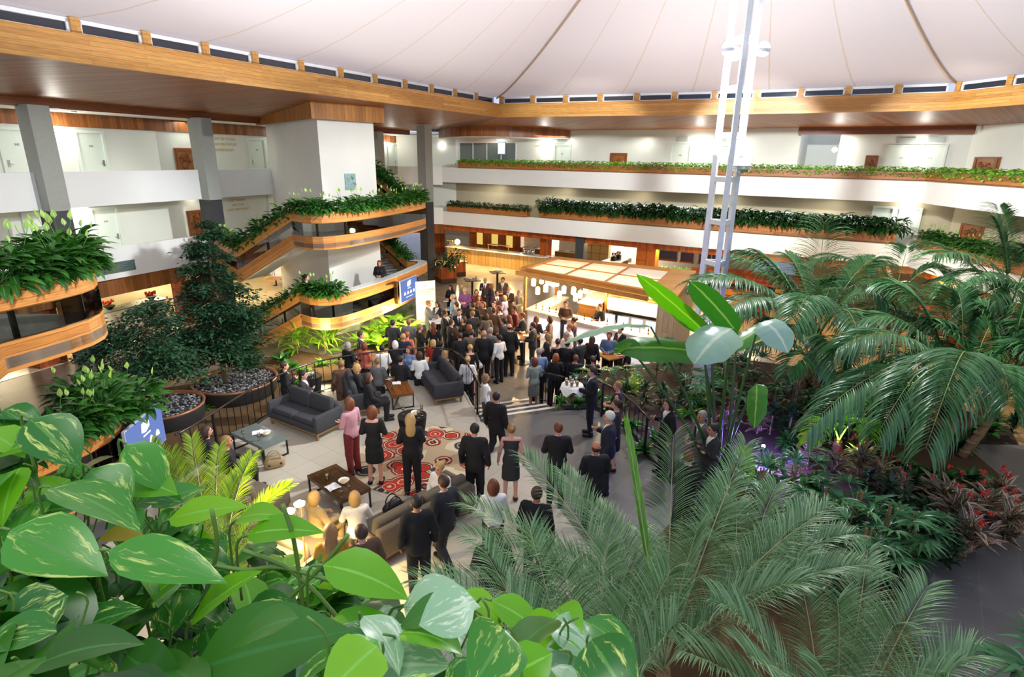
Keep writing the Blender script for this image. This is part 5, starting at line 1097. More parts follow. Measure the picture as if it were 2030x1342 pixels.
datepalm((.75, 3.7, .62), (.75, 3.7, 1.5), [D(870, 1160, 4.0, .6), D(960, 1090, 4.6, .5), D(1050, 1050, 4.8, .5), D(1200, 1090, 4.6, .5), D(1330, 1130, 4.2, .6), D(900, 1290, 3.4, .5), D(1340, 1240, 3.6, .6), D(1120, 1140, 4.2, .6), D(1240, 1200, 3.8, .6), D(1010, 1180, 3.9, .6)],
    'feathery date palm low at the bottom edge, nearest the pale ivy', **kw)
datepalm((2.9, 6.0, .66), (2.9, 6.0, 1.5), [D(1620, 1000, 6.6, .5), D(1690, 1060, 6.2, .6), D(1540, 960, 7.2, .4), D(1460, 1000, 6.8, .5), D(1420, 1080, 5.6, .6), D(1600, 1110, 5.4, .6), D(1510, 1070, 5.8, .6), D(1740, 1130, 5.6, .5)],
    'feathery date palm tucked behind the two largest front palms', **kw)
datepalm((3.1, 3.9, .62), (3.1, 3.9, 1.35), [D(1930, 1300, 3.9, .75), D(1840, 1160, 4.9, .6), D(1720, 1090, 5.6, .5), D(1420, 1190, 4.0, .7), D(1570, 1090, 5.2, .5), D(1880, 1342, 3.4, .5), D(1640, 1342, 3.2, .5), D(1480, 1300, 3.3, .5), D(1770, 1240, 4.0, .7), D(1350, 1290, 3.5, .6), D(1660, 1190, 4.3, .6)],
    'wide feathery date palm at the bottom edge, right of the upright spear', **kw)
LAMPL = leafm('palm_leaf_lamplit', '#5a8a2a', '#a5bf45', .4, .3)  # yellow light of the floor lamps put into the leaf colours
datepalm((-3.75, 5.9, .62), (-3.75, 6.0, 1.7), [D(500, 905, 7.2, .5), D(570, 965, 6.8, .5), D(435, 885, 7.6, .5), D(380, 868, 7.2, .5), D(300, 880, 6.4, .5), D(560, 1040, 5.8, .5), D(470, 950, 6.4, .5), D(250, 960, 5.4, .5), D(400, 1040, 5.0, .4), D(500, 1150, 4.8, .4), D(340, 900, 6.6, .4)],
    'golden feathery palm with lamp glow in its colour, beside the twin floor lamps', LAMPL, 'golden_palm', n=70, LL=.3, lw=.016, drp=.7, stalk=.12, vee=.5, r0=.012, taper=.45, back=.8)
# ---- giant banana-leaved strelitzia
BAN = leafm('banana_leaf', '#2e6a26', '#4f8f35', .3, .25, rib=('#8fb85a', .05)); BANP = leafm('banana_leaf_pale', '#7fae86', '#a9cdb0', .3, .3, rib=('#cfe0c0', .06)); BANL = leafm('banana_leaf_lime', '#4f9a1f', '#6fb82c', .3, .4, rib=('#9ccf55', .05))
SB = at(1420, 985, .62); e = empty('strelitzia', SB); tag(e, 'giant banana leaved plant with long bare stalks in front of the mast', 'strelitzia')
def bleaf(root, p0, p1, W, arch, mat, roll=0., n=12, bendtip=.5):
    """stalk from root to p0 then a blade from p0 to p1"""
    a, b, c = Vector(root), Vector(p0), Vector(p1); st_ = MB(); mid = (a + b) / 2 + (b - a).cross(UP).normalized() * .03; mid.z += .15
    mid.x = a.x * .6 + b.x * .4; mid.y = a.y * .6 + b.y * .4
    st_.tube([a + (mid - a) * (i / 5) if False else a * (1 - i / 8) ** 2 + mid * 2 * (i / 8) * (1 - i / 8) + b * (i / 8) ** 2 for i in range(9)], [.045 - .028 * i / 8 for i in range(9)], 7)
    st_.build('stalk', M('banana_stalk', '#3c5a2a', .4), e, True)
    m = MB(); rows = []; uvs = []; q = (b + c) / 2 + Vector((0, 0, arch)); pt = lambda t: b * (1 - t) ** 2 + q * 2 * t * (1 - t) + c * t * t
    R = random.Random(int(p0[0] * 100))
    for i in range(n + 1):
        t = i / n; p = pt(t); d = (pt(min(1, t + .03)) - pt(max(0, t - .03))).normalized(); s = d.cross(UP).normalized(); s = Matrix.Rotation(roll, 3, d) @ s; nn = s.cross(d); w = W / 2 * P_banana(t) if 0 < t < 1 else .004
        r = []; u = []
        for j in range(-3, 4): f = j / 3; r.append(p + s * w * f + nn * (-.22 * w * f * f + .05 * w * abs(f)) + nn * (.012 * math.sin(9 * t * 3 + j))); u.append((f, t))
        rows.append(r); uvs.append(u)
    m.loft(rows, uvs=uvs); m.build('leaf', [mat], e, True)
loc = lambda v: Vector(v) - SB
for k, (p0, p1, W, arch, mat, roll) in enumerate(((deep(1290, 648, 10.2), deep(1116, 682, 9.3), .62, .34, BANP, .3), (deep(1395, 700, 10.6), deep(1215, 692, 9.6), .62, .14, BAN, -.55), (deep(1408, 668, 10.8), deep(1262, 542, 10.0), .42, .05, BANL, .7),
        (deep(1462, 660, 11.0), deep(1366, 556, 10.6), .5, .1, BAN, .9), (deep(1452, 652, 10.0), deep(1375, 722, 9.2), .8, .25, BANP, -.25), (deep(1505, 640, 10.0), deep(1562, 700, 9.4), .6, .3, BANP, .35),
        (deep(1385, 660, 10.9), deep(1300, 590, 10.6), .36, .1, BANL, -.5), (deep(1500, 760, 10.2), deep(1495, 850, 9.6), .4, .2, BAN, .6), (deep(1440, 700, 11.4), deep(1540, 640, 12.0), .4, .2, BAN, .3), (deep(1240, 680, 9.9), deep(1225, 700, 9.4), .3, .02, BANL, .5), (deep(1470, 880, 10.2), deep(1485, 960, 9.6), .3, .1, BANL, .5))):
    bleaf((.12 * math.cos(k * 2.1), .12 * math.sin(k * 2.1), 0), loc(p0), loc(p1), W, arch, mat, roll)
# ---- small shrubs
def rosette(name, seed, n, L, W, mat, prof=P_lance, el=(.2, 1.3), droop=.9, h=0., fl=None, var=1.):
    R = random.Random(seed); e = empty(name); m = MB()
    for i in range(n):
        z = h * R.random() ** .7; leaf(m, (R.uniform(-.04, .04), R.uniform(-.04, .04), z), rdir(R.uniform(0, 2 * PI), R.uniform(*el)), L * R.uniform(.7, 1.15), W * R.uniform(.8, 1.15), droop * R.uniform(.5, 1.4), .3, 4, prof, 0, R.uniform(-.4, .4))
    m.build('foliage', [mat], e, True)
    if h: s = MB(); s.tube([(0, 0, 0), (0, 0, h)], .018, 6); s.build('stem', TRUNK, e)
    if fl:
        for i in range(fl[1]): f = MB(); p = Vector((R.uniform(-.2, .2), R.uniform(-.2, .2), h + R.uniform(.15, .4))); [f.ball(p + Vector((R.uniform(-.03, .03), R.uniform(-.03, .03), R.uniform(-.03, .03))), .014, 6, 4) for q in range(7)]; f.build('flower', [fl[0]], e)
    return e
DRAC = leafm('dracaena_lit_leaf', '#5f9a22', '#b4cf4a', .4, .35); BROAD = leafm('broad_leaf', '#1e4f1c', '#37752a', .25, .2, rib=('#5f9048', .05)); BROADY = leafm('broad_lit_leaf', '#6aa32a', '#b9d255', .35, .35, rib=('#d8e08a', .06))  # dracaena and lit broad leaf carry the stair bed's yellow light in their colour
STRO = leafm('stromanthe_leaf', '#27552f', '#6a5040', .3, .25, var=('#efc7b4', .5, .06), rib=('#3a5a34', .04)); REDF = M('red_berry', '#c8281c', .4)
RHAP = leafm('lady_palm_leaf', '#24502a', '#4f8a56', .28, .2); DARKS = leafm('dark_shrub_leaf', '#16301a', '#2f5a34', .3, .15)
FERN = leafm('fern_leaf', '#3c7a24', '#6aa63a', .4, .3)
def rhapis(seed, n=9, h=.9, L=.34):
    R = random.Random(seed); e = empty('lady_palm'); m = MB()
    for i in range(n):
        az = R.uniform(0, 2 * PI); p, d = stem(m, (0, 0, h * R.uniform(.2, .8)), rdir(az, R.uniform(.3, 1.2)), R.uniform(.25, .5), .007, .4, 3, 0, 4); nf = 9
        s = d.cross(UP).normalized()
        for j in range(nf): a = (j / (nf - 1) - .5) * 3.2; leaf(m, p, d * math.cos(a) + s * math.sin(a) + UP * .1, L * R.uniform(.85, 1.1), .05, .7, .4, 4, P_strap, 0)
    m.build('foliage', [RHAP], e, True); m = MB(); [m.tube([(R.uniform(-.06, .06), R.uniform(-.06, .06), 0), (R.uniform(-.05, .05), R.uniform(-.05, .05), h)], .012, 5) for i in range(3)]; m.build('cane', TRUNK, e); return e
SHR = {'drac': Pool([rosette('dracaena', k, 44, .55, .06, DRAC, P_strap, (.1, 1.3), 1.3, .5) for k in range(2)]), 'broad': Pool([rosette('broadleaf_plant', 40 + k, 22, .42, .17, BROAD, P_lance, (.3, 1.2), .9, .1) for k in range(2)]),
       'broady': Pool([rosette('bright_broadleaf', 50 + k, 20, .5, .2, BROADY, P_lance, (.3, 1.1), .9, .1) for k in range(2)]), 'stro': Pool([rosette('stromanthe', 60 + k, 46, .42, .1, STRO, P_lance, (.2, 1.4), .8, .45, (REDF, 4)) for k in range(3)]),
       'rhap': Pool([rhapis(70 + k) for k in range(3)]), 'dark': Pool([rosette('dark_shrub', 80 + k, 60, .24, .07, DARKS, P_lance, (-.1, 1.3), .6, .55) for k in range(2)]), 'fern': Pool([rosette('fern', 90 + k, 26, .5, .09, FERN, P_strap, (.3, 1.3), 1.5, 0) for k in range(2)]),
       'grass': Pool([rosette('liriope', 95 + k, 60, .34, .016, FERN, P_strap, (.4, 1.4), 1.3, 0) for k in range(2)])}
CATS = {'drac': 'dracaena', 'broad': 'broadleaf plant', 'broady': 'broadleaf plant', 'stro': 'stromanthe', 'rhap': 'lady palm', 'dark': 'shrub', 'fern': 'fern', 'grass': 'grass tuft'}
def shrubs(kind, lab, pts, z=.62, sc=1., grp=None):
    for i, (px, py, *s) in enumerate(pts): p = at(px, py, z); SHR[kind].put(p, i * 1.7, lab, CATS[kind], grp or (lab + ' group' if len(pts) > 1 else None), sc * (s[0] if s else 1))
def bed(poly, z0, z1, lab, name='garden_bed', mat=None): m = MB(); m.prism(poly, z0, z1); st(m.build(name, mat or SOIL), lab, 'garden bed')
MULCH = M('mulch', '#5a4020', .95, var=.45, scale=22, bump=.6)
bed([(-9.4, 17.6), (-6.6, 17.1), (-4.6, 17.9), (-3.4, 19.6), (-3.1, 22), (-2.9, 24.2), (-3.6, 25.6), (-5.1, 22.4), (-6.4, 19.6), (-8.5, 20.4)], .003, .1, 'planted bed below the curved stair landing', mat=MULCH)
bed([(-11.5, 12.6), (-7.3, 11.3), (-6.5, 14.3), (-5.0, 16.1), (-6.5, 16.9), (-9.4, 17.5), (-11.6, 16.2)], .002, .05, 'mulch around the two round pebble planters', mat=MULCH)
bed([(1.5, 14.32), (1.62, 16.2), (3.2, 17.6), (5.2, 18.2), (8, 18.6), (12, 17), (13, 13.5), (12.5, 12.62), (9, 12.62), (3.4, 10.62), (3.16, 12.3), (2.9, 13.38), (2.32, 14.3)], .003, .6, 'soil of the garden bed between terrace and mast')
bed([(1.0, 3.0), (1.3, 7.0), (2.9, 9.0), (4.2, 10.6), (9.0, 12.4), (11, 12.4), (10.6, 10.2), (7.6, 8.6), (6.3, 7.7), (5.3, 5.2), (4.9, 2.6)], .602, .66, 'mulched bed under the front palms', mat=MULCH)
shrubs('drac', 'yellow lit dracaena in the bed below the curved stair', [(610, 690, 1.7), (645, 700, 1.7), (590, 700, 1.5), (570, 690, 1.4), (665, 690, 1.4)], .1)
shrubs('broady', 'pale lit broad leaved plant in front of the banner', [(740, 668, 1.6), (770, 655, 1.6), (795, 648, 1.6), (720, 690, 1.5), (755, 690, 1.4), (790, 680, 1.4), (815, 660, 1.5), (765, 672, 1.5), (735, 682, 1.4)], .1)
shrubs('grass', 'bright grassy tuft behind the white banner', [(800, 625, 1.6), (815, 615, 1.6), (790, 632, 1.5)], .1)
shrubs('broad', 'dark broad leaved plant at the foot of the sloping stair band', [(560, 720, 1.1), (575, 735)], .1); shrubs('fern', 'small fern on the mulch below the dracaenas', [(600, 740, .8), (640, 725, .8), (590, 760, .7), (672, 720, .7)], .1)
shrubs('fern', 'fern between the two round pebble planters', [(385, 800, 1.0), (405, 815, .9), (345, 790, .8)], .0)
shrubs('rhap', 'lady palm in the bed beside the steps', [(1150, 790, .9), (1185, 770, .8), (1240, 770, .8)]); shrubs('broad', 'glossy broad leaf along the garden kerb', [(1180, 800), (1215, 815), (1250, 850, .9), (1300, 880), (1275, 900, .9), (1150, 805, .8)])
shrubs('broady', 'bright green upright broad leaf near the terrace railing', [(1245, 775, 1.0), (1262, 765, .9)]); shrubs('fern', 'bright fern right at the foot of the steps railing', [(1112, 800, .8), (1130, 780, .7)])
shrubs('rhap', 'dense lady palm left of the mast pedestal', [(1320, 740, 1.2), (1345, 760, 1.2), (1300, 760, 1.0)]); shrubs('dark', 'dark small leaved shrub behind the terrace railing', [(1275, 810, 1.2), (1310, 815, 1.2), (1350, 805, 1.1), (1240, 800)])
shrubs('stro', 'pink streaked stromanthe around the banana stalks', [(1440, 850), (1480, 800, .9), (1530, 800, .9), (1500, 860), (1400, 870, .8)])
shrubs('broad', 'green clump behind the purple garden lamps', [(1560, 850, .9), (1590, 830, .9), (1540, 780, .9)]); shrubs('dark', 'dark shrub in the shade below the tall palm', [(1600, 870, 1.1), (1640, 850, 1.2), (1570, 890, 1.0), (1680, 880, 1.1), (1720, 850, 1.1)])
shrubs('stro', 'pink streaked stromanthe in the middle of the front bed', [(1600, 930, 1.1), (1650, 950, 1.1), (1700, 940, 1.1), (1740, 970, 1.0), (1780, 990, 1.0)], .66)
shrubs('stro', 'large red flowered stromanthe at the right edge of the front bed', [(1880, 1060, 1.4), (1940, 1050, 1.4), (1990, 1080, 1.4), (1910, 1110, 1.3), (1860, 1020, 1.2), (1970, 1010, 1.2)], .66)
shrubs('broad', 'low dark green leafy groundcover around the stout palm trunk', [(1780, 930), (1820, 945), (1870, 960), (1920, 955), (1960, 980), (1840, 985), (1800, 960), (1890, 990)], .66, .9)
shrubs('rhap', 'fan leaved lady palm in the middle of the front bed', [(1680, 1080, 1.2), (1740, 1110, 1.2), (1620, 1060, 1.1), (1790, 1120, 1.1), (1700, 1150, 1.1)], .66)
shrubs('rhap', 'fan leaved lady palm rising behind the date palm', [(1440, 1010, 1.1), (1500, 1020, 1.1), (1560, 1010, 1.1), (1400, 980, 1.0), (1520, 970, .9)], .66)
shrubs('rhap', 'silvery fan palm at the lower right corner', [(2075, 1500, 1.1), (2130, 1400, 1.1), (2010, 1560, 1.0)], .62, 1.25)
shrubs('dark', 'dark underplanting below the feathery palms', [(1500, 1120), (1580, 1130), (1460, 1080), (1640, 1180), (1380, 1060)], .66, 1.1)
shrubs('dark', 'dark border shrub at the far right behind the path', [(1960, 880, 1.2), (2000, 870, 1.2), (1990, 800, 1.3), (2025, 820, 1.2)], .02); shrubs('grass', 'grassy clump in the far right border', [(1950, 800, 1.4), (1975, 830, 1.4), (2010, 840, 1.4)], .02)
p0, p1 = PLANTER_C
for k in range(7): q = p0 + (p1 - p0) * (k + .5) / 7 + bn * .3; SHR['fern'].put((q.x, q.y, .98), k, 'bright leafy plant in the white rimmed planter', 'fern', 'plants in the white rimmed planter', .8)
for px, py, lab in ((908, 549, 'dark timber planter cube with a large drooping plant, nearer the counter'), (880, 562, 'dark timber planter cube with a drooping plant, beside the column')):
    p = at(px - 6, py, 0); p.x += .25 if px < 890 else 0; e = empty('planter_cube', (p.x, p.y + .45, .003), .5); tag(e, lab, 'planter'); b = MB(); b.box((0, 0, .45), (.95, .95, .9)); b.build('box', [ORANGE], e); b = MB(); b.box((0, 0, .14), (.97, .97, .28)); b.build('plinth', M('plinth_dark', '#3a2018', .5), e)
    LPD.put((p.x, p.y + .45, .9), 1, lab.replace('dark timber planter cube with a', 'plant standing in the timber cube,').replace(' plant,', ' one,'), 'potted plant', None, 1.6)
R = random.Random(77)
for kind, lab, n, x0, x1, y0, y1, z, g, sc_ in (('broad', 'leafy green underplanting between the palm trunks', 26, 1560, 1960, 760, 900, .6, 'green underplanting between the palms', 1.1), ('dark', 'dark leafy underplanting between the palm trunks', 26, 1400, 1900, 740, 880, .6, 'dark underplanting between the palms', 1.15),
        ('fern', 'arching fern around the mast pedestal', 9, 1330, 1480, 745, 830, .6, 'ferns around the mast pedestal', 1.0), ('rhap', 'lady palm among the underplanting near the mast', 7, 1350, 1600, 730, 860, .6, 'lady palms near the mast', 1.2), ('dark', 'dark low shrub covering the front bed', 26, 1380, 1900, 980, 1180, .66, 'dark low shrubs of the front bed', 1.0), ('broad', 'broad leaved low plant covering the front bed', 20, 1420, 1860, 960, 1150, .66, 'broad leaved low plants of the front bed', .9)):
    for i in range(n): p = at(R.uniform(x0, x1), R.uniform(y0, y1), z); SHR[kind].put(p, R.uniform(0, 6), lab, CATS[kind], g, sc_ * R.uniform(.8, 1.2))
# ---- round planters with pebbles and weeping fig trees
FIG = leafm('fig_leaf', '#1c3a26', '#35573a', .35, .15)
BARK = M('fig_bark', '#7a6a52', .9, var=.3, scale=12)
def pebbleplanter(c, r, z, lab, seed):
    e = empty('round_planter', (c.x, c.y, .003)); tag(e, lab, 'planter'); b = MB(); b.lathe([(r * .9, 0), (r * .97, .1), (r, z - .05)], n=40, cap=False); b.build('bowl', M('planter_charcoal', '#2b2a2a', .5), e, True)
    b = MB(); b.lathe([(r, z - .06), (r + .02, z), (r - .05, z), (r - .06, z - .1)], n=40, cap=False); b.build('rim', M('copper_rim', '#8a5a3c', .4, metal=.4), e, True)
    b = MB(); b.lathe([(.01, z - .13), (r - .05, z - .13)], n=40, cap=False); b.build('gravel_bed', M('gravel', '#39383a', .9), e)
    R = random.Random(seed); m = MB()
    for i in range(int(330 * r * r)):
        q = math.sqrt(R.random()) * (r - .1); a = R.uniform(0, 2 * PI); s = R.uniform(.03, .055); b_ = len(m.v); m.ball((q * math.cos(a), q * math.sin(a), z - .1 + R.uniform(0, .05)), s, 7, 4, sc=(1, R.uniform(.6, .9), .55))
    o = m.build('pebbles', leafm('river_pebble', '#4a4a4e', '#8d8a88', .5, 0.), None, True, (c.x, c.y, .003)); tag(o, 'smooth grey river pebbles filling the ' + lab, 'pebbles', kind='stuff')
def figtree(base, H, spread, nl, lab, seed, tiers, z0):
    R = random.Random(seed); e = empty('fig_tree', base); tag(e, lab, 'tree'); tr = MB(); lf = MB()
    for s in range(3):
        a = R.uniform(0, 6.3); tr.tube([(.12 * math.cos(a), .12 * math.sin(a), 0), (.1 * math.cos(a + .5), .1 * math.sin(a), H * .4), (.03, .02 * s, H * .93)], [.035, .028, .008], 6)
    tr.build('trunk', BARK, e, True); br = MB()
    for i in range(tiers):
        f = (i + .5) / tiers; z = z0 + (H - z0) * f; w = spread(f)
        for k in range(max(3, int(7 * (1.15 - f)))):
            az = R.uniform(0, 2 * PI); L = w * R.uniform(.65, 1.1); p, d = stem(br, (0, 0, z - .1 * L), rdir(az, R.uniform(.15, .55)), L, .012, .75, 5, 0, 4)
            for j in range(int(nl * (.5 + L))):
                t = R.random() ** .6; q = Vector((math.cos(az), math.sin(az), 0)) * (L * t * .95) + Vector((0, 0, z - .1 * L + L * t * (.35 - .42 * t))) + Vector((R.gauss(0, .11), R.gauss(0, .11), R.gauss(0, .06))) * (.5 + L)
                leaf(lf, q, rdir(az + R.gauss(0, .9), R.uniform(-.5, .45)), R.uniform(.12, .19), R.uniform(.06, .085), .5, .3, 2, P_lance, 0, R.uniform(-.5, .5))
    br.build('branches', BARK, e); lf.build('foliage', [FIG], e, True)
c1_ = V2(-8.5, 16.3); c2_ = V2(-9.55, 14.35)
pebbleplanter(c1_, 1.2, .52, 'larger round planter under the tall fig tree', 1); pebbleplanter(c2_, 1.0, .52, 'smaller round planter under the spreading fig tree', 2)
figtree((c1_.x - .25, c1_.y, .42), 4.9, lambda f: 1.55 * (1 - f) ** .75 * (.55 + .45 * min(1, f * 4)) + .12, 175, 'tall conical weeping fig in the larger round planter', 5, 15, .7)
figtree((c2_.x - .1, c2_.y, .42), 3.0, lambda f: 1.6 * math.sin(PI * (.3 + .62 * f)) ** .8, 170, 'spreading weeping fig in the smaller round planter', 9, 7, 1.15)
# ---- garden lamps
def gardenlamp(px, py, z, lab, col, pw, hx): 
    p = at(px, py, z); e = empty('garden_lamp', p); tag(e, lab, 'lamp'); b = MB(); b.lathe([(.04, -.12), (.05, 0)], n=10); b.build('housing', BLACK, e, True); b = MB(); b.ball((0, 0, .02), .045, 10, 6); b.build('bulb', glow('glow_' + hx, hx, 25), e, True); b = MB(); b.tube([(0, 0, -.1), (0, 0, -(z - .66))], .012, 5); b.build('spike', BLACK, e)
    light('POINT', (p.x, p.y, p.z + .14), pw, col, .05)
gardenlamp(1513, 886, .95, 'glaring garden spike lamp, upper of the purple pair', (.25, .16, 1), 110, '#cfc8ff'); gardenlamp(1536, 915, .9, 'glaring garden spike lamp, lower of the purple pair', (.25, .16, 1), 110, '#d6d0ff')
p = at(1660, 905, .75); light('SPOT', (p.x, p.y, .8), 130, (.6, 1, .25), .05, spot=2.0, blend=.5, to=(p.x + .3, p.y - .2, 3))
p = at(1330, 845, .8); light('POINT', (p.x, p.y, 1.1), 14, (.45, .35, 1), .05)
p = at(690, 640, .3); [light('POINT', (x, y, 1.1), 150, (1, .87, .45), .1) for x, y in ((-4.7, 20.2), (-4.4, 22.2), (-6.6, 18.6))]
# ============================================================ foreground ivy (pothos)
POTH = leafm('pothos_leaf', '#2c6a28', '#56a536', .28, .28, var=('#cfe07a', .545), rib=('#5f9a45', .035)); POTB = leafm('pothos_bright', '#5aa61c', '#86c42e', .3, .4, rib=('#8fd05a', .035)); POTG = leafm('pothos_pale', '#8fbb92', '#b5d2b0', .3, .3, var=('#e2ecd6', .54), rib=('#c6dcb8', .04))
POTD = leafm('pothos_shaded', '#1f4d18', '#39731f', .3, .15, rib=('#3c7a35', .035))  # darker copy of the pothos leaf, shade deep in the plant put into colour
def hleaf(m, p, d, L, W, droop, fold, roll, mi): return leaf(m, p, d, L, W, droop, fold, 8, P_heart, mi, roll)
VINE = M('vine_stem', '#64893a', .5, var=.3)
pots = []
for k, (x, y, lab) in enumerate(((-.75, 1.0, 'large variegated ivy plant at the left edge, closest to the viewer'), (-.42, .85, 'variegated ivy plant in the lower left with long trailing stems'), (-.12, .72, 'pale leaved ivy plant at the bottom, under the twin lamps'), (.12, .66, 'small pale ivy plant at the bottom centre'))):
    e = empty('pothos', (x, y, 6.3)); tag(e, lab, 'pothos'); pots.append(e)
e = empty('ivy_trough', (0, 0, 0)); tag(e, 'timber trough holding the ivy in front of the viewer', 'planter'); m = MB(); m.box((-.5, .62, 6.0), (2.0, .4, .4)); m.build('box', BOXT, e)
R = random.Random(4)
MIX = [POTH, POTB, POTG, POTD, leafm('pothos_yellow', '#b99a25', '#c9a92c', .4, .3)]
def ivy_at(k, px, py, Y, az, el, L, W, droop, roll, mi, vine=True):
    o = pots[k]; B = o.location; p = deep(px, py, Y) - B; m = PM[k]
    hleaf(m, p, rdir(az, el), L, W, droop, .22, roll, mi)
    q = p - rdir(az, el) * .01; r = p + Vector((R.uniform(-.03, .03), R.uniform(-.02, .04), -R.uniform(.08, .16))); VM[k].tube(smooth_path([q, (q * .6 + r * .4) + Vector((0, 0, .012)) - rdir(az, 0) * .02, r], 3), .0019, 6)
PM = [MB() for _ in pots]; VM = [MB() for _ in pots]
# filler foliage under and between
for i in range(330):
    px = R.uniform(-80, 760); lim = 800 + max(0, px - 60) * .62 if px < 420 else 1025 + (px - 420) * .5
    py = R.uniform(lim, 1420); f = (py - lim) / 400
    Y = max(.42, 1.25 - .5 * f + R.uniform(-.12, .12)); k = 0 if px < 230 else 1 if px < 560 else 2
    shaded_leaf = R.random() < .25 + .5 * min(1, f)
    ivy_at(k, px, py, Y, R.uniform(-2.9, -.2) if R.random() < .75 else R.uniform(0, 6.3), R.uniform(-.3, .5), R.uniform(.09, .15), R.uniform(.065, .1), R.uniform(.4, 1.2), R.uniform(-.7, .7), 3 if shaded_leaf else R.choice((0, 0, 0, 1)))
for i in range(60):
    px = R.uniform(560, 1180); py = R.uniform(1180 + abs(px - 900) * .1, 1420); ivy_at(2 if px < 880 else 3, px, py, R.uniform(.55, .9), R.uniform(-2.9, -.2), R.uniform(-.3, .4), R.uniform(.08, .12), R.uniform(.06, .085), R.uniform(.4, 1.2), R.uniform(-.7, .7), R.choice((0, 2, 2, 3, 1)))
# the large leaves that stand out
for (k, px, py, Y, ex, ey, W, droop, roll, mi) in ((0, 60, 830, .95, 150, 905, .1, .5, .2, 0), (0, 20, 1050, .8, 190, 1120, .11, .3, .3, 0), (0, 100, 965, .9, 270, 1010, .11, .5, -.2, 0), (0, 180, 930, 1.0, 250, 1000, .1, .4, .3, 0), (1, 215, 1090, .8, 420, 1130, .085, .35, .3, 0),
        (1, 335, 1030, 1.0, 460, 990, .07, .4, .4, 1), (1, 470, 1030, .95, 540, 1000, .06, .7, .2, 1), (1, 490, 1060, .9, 610, 1030, .065, .6, .3, 1), (1, 300, 1185, .85, 385, 1110, .06, .2, .5, 1), (2, 640, 1120, .8, 800, 1145, .085, .9, .25, 1), (2, 615, 1290, .75, 790, 1250, .12, .5, .3, 1), (2, 625, 1245, .75, 790, 1280, .12, .7, -.3, 1),
        (2, 800, 1200, .8, 930, 1195, .1, .3, .5, 2), (2, 790, 1210, .82, 720, 1290, .1, .4, .3, 2), (3, 975, 1190, .85, 1080, 1240, .06, .7, .3, 1), (3, 1085, 1240, .75, 1190, 1290, .12, .5, -.3, 2), (3, 1060, 1320, .7, 1200, 1345, .12, .4, .2, 2), (1, 470, 1240, .8, 560, 1190, .09, .4, .3, 0), (1, 380, 1230, .8, 480, 1130, .07, .3, .4, 1),
        (0, 200, 1065, .95, 262, 1040, .05, .9, .2, 4), (0, 0, 900, 1.05, 90, 860, .1, .4, .2, 1), (0, 40, 1180, .75, 180, 1250, .12, .4, .2, 3), (2, 380, 1330, .7, 640, 1240, .15, .3, .4, 3), (2, 700, 1330, .65, 860, 1300, .12, .4, .2, 2), (1, 150, 1250, .75, 250, 1200, .06, .3, .4, 0), (0, 250, 880, 1.1, 330, 960, .09, .5, .2, 0), (3, 1140, 1240, .8, 1180, 1340, .05, .3, 1.0, 1), (3, 920, 1170, .9, 1000, 1230, .05, .5, .3, 1)):
    a, b = deep(px, py, Y), deep(ex, ey, Y - .03); d = b - a; hleaf(PM[k], a - pots[k].location, d, d.length * 1.12, W * 1.0, droop, .2, roll, mi)
    r = a - pots[k].location; VM[k].tube(smooth_path([r, r - d.normalized() * .03 + Vector((0, 0, -.02)), r - d.normalized() * .045 + Vector((0, .01, -.15))], 4), .0026, 7)
for (k, pts) in ((1, [(480, 1090), (560, 1120), (600, 1150), (640, 1190), (690, 1250)]), (1, [(380, 1110), (480, 1130), (560, 1125), (680, 1160), (720, 1190)]), (1, [(560, 1000), (580, 1060), (595, 1150), (600, 1210)]), (2, [(690, 1060), (650, 1110), (600, 1160), (540, 1220)]), (3, [(1000, 1210), (960, 1290), (940, 1342)]), (0, [(120, 1080), (90, 1180), (60, 1300)]), (2, [(845, 1230), (820, 1300), (790, 1345)]), (2, [(630, 1290), (640, 1330), (640, 1380)]), (1, [(420, 1010), (430, 1090), (400, 1200)])):
    VM[k].tube(smooth_path([deep(x, y, .88) - pots[k].location for x, y in pts], 4), .0042, 8)
for k, o in enumerate(pots): PM[k].build('foliage', MIX, o, True); VM[k].build('vines', [VINE], o, True)
for q in list(SHR.values()) + [LP, LPD, IV]: q.clean()
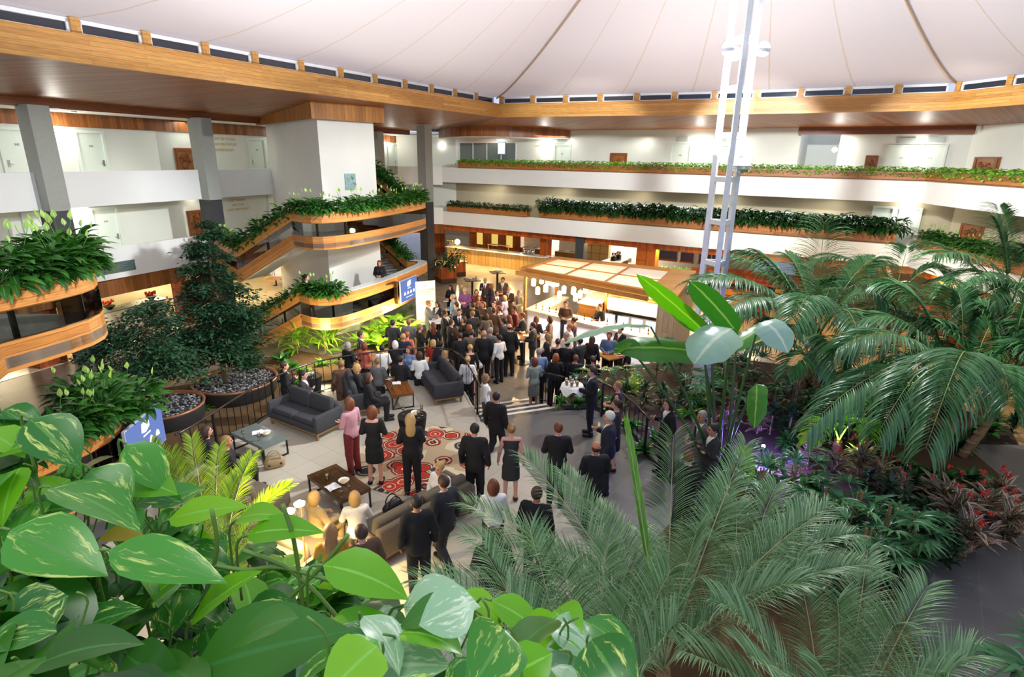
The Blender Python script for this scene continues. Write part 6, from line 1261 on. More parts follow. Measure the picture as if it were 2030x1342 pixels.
# ============================================================ people
def s_cap(P, a, b, ra, rb):
    a = np.array(a); b = np.array(b); ba = b - a; t = np.clip(((P - a) @ ba) / (ba @ ba), 0, 1)
    return np.linalg.norm(P - a - t[:, None] * ba, axis=1) - (ra + (rb - ra) * t)
def s_ell(P, c, r):
    q = P - np.array(c); r = np.array(r); k0 = np.linalg.norm(q / r, axis=1); k1 = np.linalg.norm(q / r ** 2, axis=1)
    return k0 * (k0 - 1) / np.maximum(k1, 1e-6)
def smin(a, b, k=.03):
    h = np.clip(.5 + .5 * (b - a) / k, 0, 1); return b + (a - b) * h - k * h * (1 - h)
def nets(f, lo, hi, h):
    lo = np.array(lo, float); n = np.ceil((np.array(hi) - lo) / h).astype(int) + 1
    g = np.stack(np.meshgrid(*[lo[i] + h * np.arange(n[i]) for i in range(3)], indexing='ij'), -1)
    k = 3; gc = g[::k, ::k, ::k]; Sc = f(gc.reshape(-1, 3)).reshape(gc.shape[:3])
    ii = [np.minimum((np.arange(n[i]) + 1) // k, gc.shape[i] - 1) for i in range(3)]; S = Sc[np.ix_(*ii)]
    nb = np.abs(S) < h * 5.5; S = S.copy(); S[nb] = f(g[nb]); I = S < 0; m = n - 1
    cnt = np.zeros(m); acc = np.zeros((*m, 3)); sl = lambda o: tuple(slice(o[i], o[i] + m[i]) for i in range(3))
    cs = [(i, j, k) for i in (0, 1) for j in (0, 1) for k in (0, 1)]
    for a in cs:
        for ax in range(3):
            if a[ax]: continue
            b = list(a); b[ax] = 1; A, B = S[sl(a)], S[sl(b)]; c = (A < 0) != (B < 0); t = np.where(c, A / np.where(c, A - B, 1), 0)
            cnt += c
            for q in range(3): acc[..., q] += c * (a[q] + (t if q == ax else 0))
    act = cnt > 0; idx = -np.ones(m, int); idx[act] = np.arange(act.sum())
    ijk = np.argwhere(act); V = lo + h * (ijk + acc[act] / cnt[act][:, None]); Fs = []
    for ax in range(3):
        u, v = (ax + 1) % 3, (ax + 2) % 3; A = I.take(range(n[ax] - 1), ax); B = I.take(range(1, n[ax]), ax)
        for fl in (0, 1):
            e = np.argwhere((A & ~B) if fl else (~A & B)); e = e[(e[:, u] > 0) & (e[:, v] > 0) & (e[:, u] < n[u] - 1) & (e[:, v] < n[v] - 1)]
            if not len(e): continue
            def g_(du, dv): w_ = e.copy(); w_[:, u] -= du; w_[:, v] -= dv; return idx[w_[:, 0], w_[:, 1], w_[:, 2]]
            q = np.stack([g_(1, 1), g_(0, 1), g_(0, 0), g_(1, 0)], 1); Fs.append(q if fl else q[:, ::-1])
    return V, np.concatenate(Fs)
def tomesh(name, V, Fq, nm=1, mi=None):
    me = bpy.data.meshes.new(name); me.from_pydata([tuple(v) for v in V], [], [tuple(map(int, q)) for q in Fq])
    for k in range(nm): me.materials.append(None)
    if mi is not None: me.polygons.foreach_set('material_index', mi)
    me.polygons.foreach_set('use_smooth', [True] * len(me.polygons)); return me
def hand_pts(curl, h=.0052):
    """right hand: +x fingers, +y thumb side, -z palm"""
    fl = ((.022, .066), (.007, .074), (-.008, .07), (-.022, .056))
    def f(P):
        d = s_ell(P, (.042, 0, 0), (.05, .04, .017)); d = smin(d, s_cap(P, (-.03, 0, 0), (.03, 0, 0), .024, .026), .02)
        for y, L in fl:
            a = np.array((.08, y, 0)); c1 = curl * .7; b = a + L * .5 * np.array((math.cos(c1), y * .6, -math.sin(c1))); c2 = curl * 1.7; e_ = b + L * .5 * np.array((math.cos(c2), y * .3, -math.sin(c2)))
            d = smin(d, np.minimum(s_cap(P, a - np.array((.02, 0, 0)), b, .0095, .0088), s_cap(P, b, e_, .0088, .0075)), .006)
        a = np.array((.015, .032, -.004)); b = np.array((.05, .06, -.014 - .02 * curl)); e_ = np.array((.078, .06 - .02 * curl, -.02 - .03 * curl))
        return smin(d, np.minimum(s_cap(P, a, b, .014, .011), s_cap(P, b, e_, .011, .0085)), .008)
    return nets(f, (-.06, -.06, -.11), (.17, .085, .04), h)
HANDS = {'relax': hand_pts(.45), 'grip': hand_pts(1.15)}
def skeleton(sex, legs, arms):
    m = sex == 'm'; sx_ = .185 if m else .163; J = {}
    if legs == 'sit': hz, J['kn'], J['an'] = .5, [(.1, .42, .52), (-.1, .42, .52)], [(.1, .4, .09), (-.11, .43, .09)]
    elif legs == 'walk': hz, J['kn'], J['an'] = .93, [(.09, .17, .52), (-.09, .03, .5)], [(.09, .24, .09), (-.09, -.27, .16)]
    else: hz, J['kn'], J['an'] = .93, [(.1, .025, .5), (-.1, .01, .5)], [(.11, -.01, .085), (-.115, -.03, .085)]
    J['hip'] = [(.09, 0, hz), (-.09, 0, hz)]; o = hz - .93; J['o'] = o; J['sx'] = sx_
    el = {'down': (.25, -.04, 1.16), 'glass': (.235, -.03, 1.18), 'both': (.25, -.0, 1.18), 'hip': (.34, -.08, 1.2), 'fold': (.25, .02, 1.18), 'tray': (.24, .02, 1.18), 'table': (.25, .08, 1.2), 'lap': (.24, .05, 1.17)}
    wr = {'down': (.265, .03, .92), 'glass': (.15, .22, 1.27), 'both': (.09, .25, 1.12), 'hip': (.19, .04, 1.02), 'fold': (-.07, .17, 1.2), 'tray': (.16, .3, 1.22), 'table': (.16, .31, 1.13), 'lap': (.1, .25, .98)}
    R_ = arms; L_ = {'glass': 'down', 'hip': 'hip'}.get(arms, arms)
    J['el'] = [np.array(el[R_]), np.array(el[L_]) * (-1, 1, 1)]; J['wr'] = [np.array(wr[R_]), np.array(wr[L_]) * (-1, 1, 1)]
    for k in (0, 1):
        J['el'][k] = J['el'][k] + (0 if m else -.015 * (1 - 2 * k), 0, o); J['wr'][k] = J['wr'][k] + (0, 0, o)
    J['sh'] = [np.array((sx_, -.01, 1.425 + o)), np.array((-sx_, -.01, 1.425 + o))]; return J
def sd_torso(P, J, m, g=0.):
    o = J['o']; z = lambda v: v + o
    d = s_ell(P, (0, -.005, z(.96)), (.163 + g, .118 + g, .14 + g)); d = smin(d, s_ell(P, (0, 0, z(1.1)), ((.146 if m else .122) + g, (.11 if m else .095) + g, .17 + g)), .06)
    d = smin(d, s_ell(P, (0, -.005, z(1.29)), ((.168 if m else .145) + g, (.118 if m else .105) + g, .18 + g)), .06); d = smin(d, s_cap(P, (-J['sx'] + .04, -.015, z(1.415)), (J['sx'] - .04, -.015, z(1.415)), .058 + g, .058 + g), .05)
    if not m:
        for s in (-1, 1): d = smin(d, s_ell(P, (s * .07, .085, z(1.28)), (.062 + g, .055 + g, .06 + g)), .03)
    return d
def sd_arm(P, J, k, g=0., stop=1.): w = J['el'][k] + (J['wr'][k] - J['el'][k]) * stop; return smin(s_cap(P, J['sh'][k], J['el'][k], .05 + g, .041 + g), s_cap(P, J['el'][k], w, .041 + g, .029 + g * 1.1), .02)
def sd_leg(P, J, k, g=0., f=1.):
    return smin(s_cap(P, J['hip'][k], J['kn'][k], .086 + g, .056 + g * f), s_cap(P, J['kn'][k], J['an'][k], .054 + g * f, .036 + g * f), .03)
def sd_foot(P, J, k, g=0.):
    a = np.array(J['an'][k]); t = .12 if a[2] < .12 else .09; return smin(s_cap(P, a + (0, -.03, -.045), a + (0, .16, -.055 - (0 if a[2] < .12 else .03)), .036 + g, .03 + g), s_cap(P, a, a + (0, -.02, -.05), .036 + g, .036 + g), .02)
def bounds(J): return (-.45, -.42, -.01), (.45, .62, 1.8 + J['o'])
BC = {}
def body(sex, legs, arms):
    k = ('b', sex, legs, arms)
    if k in BC: return BC[k]
    J = skeleton(sex, legs, arms); m = sex == 'm'; o = J['o']; hx = 1.0 if m else .95
    def f(P):
        d = sd_torso(P, J, m)
        for q in (0, 1): d = smin(d, sd_arm(P, J, q), .025); d = smin(d, sd_leg(P, J, q), .03); d = smin(d, sd_foot(P, J, q), .02)
        Q = P - np.array((0, 0, o)); d = smin(d, s_cap(Q, (0, -.015, 1.4), (0, .015, 1.57), .056 * hx, .05 * hx), .03)
        hd = smin(s_ell(Q, (0, .01, 1.66), (.077 * hx, .096, .1)), s_ell(Q, (0, .05, 1.59), (.056 * hx, .062, .072)), .04); hd = smin(hd, s_cap(Q, (0, .1, 1.65), (0, .124, 1.612), .01, .016), .014)
        hd = smin(hd, s_cap(Q, (-.03, .092, 1.668), (.03, .092, 1.668), .013, .013), .015); hd = smin(hd, s_cap(Q, (-.016, .1, 1.575), (.016, .1, 1.575), .011, .011), .01)
        for s in (-1, 1): hd = smin(hd, s_ell(Q, (s * .08 * hx, .0, 1.63), (.012, .022, .032)), .01); hd = np.maximum(hd, -(np.linalg.norm(Q - np.array((s * .032, .118, 1.645)), axis=1) - .021))
        return smin(d, hd, .02)
    V, Fq = nets(f, *bounds(J), .0145); C = V[Fq].mean(1) - (0, 0, o)
    mi = ((np.abs(C[:, 0]) < .024) & (C[:, 1] > .095) & (np.abs(C[:, 2] - 1.575) < .011)) * 2
    Vs, Fa, Ms = [V], [Fq], [mi]; n = len(V)
    for s in (-1, 1):
        b = MB(); b.ball((s * .031, .098, 1.646 + o), .014, 8, 6); Vs.append(np.array(b.v)); Fa.append(np.array(b.f) + n); Ms.append(np.ones(len(b.f), int)); n += len(b.v)
    gr = arms in ('glass', 'both', 'tray', 'table')
    for q in (0, 1):
        hv, hf = HANDS['grip' if gr and (q == 0 or arms != 'glass') else 'relax']; X = J['wr'][q] - J['el'][q]; X = X / np.linalg.norm(X)
        T = np.array((0, .25, 1.)) if gr and (q == 0 or arms != 'glass') else np.array((0, 1., .1)); Y = T - X * (T @ X); Y /= np.linalg.norm(Y); Z = np.cross(X, Y)
        sgn = 1 if q == 0 else -1; pv = hv * (1, 1, sgn); pv = pv * .98
        Vs.append(J['wr'][q] + X * .005 + pv[:, :1] * X + pv[:, 1:2] * Y + pv[:, 2:] * Z); Fa.append((hf if sgn > 0 else hf[:, ::-1]) + n); Ms.append(np.zeros(len(hf), int)); n += len(hv)
    BC[k] = (tomesh('body', np.concatenate(Vs), np.concatenate(Fa), 3, np.concatenate(Ms)), J); return BC[k]
def garment(kind, sex, legs, arms):
    k = (kind, sex, legs, arms)
    if kind in ('trousers', 'shoes'): k = (kind, sex, legs)
    if k in BC: return BC[k]
    J = skeleton(sex, legs, arms); m = sex == 'm'; o = J['o']; sit = legs == 'sit'
    lo, hi = bounds(J); h = .018
    if kind == 'jacket':
        def f(P):
            d = sd_torso(P, J, m, .026)
            if not sit: d = smin(d, s_ell(P, (0, -.005, .9), (.19, .15, .2)), .05); d = np.maximum(d, .79 - P[:, 2])
            z = P[:, 2] - o; v = (np.abs(P[:, 0]) < np.clip((z - 1.16) * .27, 0, 1)) & (P[:, 1] > .0); d = np.where(v, np.maximum(d, .004), d); d = smin(d, s_cap(P, (0, -.022, 1.42 + o), (0, -.012, 1.5 + o), .08, .067), .02); d = np.where(v, np.maximum(d, .004), d); d = np.maximum(d, z - 1.502 + .25 * np.clip(P[:, 1], 0, 1))
            for q in (0, 1): d = smin(d, sd_arm(P, J, q, .022, .97), .025)
            return d
    elif kind == 'shirt':
        f = lambda P: np.maximum(np.maximum(smin(sd_torso(P, J, m, .014), s_cap(P, (0, -.012, 1.42 + o), (0, 0, 1.52 + o), .062, .058), .02), P[:, 2] - o - 1.512 - .35 * np.clip(P[:, 1], -.06, 0) - .0), .9 + o - P[:, 2])
    elif kind in ('top', 'knit', 'vest'):
        def f(P):
            d = np.maximum(sd_torso(P, J, m, .02), .88 + o - P[:, 2]); z = P[:, 2] - o
            if kind != 'vest':
                for q in (0, 1): d = smin(d, sd_arm(P, J, q, .017, .95 if kind == 'knit' else .35), .025)
            return np.maximum(d, z - 1.478 + .25 * np.clip(P[:, 1], 0, 1) * (np.abs(P[:, 0]) < .09))
    elif kind == 'trousers':
        def f(P):
            d = np.maximum(s_ell(P, (0, -.005, .96 + o), (.178, .134, .15)), P[:, 2] - o - 1.03)
            for q in (0, 1): d = smin(d, sd_leg(P, J, q, .018, 1.5), .03)
            return np.maximum(d, .05 - P[:, 2]) if not sit else d
    elif kind in ('skirt', 'dress', 'longdress', 'sleeveless'):
        def f(P):
            hem = .52 if kind != 'longdress' else .12
            if sit:
                d = s_ell(P, (0, -.0, .5), (.19, .15, .15))
                for q in (0, 1): d = smin(d, s_cap(P, J['hip'][q], J['kn'][q], .105, .085), .06)
            else:
                t = np.clip((1.02 - P[:, 2]) / (1.02 - hem), 0, 1); rr = .125 + .055 * np.minimum(1, t * 2.2) + (.1 if kind == 'longdress' else .012) * t
                d = (np.hypot(P[:, 0], P[:, 1] * 1.28) - rr) * .8; d = np.maximum(d, np.maximum(hem - P[:, 2], P[:, 2] - 1.05))
            if kind != 'skirt': d = smin(d, np.maximum(sd_torso(P, J, m, .015), P[:, 2] - o - 1.43), .04)
            if kind == 'dress':
                for q in (0, 1): d = smin(d, sd_arm(P, J, q, .015, .95), .025)
            return d
    elif kind == 'shoes': f = lambda P: np.minimum(np.maximum(sd_foot(P, J, 0, .011), P[:, 2] - J['an'][0][2] - .0), np.maximum(sd_foot(P, J, 1, .011), P[:, 2] - J['an'][1][2])); hi = (.45, .66, .3); h = .014
    V, Fq = nets(f, lo, hi, h); BC[k] = tomesh(kind, V, Fq); return BC[k]
def hairmesh(st_):
    k = ('hair', st_)
    if k in BC: return BC[k]
    def f(P):
        sh = s_ell(P, (0, .003, 1.668), (.089, .108, .106)); y, z = P[:, 1], P[:, 2]; cut = y - .052 - (z - 1.66) * .75; d = np.maximum(np.maximum(sh, cut), 1.575 - z)
        if st_ == 'bald': d = np.maximum(np.maximum(sh, y - .005), np.maximum(1.585 - z, z - 1.668))
        if st_ == 'crop': d = np.maximum(np.maximum(s_ell(P, (0, .003, 1.665), (.084, .103, .101)), cut), 1.6 - z)
        if st_ in ('bob', 'long'): d = smin(d, np.maximum(np.maximum(s_ell(P, (0, -.012, 1.605), (.108, .1, .145)), y - .035), 1.47 - z), .03)
        if st_ == 'long': d = smin(d, s_ell(P, (0, -.095, 1.46), (.1, .045, .19)), .04)
        if st_ == 'bun': d = smin(d, np.linalg.norm(P - np.array((0, -.115, 1.69)), axis=1) - .05, .02)
        if st_ == 'pony': d = smin(d, s_cap(P, (0, -.105, 1.69), (0, -.135, 1.5), .036, .02), .02)
        if st_ == 'curly': d = smin(d, np.maximum(s_ell(P, (0, -.015, 1.645), (.125, .125, .14)), y - .03), .02) + .012 * np.sin(P[:, 0] * 90) * np.sin(y * 90) * np.sin(z * 90)
        return d
    V, Fq = nets(f, (-.15, -.2, 1.2), (.15, .14, 1.82), .0125); BC[k] = tomesh('hair', V, Fq); return BC[k]
SKIN = [M('skin_fair', '#cf9a80', .65, var=.06), M('skin_tan', '#b97f60', .65, var=.06), M('skin_pink', '#d09b88', .6, var=.08)]; EYE = M('eye_dark', '#1d1512', .2); LIP = M('lip', '#a9544a', .5)
HC = {'black': '#1b1513', 'brown': '#3d2618', 'auburn': '#6a361b', 'blonde': '#b5915a', 'grey': '#8f8a84', 'white': '#d9d4ca', 'sandy': '#8d6a42', 'ginger': '#94501f'}
TC = {'black': '#151417', 'navy': '#1b2030', 'charcoal': '#2c2b2e', 'grey': '#6a6967', 'taupe': '#6b5a4c', 'white': '#e9e6e0', 'cream': '#d8c496', 'coral': '#c96a55', 'pink': '#b98590', 'purple': '#6f3f73', 'maroon': '#6f2324', 'sage': '#8a9488', 'blue': '#6f86a8', 'denim': '#4f6582', 'lilac': '#8d87a6', 'brown': '#553c2b', 'red': '#a92f22', 'mustard': '#b98a2f', 'tan': '#a58c62', 'plum': '#3f2838'}
fabric = lambda c: M('cloth_' + c, TC[c], .85, var=.1, scale=30)
HZ = {'m': 1.66, 'f': 1.66}; SCL = {'m': 1.0, 'f': .945}
PPL = []
def person(hx, hy, z0, legs, arms, sex, face, outfit, c1, hair, hc, lab, c2=None, sc_=None, held=None):
    s = sc_ or SCL[sex]; me, J = body(sex, legs, arms); hz = (1.66 + J['o']) * s; p = at(hx, hy, z0 + hz)
    PPL.append([p.x, p.y, z0, legs, arms, sex, face, outfit, c1, hair, hc, lab, c2, s, held])
def make_people():
    for it in range(60):                     # nobody stands inside somebody else
        for i in range(len(PPL)):
            for j in range(i):
                a, b = PPL[i], PPL[j]
                if a[3] == 'sit' or b[3] == 'sit' or abs(a[2] - b[2]) > .3: continue
                dx, dy = a[0] - b[0], a[1] - b[1]; d = math.hypot(dx, dy)
                if 1e-6 < d < .5: q = (.5 - d) * .25 / d; a[0] += dx * q; a[1] += dy * q; b[0] -= dx * q; b[1] -= dy * q
    R = random.Random(3); ng = 0
    for x, y, z0, legs, arms, sex, face, outfit, c1, hair, hc, lab, c2, s, held in PPL:
        me, J = body(sex, legs, arms); o = bpy.data.objects.new('person', me); COL.objects.link(o); rz = math.radians({'B': 0, 'F': 180, 'L': 90, 'R': -90}[face] if isinstance(face, str) else face)
        o.location = (x, y, z0 + .002); o.rotation_euler = (0, 0, rz); o.scale = (s,) * 3; tag(o, lab, 'person')
        def setm(ob, mats):
            for k, mm in enumerate(mats): ob.material_slots[k].link = 'OBJECT'; ob.material_slots[k].material = mm
        setm(o, [R.choice(SKIN), EYE, LIP])
        def part(name, mesh, mat, dz=0): q = bpy.data.objects.new(name, mesh); COL.objects.link(q); q.parent = o; q.location = (0, 0, dz); setm(q, [mat]); return q
        if hair: part('hair', hairmesh(hair), M('hair_' + hc, HC[hc], .6, var=.25, scale=40), J['o'])
        low = fabric(c2 if c2 in TC else ('black' if outfit != 'suit' else c1))
        if outfit == 'suit':
            part('jacket', garment('jacket', sex, legs, arms), fabric(c1)); part('shirt', garment('shirt', sex, legs, 'down'), fabric('white' if sex == 'm' or c2 != 'black' else 'black')); part('trousers', garment('trousers', sex, legs, arms), low)
            if sex == 'm':
                if 'tie' not in BC: t_ = MB(); t_.prism([(-.018, 0), (0, -.03), (.03, .0), (.022, .3), (.016, .33), (-.016, .33), (-.022, .3), (-.03, .0)], -.004, .004); BC['tie'] = t_.mesh('tie', None)
                t_ = part('tie', BC['tie'], fabric(R.choice(['navy', 'blue', 'maroon', 'charcoal'])), 0); t_.location = (0, .138, 1.13 + J['o']); t_.rotation_euler = (PI / 2 - .0, 0, 0)
        elif outfit in ('knit', 'top', 'vest'):
            part('top', garment(outfit, sex, legs, arms), fabric(c1)); c3 = fabric(c2 if c2 in TC else 'black')
            if sex == 'f' and legs == 'stand' and c2 not in ('trousers', 'maroon') and R.random() < .55: part('skirt', garment('skirt', sex, legs, 'down'), c3)
            else: part('trousers', garment('trousers', sex, legs, arms), c3)
        elif outfit == 'coatdress': part('jacket', garment('jacket', sex, legs, arms), fabric(c1)); part('skirt', garment('skirt', sex, legs, arms), low); part('shirt', garment('shirt', sex, legs, 'down'), fabric('white'))
        else: part('dress', garment(outfit, sex, legs, arms), fabric(c1))
        part('shoes', garment('shoes', sex, legs, arms), M('shoe_black', '#121012', .35))
        if held:
            w = J['wr'][0]; X = w - J['el'][0]; X /= np.linalg.norm(X); gp = (w + X * .085 + np.array((-.035, .02, .0))) * s; cz, sz = math.cos(rz), math.sin(rz); gx, gy = x + gp[0] * cz - gp[1] * sz, y + gp[0] * sz + gp[1] * cz
            place(held, gx, gy, z0 + gp[2] - .07, {'b': 'beer glass', 'w': 'wine glass', 'o': 'white bowl', 'n': 'white paper'}[held] + ' held by the ' + ' '.join(lab.replace(',', '').split()[:11]), sc_=.9); ng += 1
Pn = person
# --- lounge
Pn(692, 797, PZ, 'stand', 'fold', 'f', 60, 'knit', 'pink', 'bob', 'auburn', 'auburn haired woman in a pink shirt with dark red trousers beside the sofa', 'maroon', 1.0)
Pn(737, 814, PZ, 'stand', 'both', 'f', 0, 'dress', 'black', 'bob', 'auburn', 'woman with a brown bob in a knee length black dress, her back turned', None, 1.0)
Pn(813, 830, PZ + .016, 'stand', 'both', 'f', 10, 'knit', 'black', 'long', 'blonde', 'long haired blonde woman in black standing at the round black cocktail table', 'trousers', .99)
Pn(707, 728, PZ, 'sit', 'lap', 'f', -70, 'knit', 'black', 'bob', 'blonde', 'blonde woman in black seated on the rear charcoal sofa')
Pn(729, 747, PZ, 'sit', 'lap', 'f', -70, 'suit', 'black', 'bob', 'brown', 'brown haired woman in a black suit seated on the rear charcoal sofa', 'black', 1.0)
Pn(408, 853, PZ, 'sit', 'lap', 'f', -60, 'knit', 'black', 'long', 'brown', 'long haired seated woman in black beside the railing post')
Pn(447, 873, PZ, 'sit', 'table', 'm', -60, 'knit', 'black', 'crop', 'sandy', 'fair haired seated man in black near the grey glass table')
Pn(622, 985, PZ, 'sit', 'table', 'f', -38, 'suit', 'tan', 'bob', 'blonde', 'blonde woman in a tan jacket leaning over the dark walnut table', 'tan')
Pn(703, 985, PZ, 'sit', 'table', 'f', 20, 'knit', 'white', 'bob', 'blonde', 'blonde woman in a bright white blouse seated on the near sofa', 'sage')
Pn(655, 1052, PZ, 'stand', 'fold', 'f', 20, 'dress', 'mustard', 'long', 'sandy', 'woman in a mustard dress standing close behind the floor lamps')
Pn(716, 1055, PZ, 'stand', 'down', 'm', 40, 'suit', 'brown', 'short', 'brown', 'man in a brown suit behind the near sofa, next to the mustard dress')
Pn(826, 995, PZ, 'stand', 'down', 'm', 20, 'suit', 'black', 'short', 'black', 'tall man in a black suit standing behind the near sofa')
Pn(880, 955, PZ, 'walk', 'down', 'm', 45, 'suit', 'charcoal', 'short', 'brown', 'man in a charcoal suit striding past the near sofa')
Pn(872, 925, PZ, 'sit', 'lap', 'f', 150, 'knit', 'white', 'bun', 'blonde', 'blonde woman in white seated at the far end of the near sofa')
Pn(941, 850, PZ, 'stand', 'down', 'm', -10, 'suit', 'black', 'short', 'black', 'black haired man in black standing on the edge of the red rug')
Pn(1014, 850, PZ, 'stand', 'down', 'f', 0, 'sleeveless', 'charcoal', 'bun', 'sandy', 'woman in a wide necked charcoal dress crossing the floor tile border')
Pn(1107, 848, PZ, 'stand', 'both', 'm', 0, 'suit', 'black', 'short', 'auburn', 'auburn haired man in a black suit alone on the dark tiles, back turned')
Pn(1182, 886, PZ, 'stand', 'both', 'm', 10, 'suit', 'black', 'bald', 'brown', 'balding man in black just in front of the white haired man')
Pn(1209, 825, PZ, 'stand', 'glass', 'm', 75, 'suit', 'navy', 'short', 'white', 'white haired man in a navy suit holding a glass at the garden kerb', None, 1.03, 'w')
Pn(1223, 800, PZ, 'stand', 'down', 'f', 80, 'knit', 'charcoal', 'pony', 'brown', 'woman with a brown ponytail behind the white haired man')
Pn(1226, 764, PZ, 'stand', 'both', 'f', 70, 'vest', 'black', 'crop', 'sandy', 'short haired woman in sleeveless black at the terrace railing')
Pn(1176, 735, PZ, 'stand', 'tray', 'm', 80, 'suit', 'black', 'short', 'black', 'waiter in black carrying a cloth covered tray of beers', None, 1.02)
Pn(1327, 800, PZ, 'stand', 'glass', 'm', 100, 'suit', 'black', 'curly', 'black', 'dark curly haired man with a name badge beside the garden shrubs', None, None, 'w')
Pn(1393, 824, PZ, 'stand', 'both', 'm', 110, 'suit', 'grey', 'short', 'grey', 'grey haired man in a grey pinstripe suit near the banana stalks')
Pn(1416, 850, PZ, 'stand', 'fold', 'm', 90, 'suit', 'charcoal', 'short', 'black', 'dark haired man in charcoal right beside the banana stalks')
Pn(1366, 905, PZ, 'stand', 'both', 'm', -40, 'suit', 'black', 'short', 'auburn', 'auburn haired man in black behind the tall curled palm frond')
Pn(978, 962, PZ, 'stand', 'both', 'f', 10, 'knit', 'white', 'bob', 'auburn', 'woman in a white top half covered by date palm tips')
Pn(1064, 978, PZ, 'stand', 'down', 'm', -20, 'suit', 'black', 'short', 'brown', 'man in black seen through the middle of the date palm')
Pn(977, 1060, PZ, 'stand', 'both', 'm', 10, 'suit', 'black', 'short', 'brown', 'broad man in a black jacket nearest the viewer beside the palm')
Pn(1080, 1090, PZ, 'stand', 'both', 'f', 40, 'knit', 'charcoal', 'bob', 'brown', 'woman in charcoal deep behind the date palm fronds')
# --- steps and between
Pn(984, 786, .3, 'walk', 'down', 'm', -25, 'suit', 'black', 'short', 'black', 'man in black coming up the steps beside the curved railing')
Pn(962, 748, .003, 'walk', 'down', 'f', -80, 'knit', 'white', 'bob', 'sandy', 'fair haired woman in white hurrying past the foot of the steps', 'grey')
Pn(1060, 715, .003, 'stand', 'both', 'f', 25, 'knit', 'sage', 'bob', 'auburn', 'auburn haired woman in a sage green top with a grey skirt by the steps', 'grey')
Pn(1069, 697, .003, 'stand', 'both', 'm', 10, 'knit', 'blue', 'short', 'grey', 'grey haired man in a pale blue shirt just behind the sage green top')
Pn(1102, 707, .003, 'stand', 'both', 'f', 0, 'top', 'black', 'bob', 'ginger', 'ginger haired woman in a black top, back turned, beyond the steps')
Pn(1145, 710, .003, 'stand', 'both', 'f', -10, 'top', 'black', 'crop', 'auburn', 'short auburn haired woman in black near the lady palms')
# --- behind the curved railing
Pn(927, 712, .003, 'stand', 'both', 'f', -5, 'knit', 'white', 'bun', 'blonde', 'blonde woman in white directly behind the curved railing end')
Pn(932, 689, .003, 'stand', 'down', 'f', 10, 'dress', 'black', 'bun', 'blonde', 'blonde woman with a bun in black carrying a white handbag')
Pn(881, 701, .003, 'stand', 'both', 'f', 10, 'dress', 'black', 'long', 'sandy', 'long haired woman in black right behind the empty charcoal sofa')
Pn(860, 680, .003, 'stand', 'both', 'f', -20, 'knit', 'red', 'bob', 'blonde', 'blonde woman in red pattern beside the dark haired man')
Pn(872, 681, .003, 'stand', 'down', 'm', -30, 'suit', 'navy', 'short', 'black', 'dark haired man in navy beside the blonde in red')
Pn(831, 703, .003, 'stand', 'fold', 'f', 5, 'knit', 'white', 'bob', 'brown', 'dark bobbed woman in a white top just behind the railing')
Pn(810, 692, .003, 'stand', 'both', 'f', 160, 'knit', 'blue', 'bob', 'auburn', 'woman in pale blue facing the lounge from behind the railing')
Pn(793, 712, .003, 'stand', 'both', 'm', -10, 'suit', 'black', 'short', 'black', 'black haired man in black pressed to the railing')
Pn(757, 690, .003, 'stand', 'both', 'f', 15, 'knit', 'white', 'short', 'black', 'black haired woman in a white cardigan behind the railing')
Pn(748, 716, .003, 'stand', 'fold', 'f', 0, 'knit', 'grey', 'crop', 'sandy', 'sandy cropped head in grey behind the walnut table railing')
Pn(720, 684, .003, 'stand', 'both', 'f', -20, 'knit', 'coral', 'bob', 'auburn', 'woman in a coral top near the lit garden bed')
Pn(691, 684, .003, 'stand', 'both', 'f', -30, 'knit', 'black', 'bob', 'grey', 'grey blonde woman in black beside the coral top')
Pn(714, 663, .003, 'stand', 'down', 'm', -70, 'suit', 'charcoal', 'short', 'brown', 'man in a dark suit in profile against the bright plants')
Pn(676, 721, .003, 'stand', 'down', 'm', 30, 'suit', 'brown', 'short', 'sandy', 'sandy haired man in brown behind the seated women')
Pn(563, 724, .003, 'stand', 'glass', 'm', -60, 'suit', 'black', 'short', 'brown', 'man in black alone at the far railing by the round planter')
Pn(600, 742, .003, 'stand', 'fold', 'm', -80, 'suit', 'charcoal', 'short', 'black', 'dark figure at the cluttered cocktail table behind the railing')
Pn(787, 679, .003, 'stand', 'both', 'f', 20, 'knit', 'black', 'bob', 'white', 'white haired woman in black with a white bag behind the railing')
Pn(796, 668, .003, 'stand', 'both', 'm', -10, 'suit', 'navy', None, 'grey', 'bald man in a navy jacket beside the white haired woman')
Pn(806, 664, .003, 'stand', 'down', 'f', -10, 'knit', 'coral', 'short', 'ginger', 'ginger haired woman in orange just behind the bald man')
Pn(778, 640, .003, 'stand', 'both', 'm', -10, 'suit', 'charcoal', 'short', 'black', 'black haired man in a suit looking into the lit plants')
Pn(810, 638, .003, 'stand', 'both', 'm', 5, 'suit', 'grey', 'short', 'sandy', 'sandy haired man in a grey suit below the banner edge')
Pn(835, 648, .003, 'stand', 'both', 'f', -60, 'knit', 'black', 'short', 'sandy', 'short haired woman in black with a blue scarf below the banner')
Pn(856, 645, .003, 'stand', 'down', 'f', 10, 'dress', 'black', 'long', 'auburn', 'long auburn haired woman in a black dress, back turned, by the banner table')
